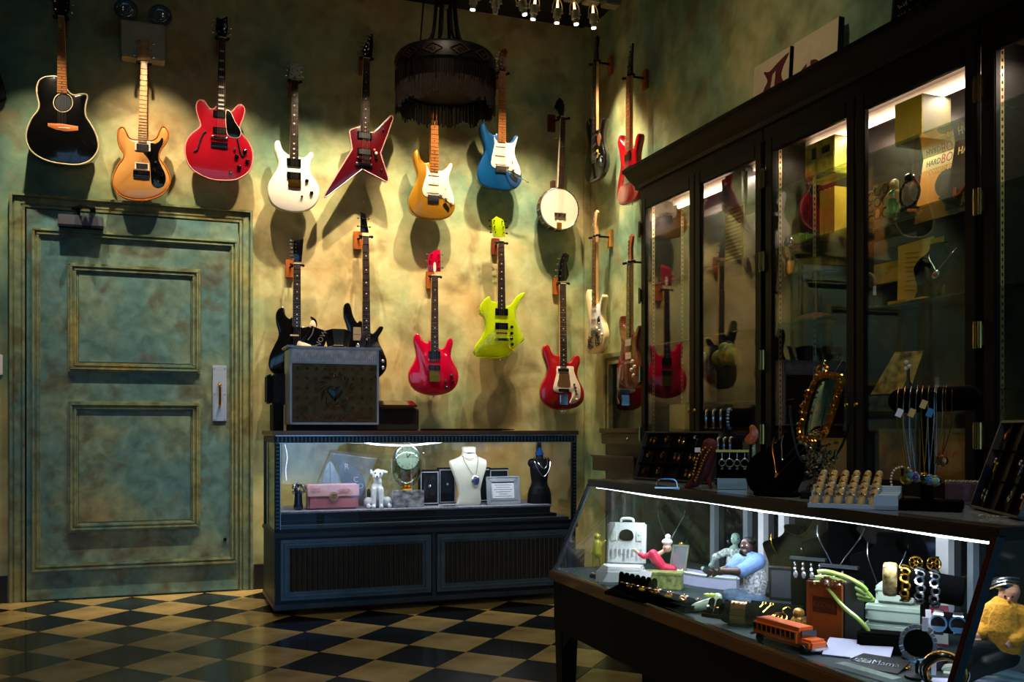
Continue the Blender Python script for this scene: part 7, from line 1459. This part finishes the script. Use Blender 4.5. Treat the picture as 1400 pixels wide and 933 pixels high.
# black busts along the back with necklaces
def bustI(label, px, py, w_, h, turn=-.5, m=VELV, lean=.25, x=None):
    p = atZ(px, py, DK); 
    s = I('necklace_bust', label, 'display bust', px, py, turn, 'black necklace busts inside the counter', p=(p if x is None else (x[0], x[1], DK)))
    return s, black_bust(s.t, h, w_, m, lean)
s, M_ = bustI('far black necklace bust behind the pink doll inside the counter', 910, 765, .085, .245, -.3, x=(1.90, 3.38)); necklace('silver_necklace', 'long silver necklace on the far black bust behind the pink doll', M_, .055, .22, .09, pend_round(.014, SILV, DIAM), r=.0026)
s, M_ = bustI('black bust with the gold cross, first to the right of the white posts', 1075, 790, .10, .235, -.35, x=(1.90, 2.60)); j = necklace('cross_necklace', 'gold chain with a small gold cross and white tag', M_, .075, .20, .075, pend_cross(.018), m=GOLD, r=.0020); B(M_).box((.045, .155, .026), (.022, .012, .001), (0, 0, -.6)).build('price_tag', PAPER, j)
s, M_ = bustI('tall black bust with a silver bird necklace, middle of the counter', 1120, 790, .115, .275, -.35, x=(1.86, 2.33))
def pend_bird(M_, t): B(M_).tube([(-.018, .010, 0), (-.008, -.004, .002), (0, -.008, .002), (.008, -.004, .002), (.018, .010, 0)], .004, 6).sph((0, -.014, .002), .004, 8).sph((-.010, .0, .002), .005, 8).sph((.010, 0, .002), .005, 8).build('pendant', DIAM, t)
necklace('bird_necklace', 'silver necklace with a winged crystal pendant on the tall black bust', M_, .07, .255, .13, pend_bird, r=.0022)
s, M_ = bustI('black bust with a fine silver chain, right of the tall bust', 1180, 800, .10, .26, -.35, x=(1.84, 2.11)); necklace('fine_necklace', 'fine silver chain with a drop, on the bust behind the gold bangle', M_, .055, .23, .09, pend_round(.006, SILV), r=.0016)
# earring cards
for k, (px, py, n_, lb) in enumerate(((1100, 822, 4, 'left black earring bar with four silver drops behind the wooden box'), (1150, 830, 3, 'right black earring bar with three silver drops behind the green necklaces'))):
    s = I('earring_rack', lb, 'earring stand', px, py, -.35, None, p=((1.76, 2.32, DK), (1.74, 2.16, DK))[k])
    s.b().bb(-.05, .05, 0, .01, 0, .165).build('back_board', VELV, s.t); s.b().bb(-.052, .052, -.008, .01, .162, .170).build('rail', CASEM, s.t)
    for q in range(n_):
        x = -.036+q*.024; j = thing('earring', '%s silver drop earring from the left on the %s earring bar' % (('first', 'second', 'third', 'fourth')[q], 'left black' if k == 0 else 'right black'), 'earring', root_matrix(s.t) @ Vector((x, -.006, .11)), s.rz, 'earrings on the %s bar' % ('left black' if k == 0 else 'right black'))
        s.b().ring((x, -.007, .150), .006, .0012, (1, 0, 0), 10, 4).sph((x, -.007, .136), .006, 8).sph((x+.002, -.008, .120), (.007, .004, .012), 8).build('drop', DIAM, j)
# pale stack boxes + bangle bar
for k, (z, w_) in enumerate(((0, .075), (.05, .07), (.10, .045))):
    t = thing('pale_green_box', ['lowest', 'middle', 'topmost'][k]+' pale green box of the stack under the bracelet bar', 'box', (1.765, 1.97, DK+z), -.9, 'stack of pale green boxes'); B(t).bb(-w_, w_, -.035, .035, 0, .048).build('box_body', PALEG, t, bevel=.006); B(t).bb(-w_-.001, w_+.001, -.036, .036, .030, .033).build('lid_seam', mat('green_seam', '#7c9484', .5), t)
s = I('bracelet_bar', 'large black velvet bar loaded with gold and silver bracelets', 'bracelet stand', 1225, 870, 0, p=(1.685, 1.79, DK))
bar(s, -.085, .085, .185, .034, 4, [('leopard_bangle', 'wide gold leopard-patterned bangle at the left end of the velvet bar', mat('leopard_bangle', '#5a3c10', .3, metal=.4, noise=.5, scale=70, col2='#f0d088'), 'band'), ('chunky_gold_bracelet', 'chunky gold link bracelet on the velvet bar', GOLD, 'link'), ('silver_link_bracelet', 'silver link bracelet in the middle of the velvet bar', SILV, 'link'), ('tagged_silver_bracelet', 'silver bracelet with white tags on the velvet bar', SILV, 'link')], 'bracelets on the large velvet bar', (.06, .62), up=-.022)
s.b().bb(.002, .014, -.045, -.043, .085, .125).bb(.018, .032, -.044, -.042, .075, .10).build('price_tag', PAPER, s.t)
# books and gold drop earrings
for k in range(2):
    t = thing('book', ('lower' if k == 0 else 'upper')+' red-covered book under the gold drop earrings', 'book', (1.83, 1.95, DK+.045*k), -.75, 'red books at the back of the counter')
    B(t).bb(-.06, .06, -.045, .045, 0, .005).bb(-.06, .06, -.045, .045, .036, .041).bb(-.06, -.054, -.045, .045, 0, .041).build('cover', mat('crimson_cover', '#7c1430', .5), t); B(t).bb(-.054, .058, -.043, .043, .005, .036).build('pages', mat('page_block', '#b8bcb4', .7, noise=.1, scale=30), t)
for k, x in enumerate((-.016, .026)):
    p_ = Matrix.Translation(Vector((1.83, 1.95, DK+.086))) @ Matrix.Rotation(-.75, 4, 'Z')
    t = thing('drop_earring', ('left' if k == 0 else 'right')+' gold filigree drop earring standing on the red books', 'earring', p_ @ Vector((x, 0, 0)), -.75-.35*(k == 0), 'gold drop earrings')
    B(t).bb(-.012, .012, .005, .012, 0, .13).build('clear_back', VELV, t)
    b = B(t); zc = .112; b.ring((0, 0, zc), .016, .0024, (0, 1, 0), 20, 5).ring((0, 0, zc), .005, .002, (0, 1, 0), 12, 5)
    for a in range(6): b.tube([(.005*math.cos(a*1.047), 0, zc+.005*math.sin(a*1.047)), (.015*math.cos(a*1.047), 0, zc+.015*math.sin(a*1.047))], .0018, 4)
    b.build('wheel', GOLD, t); b = B(t)
    b.ring((0, 0, .052), .014, .003, (0, 1, 0), 24, 5, sx=1, sy=1.6)
    for r_, cnt in ((.010, 7), (.020, 14)):
        for a in range(cnt): b.sph((r_*.85*math.cos(a*2*PI/cnt), 0, .052+r_*1.55*math.sin(a*2*PI/cnt)), (.0052, .003, .0062), 7)
    b.build('oval_drop', AGOLD if k else GOLD, t)
# silver rings on small T-bars
s = I('watch_bar', 'low black bar crowded with watches at the right of the counter', 'watch stand', 1262, 905, 0, p=(1.70, 1.66, DK))
bar(s, -.08, .10, .105, .024, 5, [('wristwatch', 'leftmost steel wristwatch with copper dial on the low bar', SILV, 'watch'), ('wristwatch', 'second wristwatch from the left on the low bar', CHROME, 'watch'), ('crystal_bracelet', 'crystal bracelet between the watches on the low bar', DIAM, 'stones'), ('gold_watch', 'gold wristwatch right of the crystal bracelet on the low bar', GOLD, 'watch'), ('crystal_cuff', 'wide glittering cuff at the right end of the low bar', mat('glitter', '#8a8478', .2, metal=.9, noise=.5, scale=150, col2='#f0e8d8'), 'band')], 'watches on the low bar', (.05, .95))
s = I('round_bracelet_stand', 'upright crystal bracelet loop on a small black stand at the front', 'bracelet stand', 1238, 925, 0, p=(1.545, 1.66, DK))
s.b().lathe([(.028, 0), (.028, .006), (.006, .012), (.006, .04)], n=16).build('stand', BLKM, s.t); s.b().cyl((0, .004, .075), (0, .010, .075), .030, n=28).build('disc', VELV, s.t)
j = thing('crystal_bracelet', 'crystal bracelet looped round the small black disc stand', 'bracelet', s.p+Vector((0, -.01, .04)), s.rz); b = s.b()
for a in range(22): b.box((.034*math.cos(a*.2856), -.002, .075+.038*math.sin(a*.2856)), (.009, .006, .009), (0, -a*.2856, 0))
b.build('stones', DIAM, j); s.b().bb(.008, .020, -.010, -.008, .105, .135).bb(.026, .036, -.008, -.006, .012, .045).build('price_tag', PAPER, j)
s = I('flower_pendant', 'small gold flower pendant lying beside the crystal bracelet stand', 'pendant', 1222, 905, 0, p=(1.575, 1.735, DK))
b = s.b()
for a in range(5): b.sph((.010*math.cos(a*1.256), .010*math.sin(a*1.256), .006), (.007, .007, .004), 8)
b.sph((0, 0, .010), .005, 8).build('flowers', BRASS, s.t)
# cards at the front
s = I('lavender_card', 'large blank lavender card lying behind the black name card', 'card', 1172, 893, 0, p=(1.57, 1.88, DK), )
B(s.t).box((0, 0, .014), (.15, .10, .003), (.22, 0, -.15)).build('card', LAV, s.t)
s = I('name_card', 'black card with silver lettering lying under the front glass', 'card', 1200, 915, 0, p=(1.50, 1.755, DK))
NF = root_matrix(s.t) @ Matrix.Rotation(-.28, 4, 'Z') @ frame((0, 0, .004), (1, 0, 0), (0, .97, .25))
B(NF).prism([(-.075, 0), (.06, -.008), (.072, .062), (-.035, .068)], -.003, 0, .0005).build('card', BLKM, s.t); text('ellaMama', NF @ Matrix.Translation((.008, .028, .0006)), .030, SILV, 'lettering', s.t, sx=.85)
g = B(NF)
for k in range(4): g.ring((-.045+k*.010, .030, .001), .008, .0012, (0, 0, 1), 12, 4)
g.build('scrollwork', SILV, s.t)
s = I('clear_stand', 'flat clear perspex strip in front of the black name card', 'stand', 1190, 922, 0, p=(1.462, 1.72, DK)); B(s.t).box((0, 0, .006), (.16, .03, .010), (0, 0, -.75)).build('strip', mat('clear_perspex', '#bcd0cc', .1, coat=1, alpha=.5), s.t)
s = I('black_metal_cuff', 'large black and gold openwork cuff at the near front corner', 'cuff bracelet', 1265, 930, 0, p=(1.50, 1.54, DK))
for k, m in enumerate((BLK, BRASS, BLK, BLK, BRASS)): s.b().ring((0, 0, .045), .042-.002*k, .0042, (.35*math.sin(k*1.3), 1, .5*math.cos(k*1.7)), 30, 6, sx=1.05).build('band', m, s.t)
s = I('navy_ring_box', 'small navy velvet ring box below the crowded watch bar', 'box', 1275, 900, 0, p=(1.64, 1.72, DK)); s.b().bb(-.026, .026, -.02, .02, 0, .05).build('box_body', NAVY, s.t, bevel=.004)
s = I('black_tray', 'low black velvet tray between the pale boxes and the crystal bracelet stand', 'tray', 1200, 880, 0, p=(1.645, 1.88, DK)); s.b().bb(-.06, .05, -.03, .03, 0, .05).build('tray', VELV, s.t, bevel=.006)
# yellow sweater doll at the near end
s = I('seated_doll', 'doll in a mustard sweater and black cap seated at the near end of the counter', 'doll', 1350, 905, 0, p=(1.685, 1.60, DK+.02))
s.bx, s.by = 1350, 908; s.s = 1321/(s.p.x*math.sin(YAW)+s.p.y*math.cos(YAW)); L = s.L
blob(s, [(L(1366, 880), L(1366, 850), .032, .036), (L(1366, 850), L(1366, 828), .036, .030), (L(1352, 824), L(1384, 824), .016, .016), (L(1370, 820), L(1372, 812), .011, .011), (L(1372, 805), L(1374, 798), .020, .021), (L(1352, 826), L(1343, 848), .015, .012), (L(1343, 848), L(1334, 860, -.02), .012, .009), (L(1334, 860, -.02), L(1333, 860, -.025), .010, .010), (L(1388, 826), L(1396, 850), .015, .012), (L(1396, 850), L(1376, 862, -.035), .012, .009),
         (L(1360, 878, -.01), L(1328, 874, -.05), .020, .017), (L(1328, 874, -.05), L(1322, 905, -.045), .014, .010), (L(1372, 884, -.01), L(1345, 895, -.055), .020, .017), (L(1345, 895, -.055), L(1318, 915, -.06), .014, .010)]+[(L(1334, 861, -.025), L(1327+k*2, 866, -.032), .0035, .003) for k in range(4)]+[(L(1376, 862, -.035), L(1369+k, 866+k*1.5, -.040), .0035, .003) for k in range(4)], 'body', SKIN, .0025)
blob(s, [(L(1366, 878), L(1366, 850), .037, .040), (L(1366, 850), L(1366, 826), .040, .034), (L(1352, 826), L(1384, 826), .019, .019), (L(1352, 828), L(1343, 848), .0185, .0165), (L(1343, 848), L(1337, 857, -.017), .0165, .0145), (L(1388, 828), L(1396, 850), .0185, .0165), (L(1396, 850), L(1380, 861, -.033), .0165, .0145)], 'sweater', MUST, .0028, 1)
blob(s, [(L(1360, 880, -.01), L(1328, 875, -.05), .024, .020), (L(1328, 875, -.05), L(1322, 902, -.045), .018, .014), (L(1372, 886, -.01), L(1345, 895, -.055), .024, .020), (L(1345, 895, -.055), L(1320, 913, -.06), .018, .014)], 'trousers', BLKM, .0028)
s.b().sph(L(1367, 790, .004), (.027, .024, .015), 16, rot=(0, .2, 0)).build('cap', BLK, s.t)
for k in range(3): s.b().tube(catmull([L(1344+2*k, 798-4*k, -.012), L(1356, 791-4*k, -.021), L(1372, 786-4*k, -.021), L(1385, 788-4*k, -.008)], 4, False), .0022, 5).build('cap_stripe', SILV, s.t)
s.b().sph(L(1368, 804, -.019), .0026, 6).sph(L(1377, 804, -.019), .0026, 6).build('eyes', BLK, s.t); s.b().sph(L(1372.5, 808, -.022), (.004, .004, .005), 8).build('nose', SKIN, s.t); s.b().sph(L(1317, 917, -.068), (.014, .018, .009), 10).sph(L(1322, 908, -.055), (.013, .018, .009), 10).build('shoes', BLKM, s.t)
s = I('stool_ring', 'pale green curved stand that the mustard sweater doll sits on', 'stand', 1380, 920, 0, p=(1.70, 1.61, DK))
s.b().tube(catmull([(-.09, 0, .004), (-.085, .0, .012), (-.02, 0, .016), (.045, 0, .010), (.075, 0, .002)], 4, False), .009, 8).bb(-.095, .085, -.03, .035, 0, .006).build('curve', PALEG, s.t)
s = I('lavender_sheet', 'pale lavender sheet spread beneath the seated doll', 'paper', 1340, 925, 0, p=(1.62, 1.55, DK)); B(s.t).box((0, 0, .0015), (.24, .12, .002), (0, 0, .3)).build('sheet', LAV, s.t)
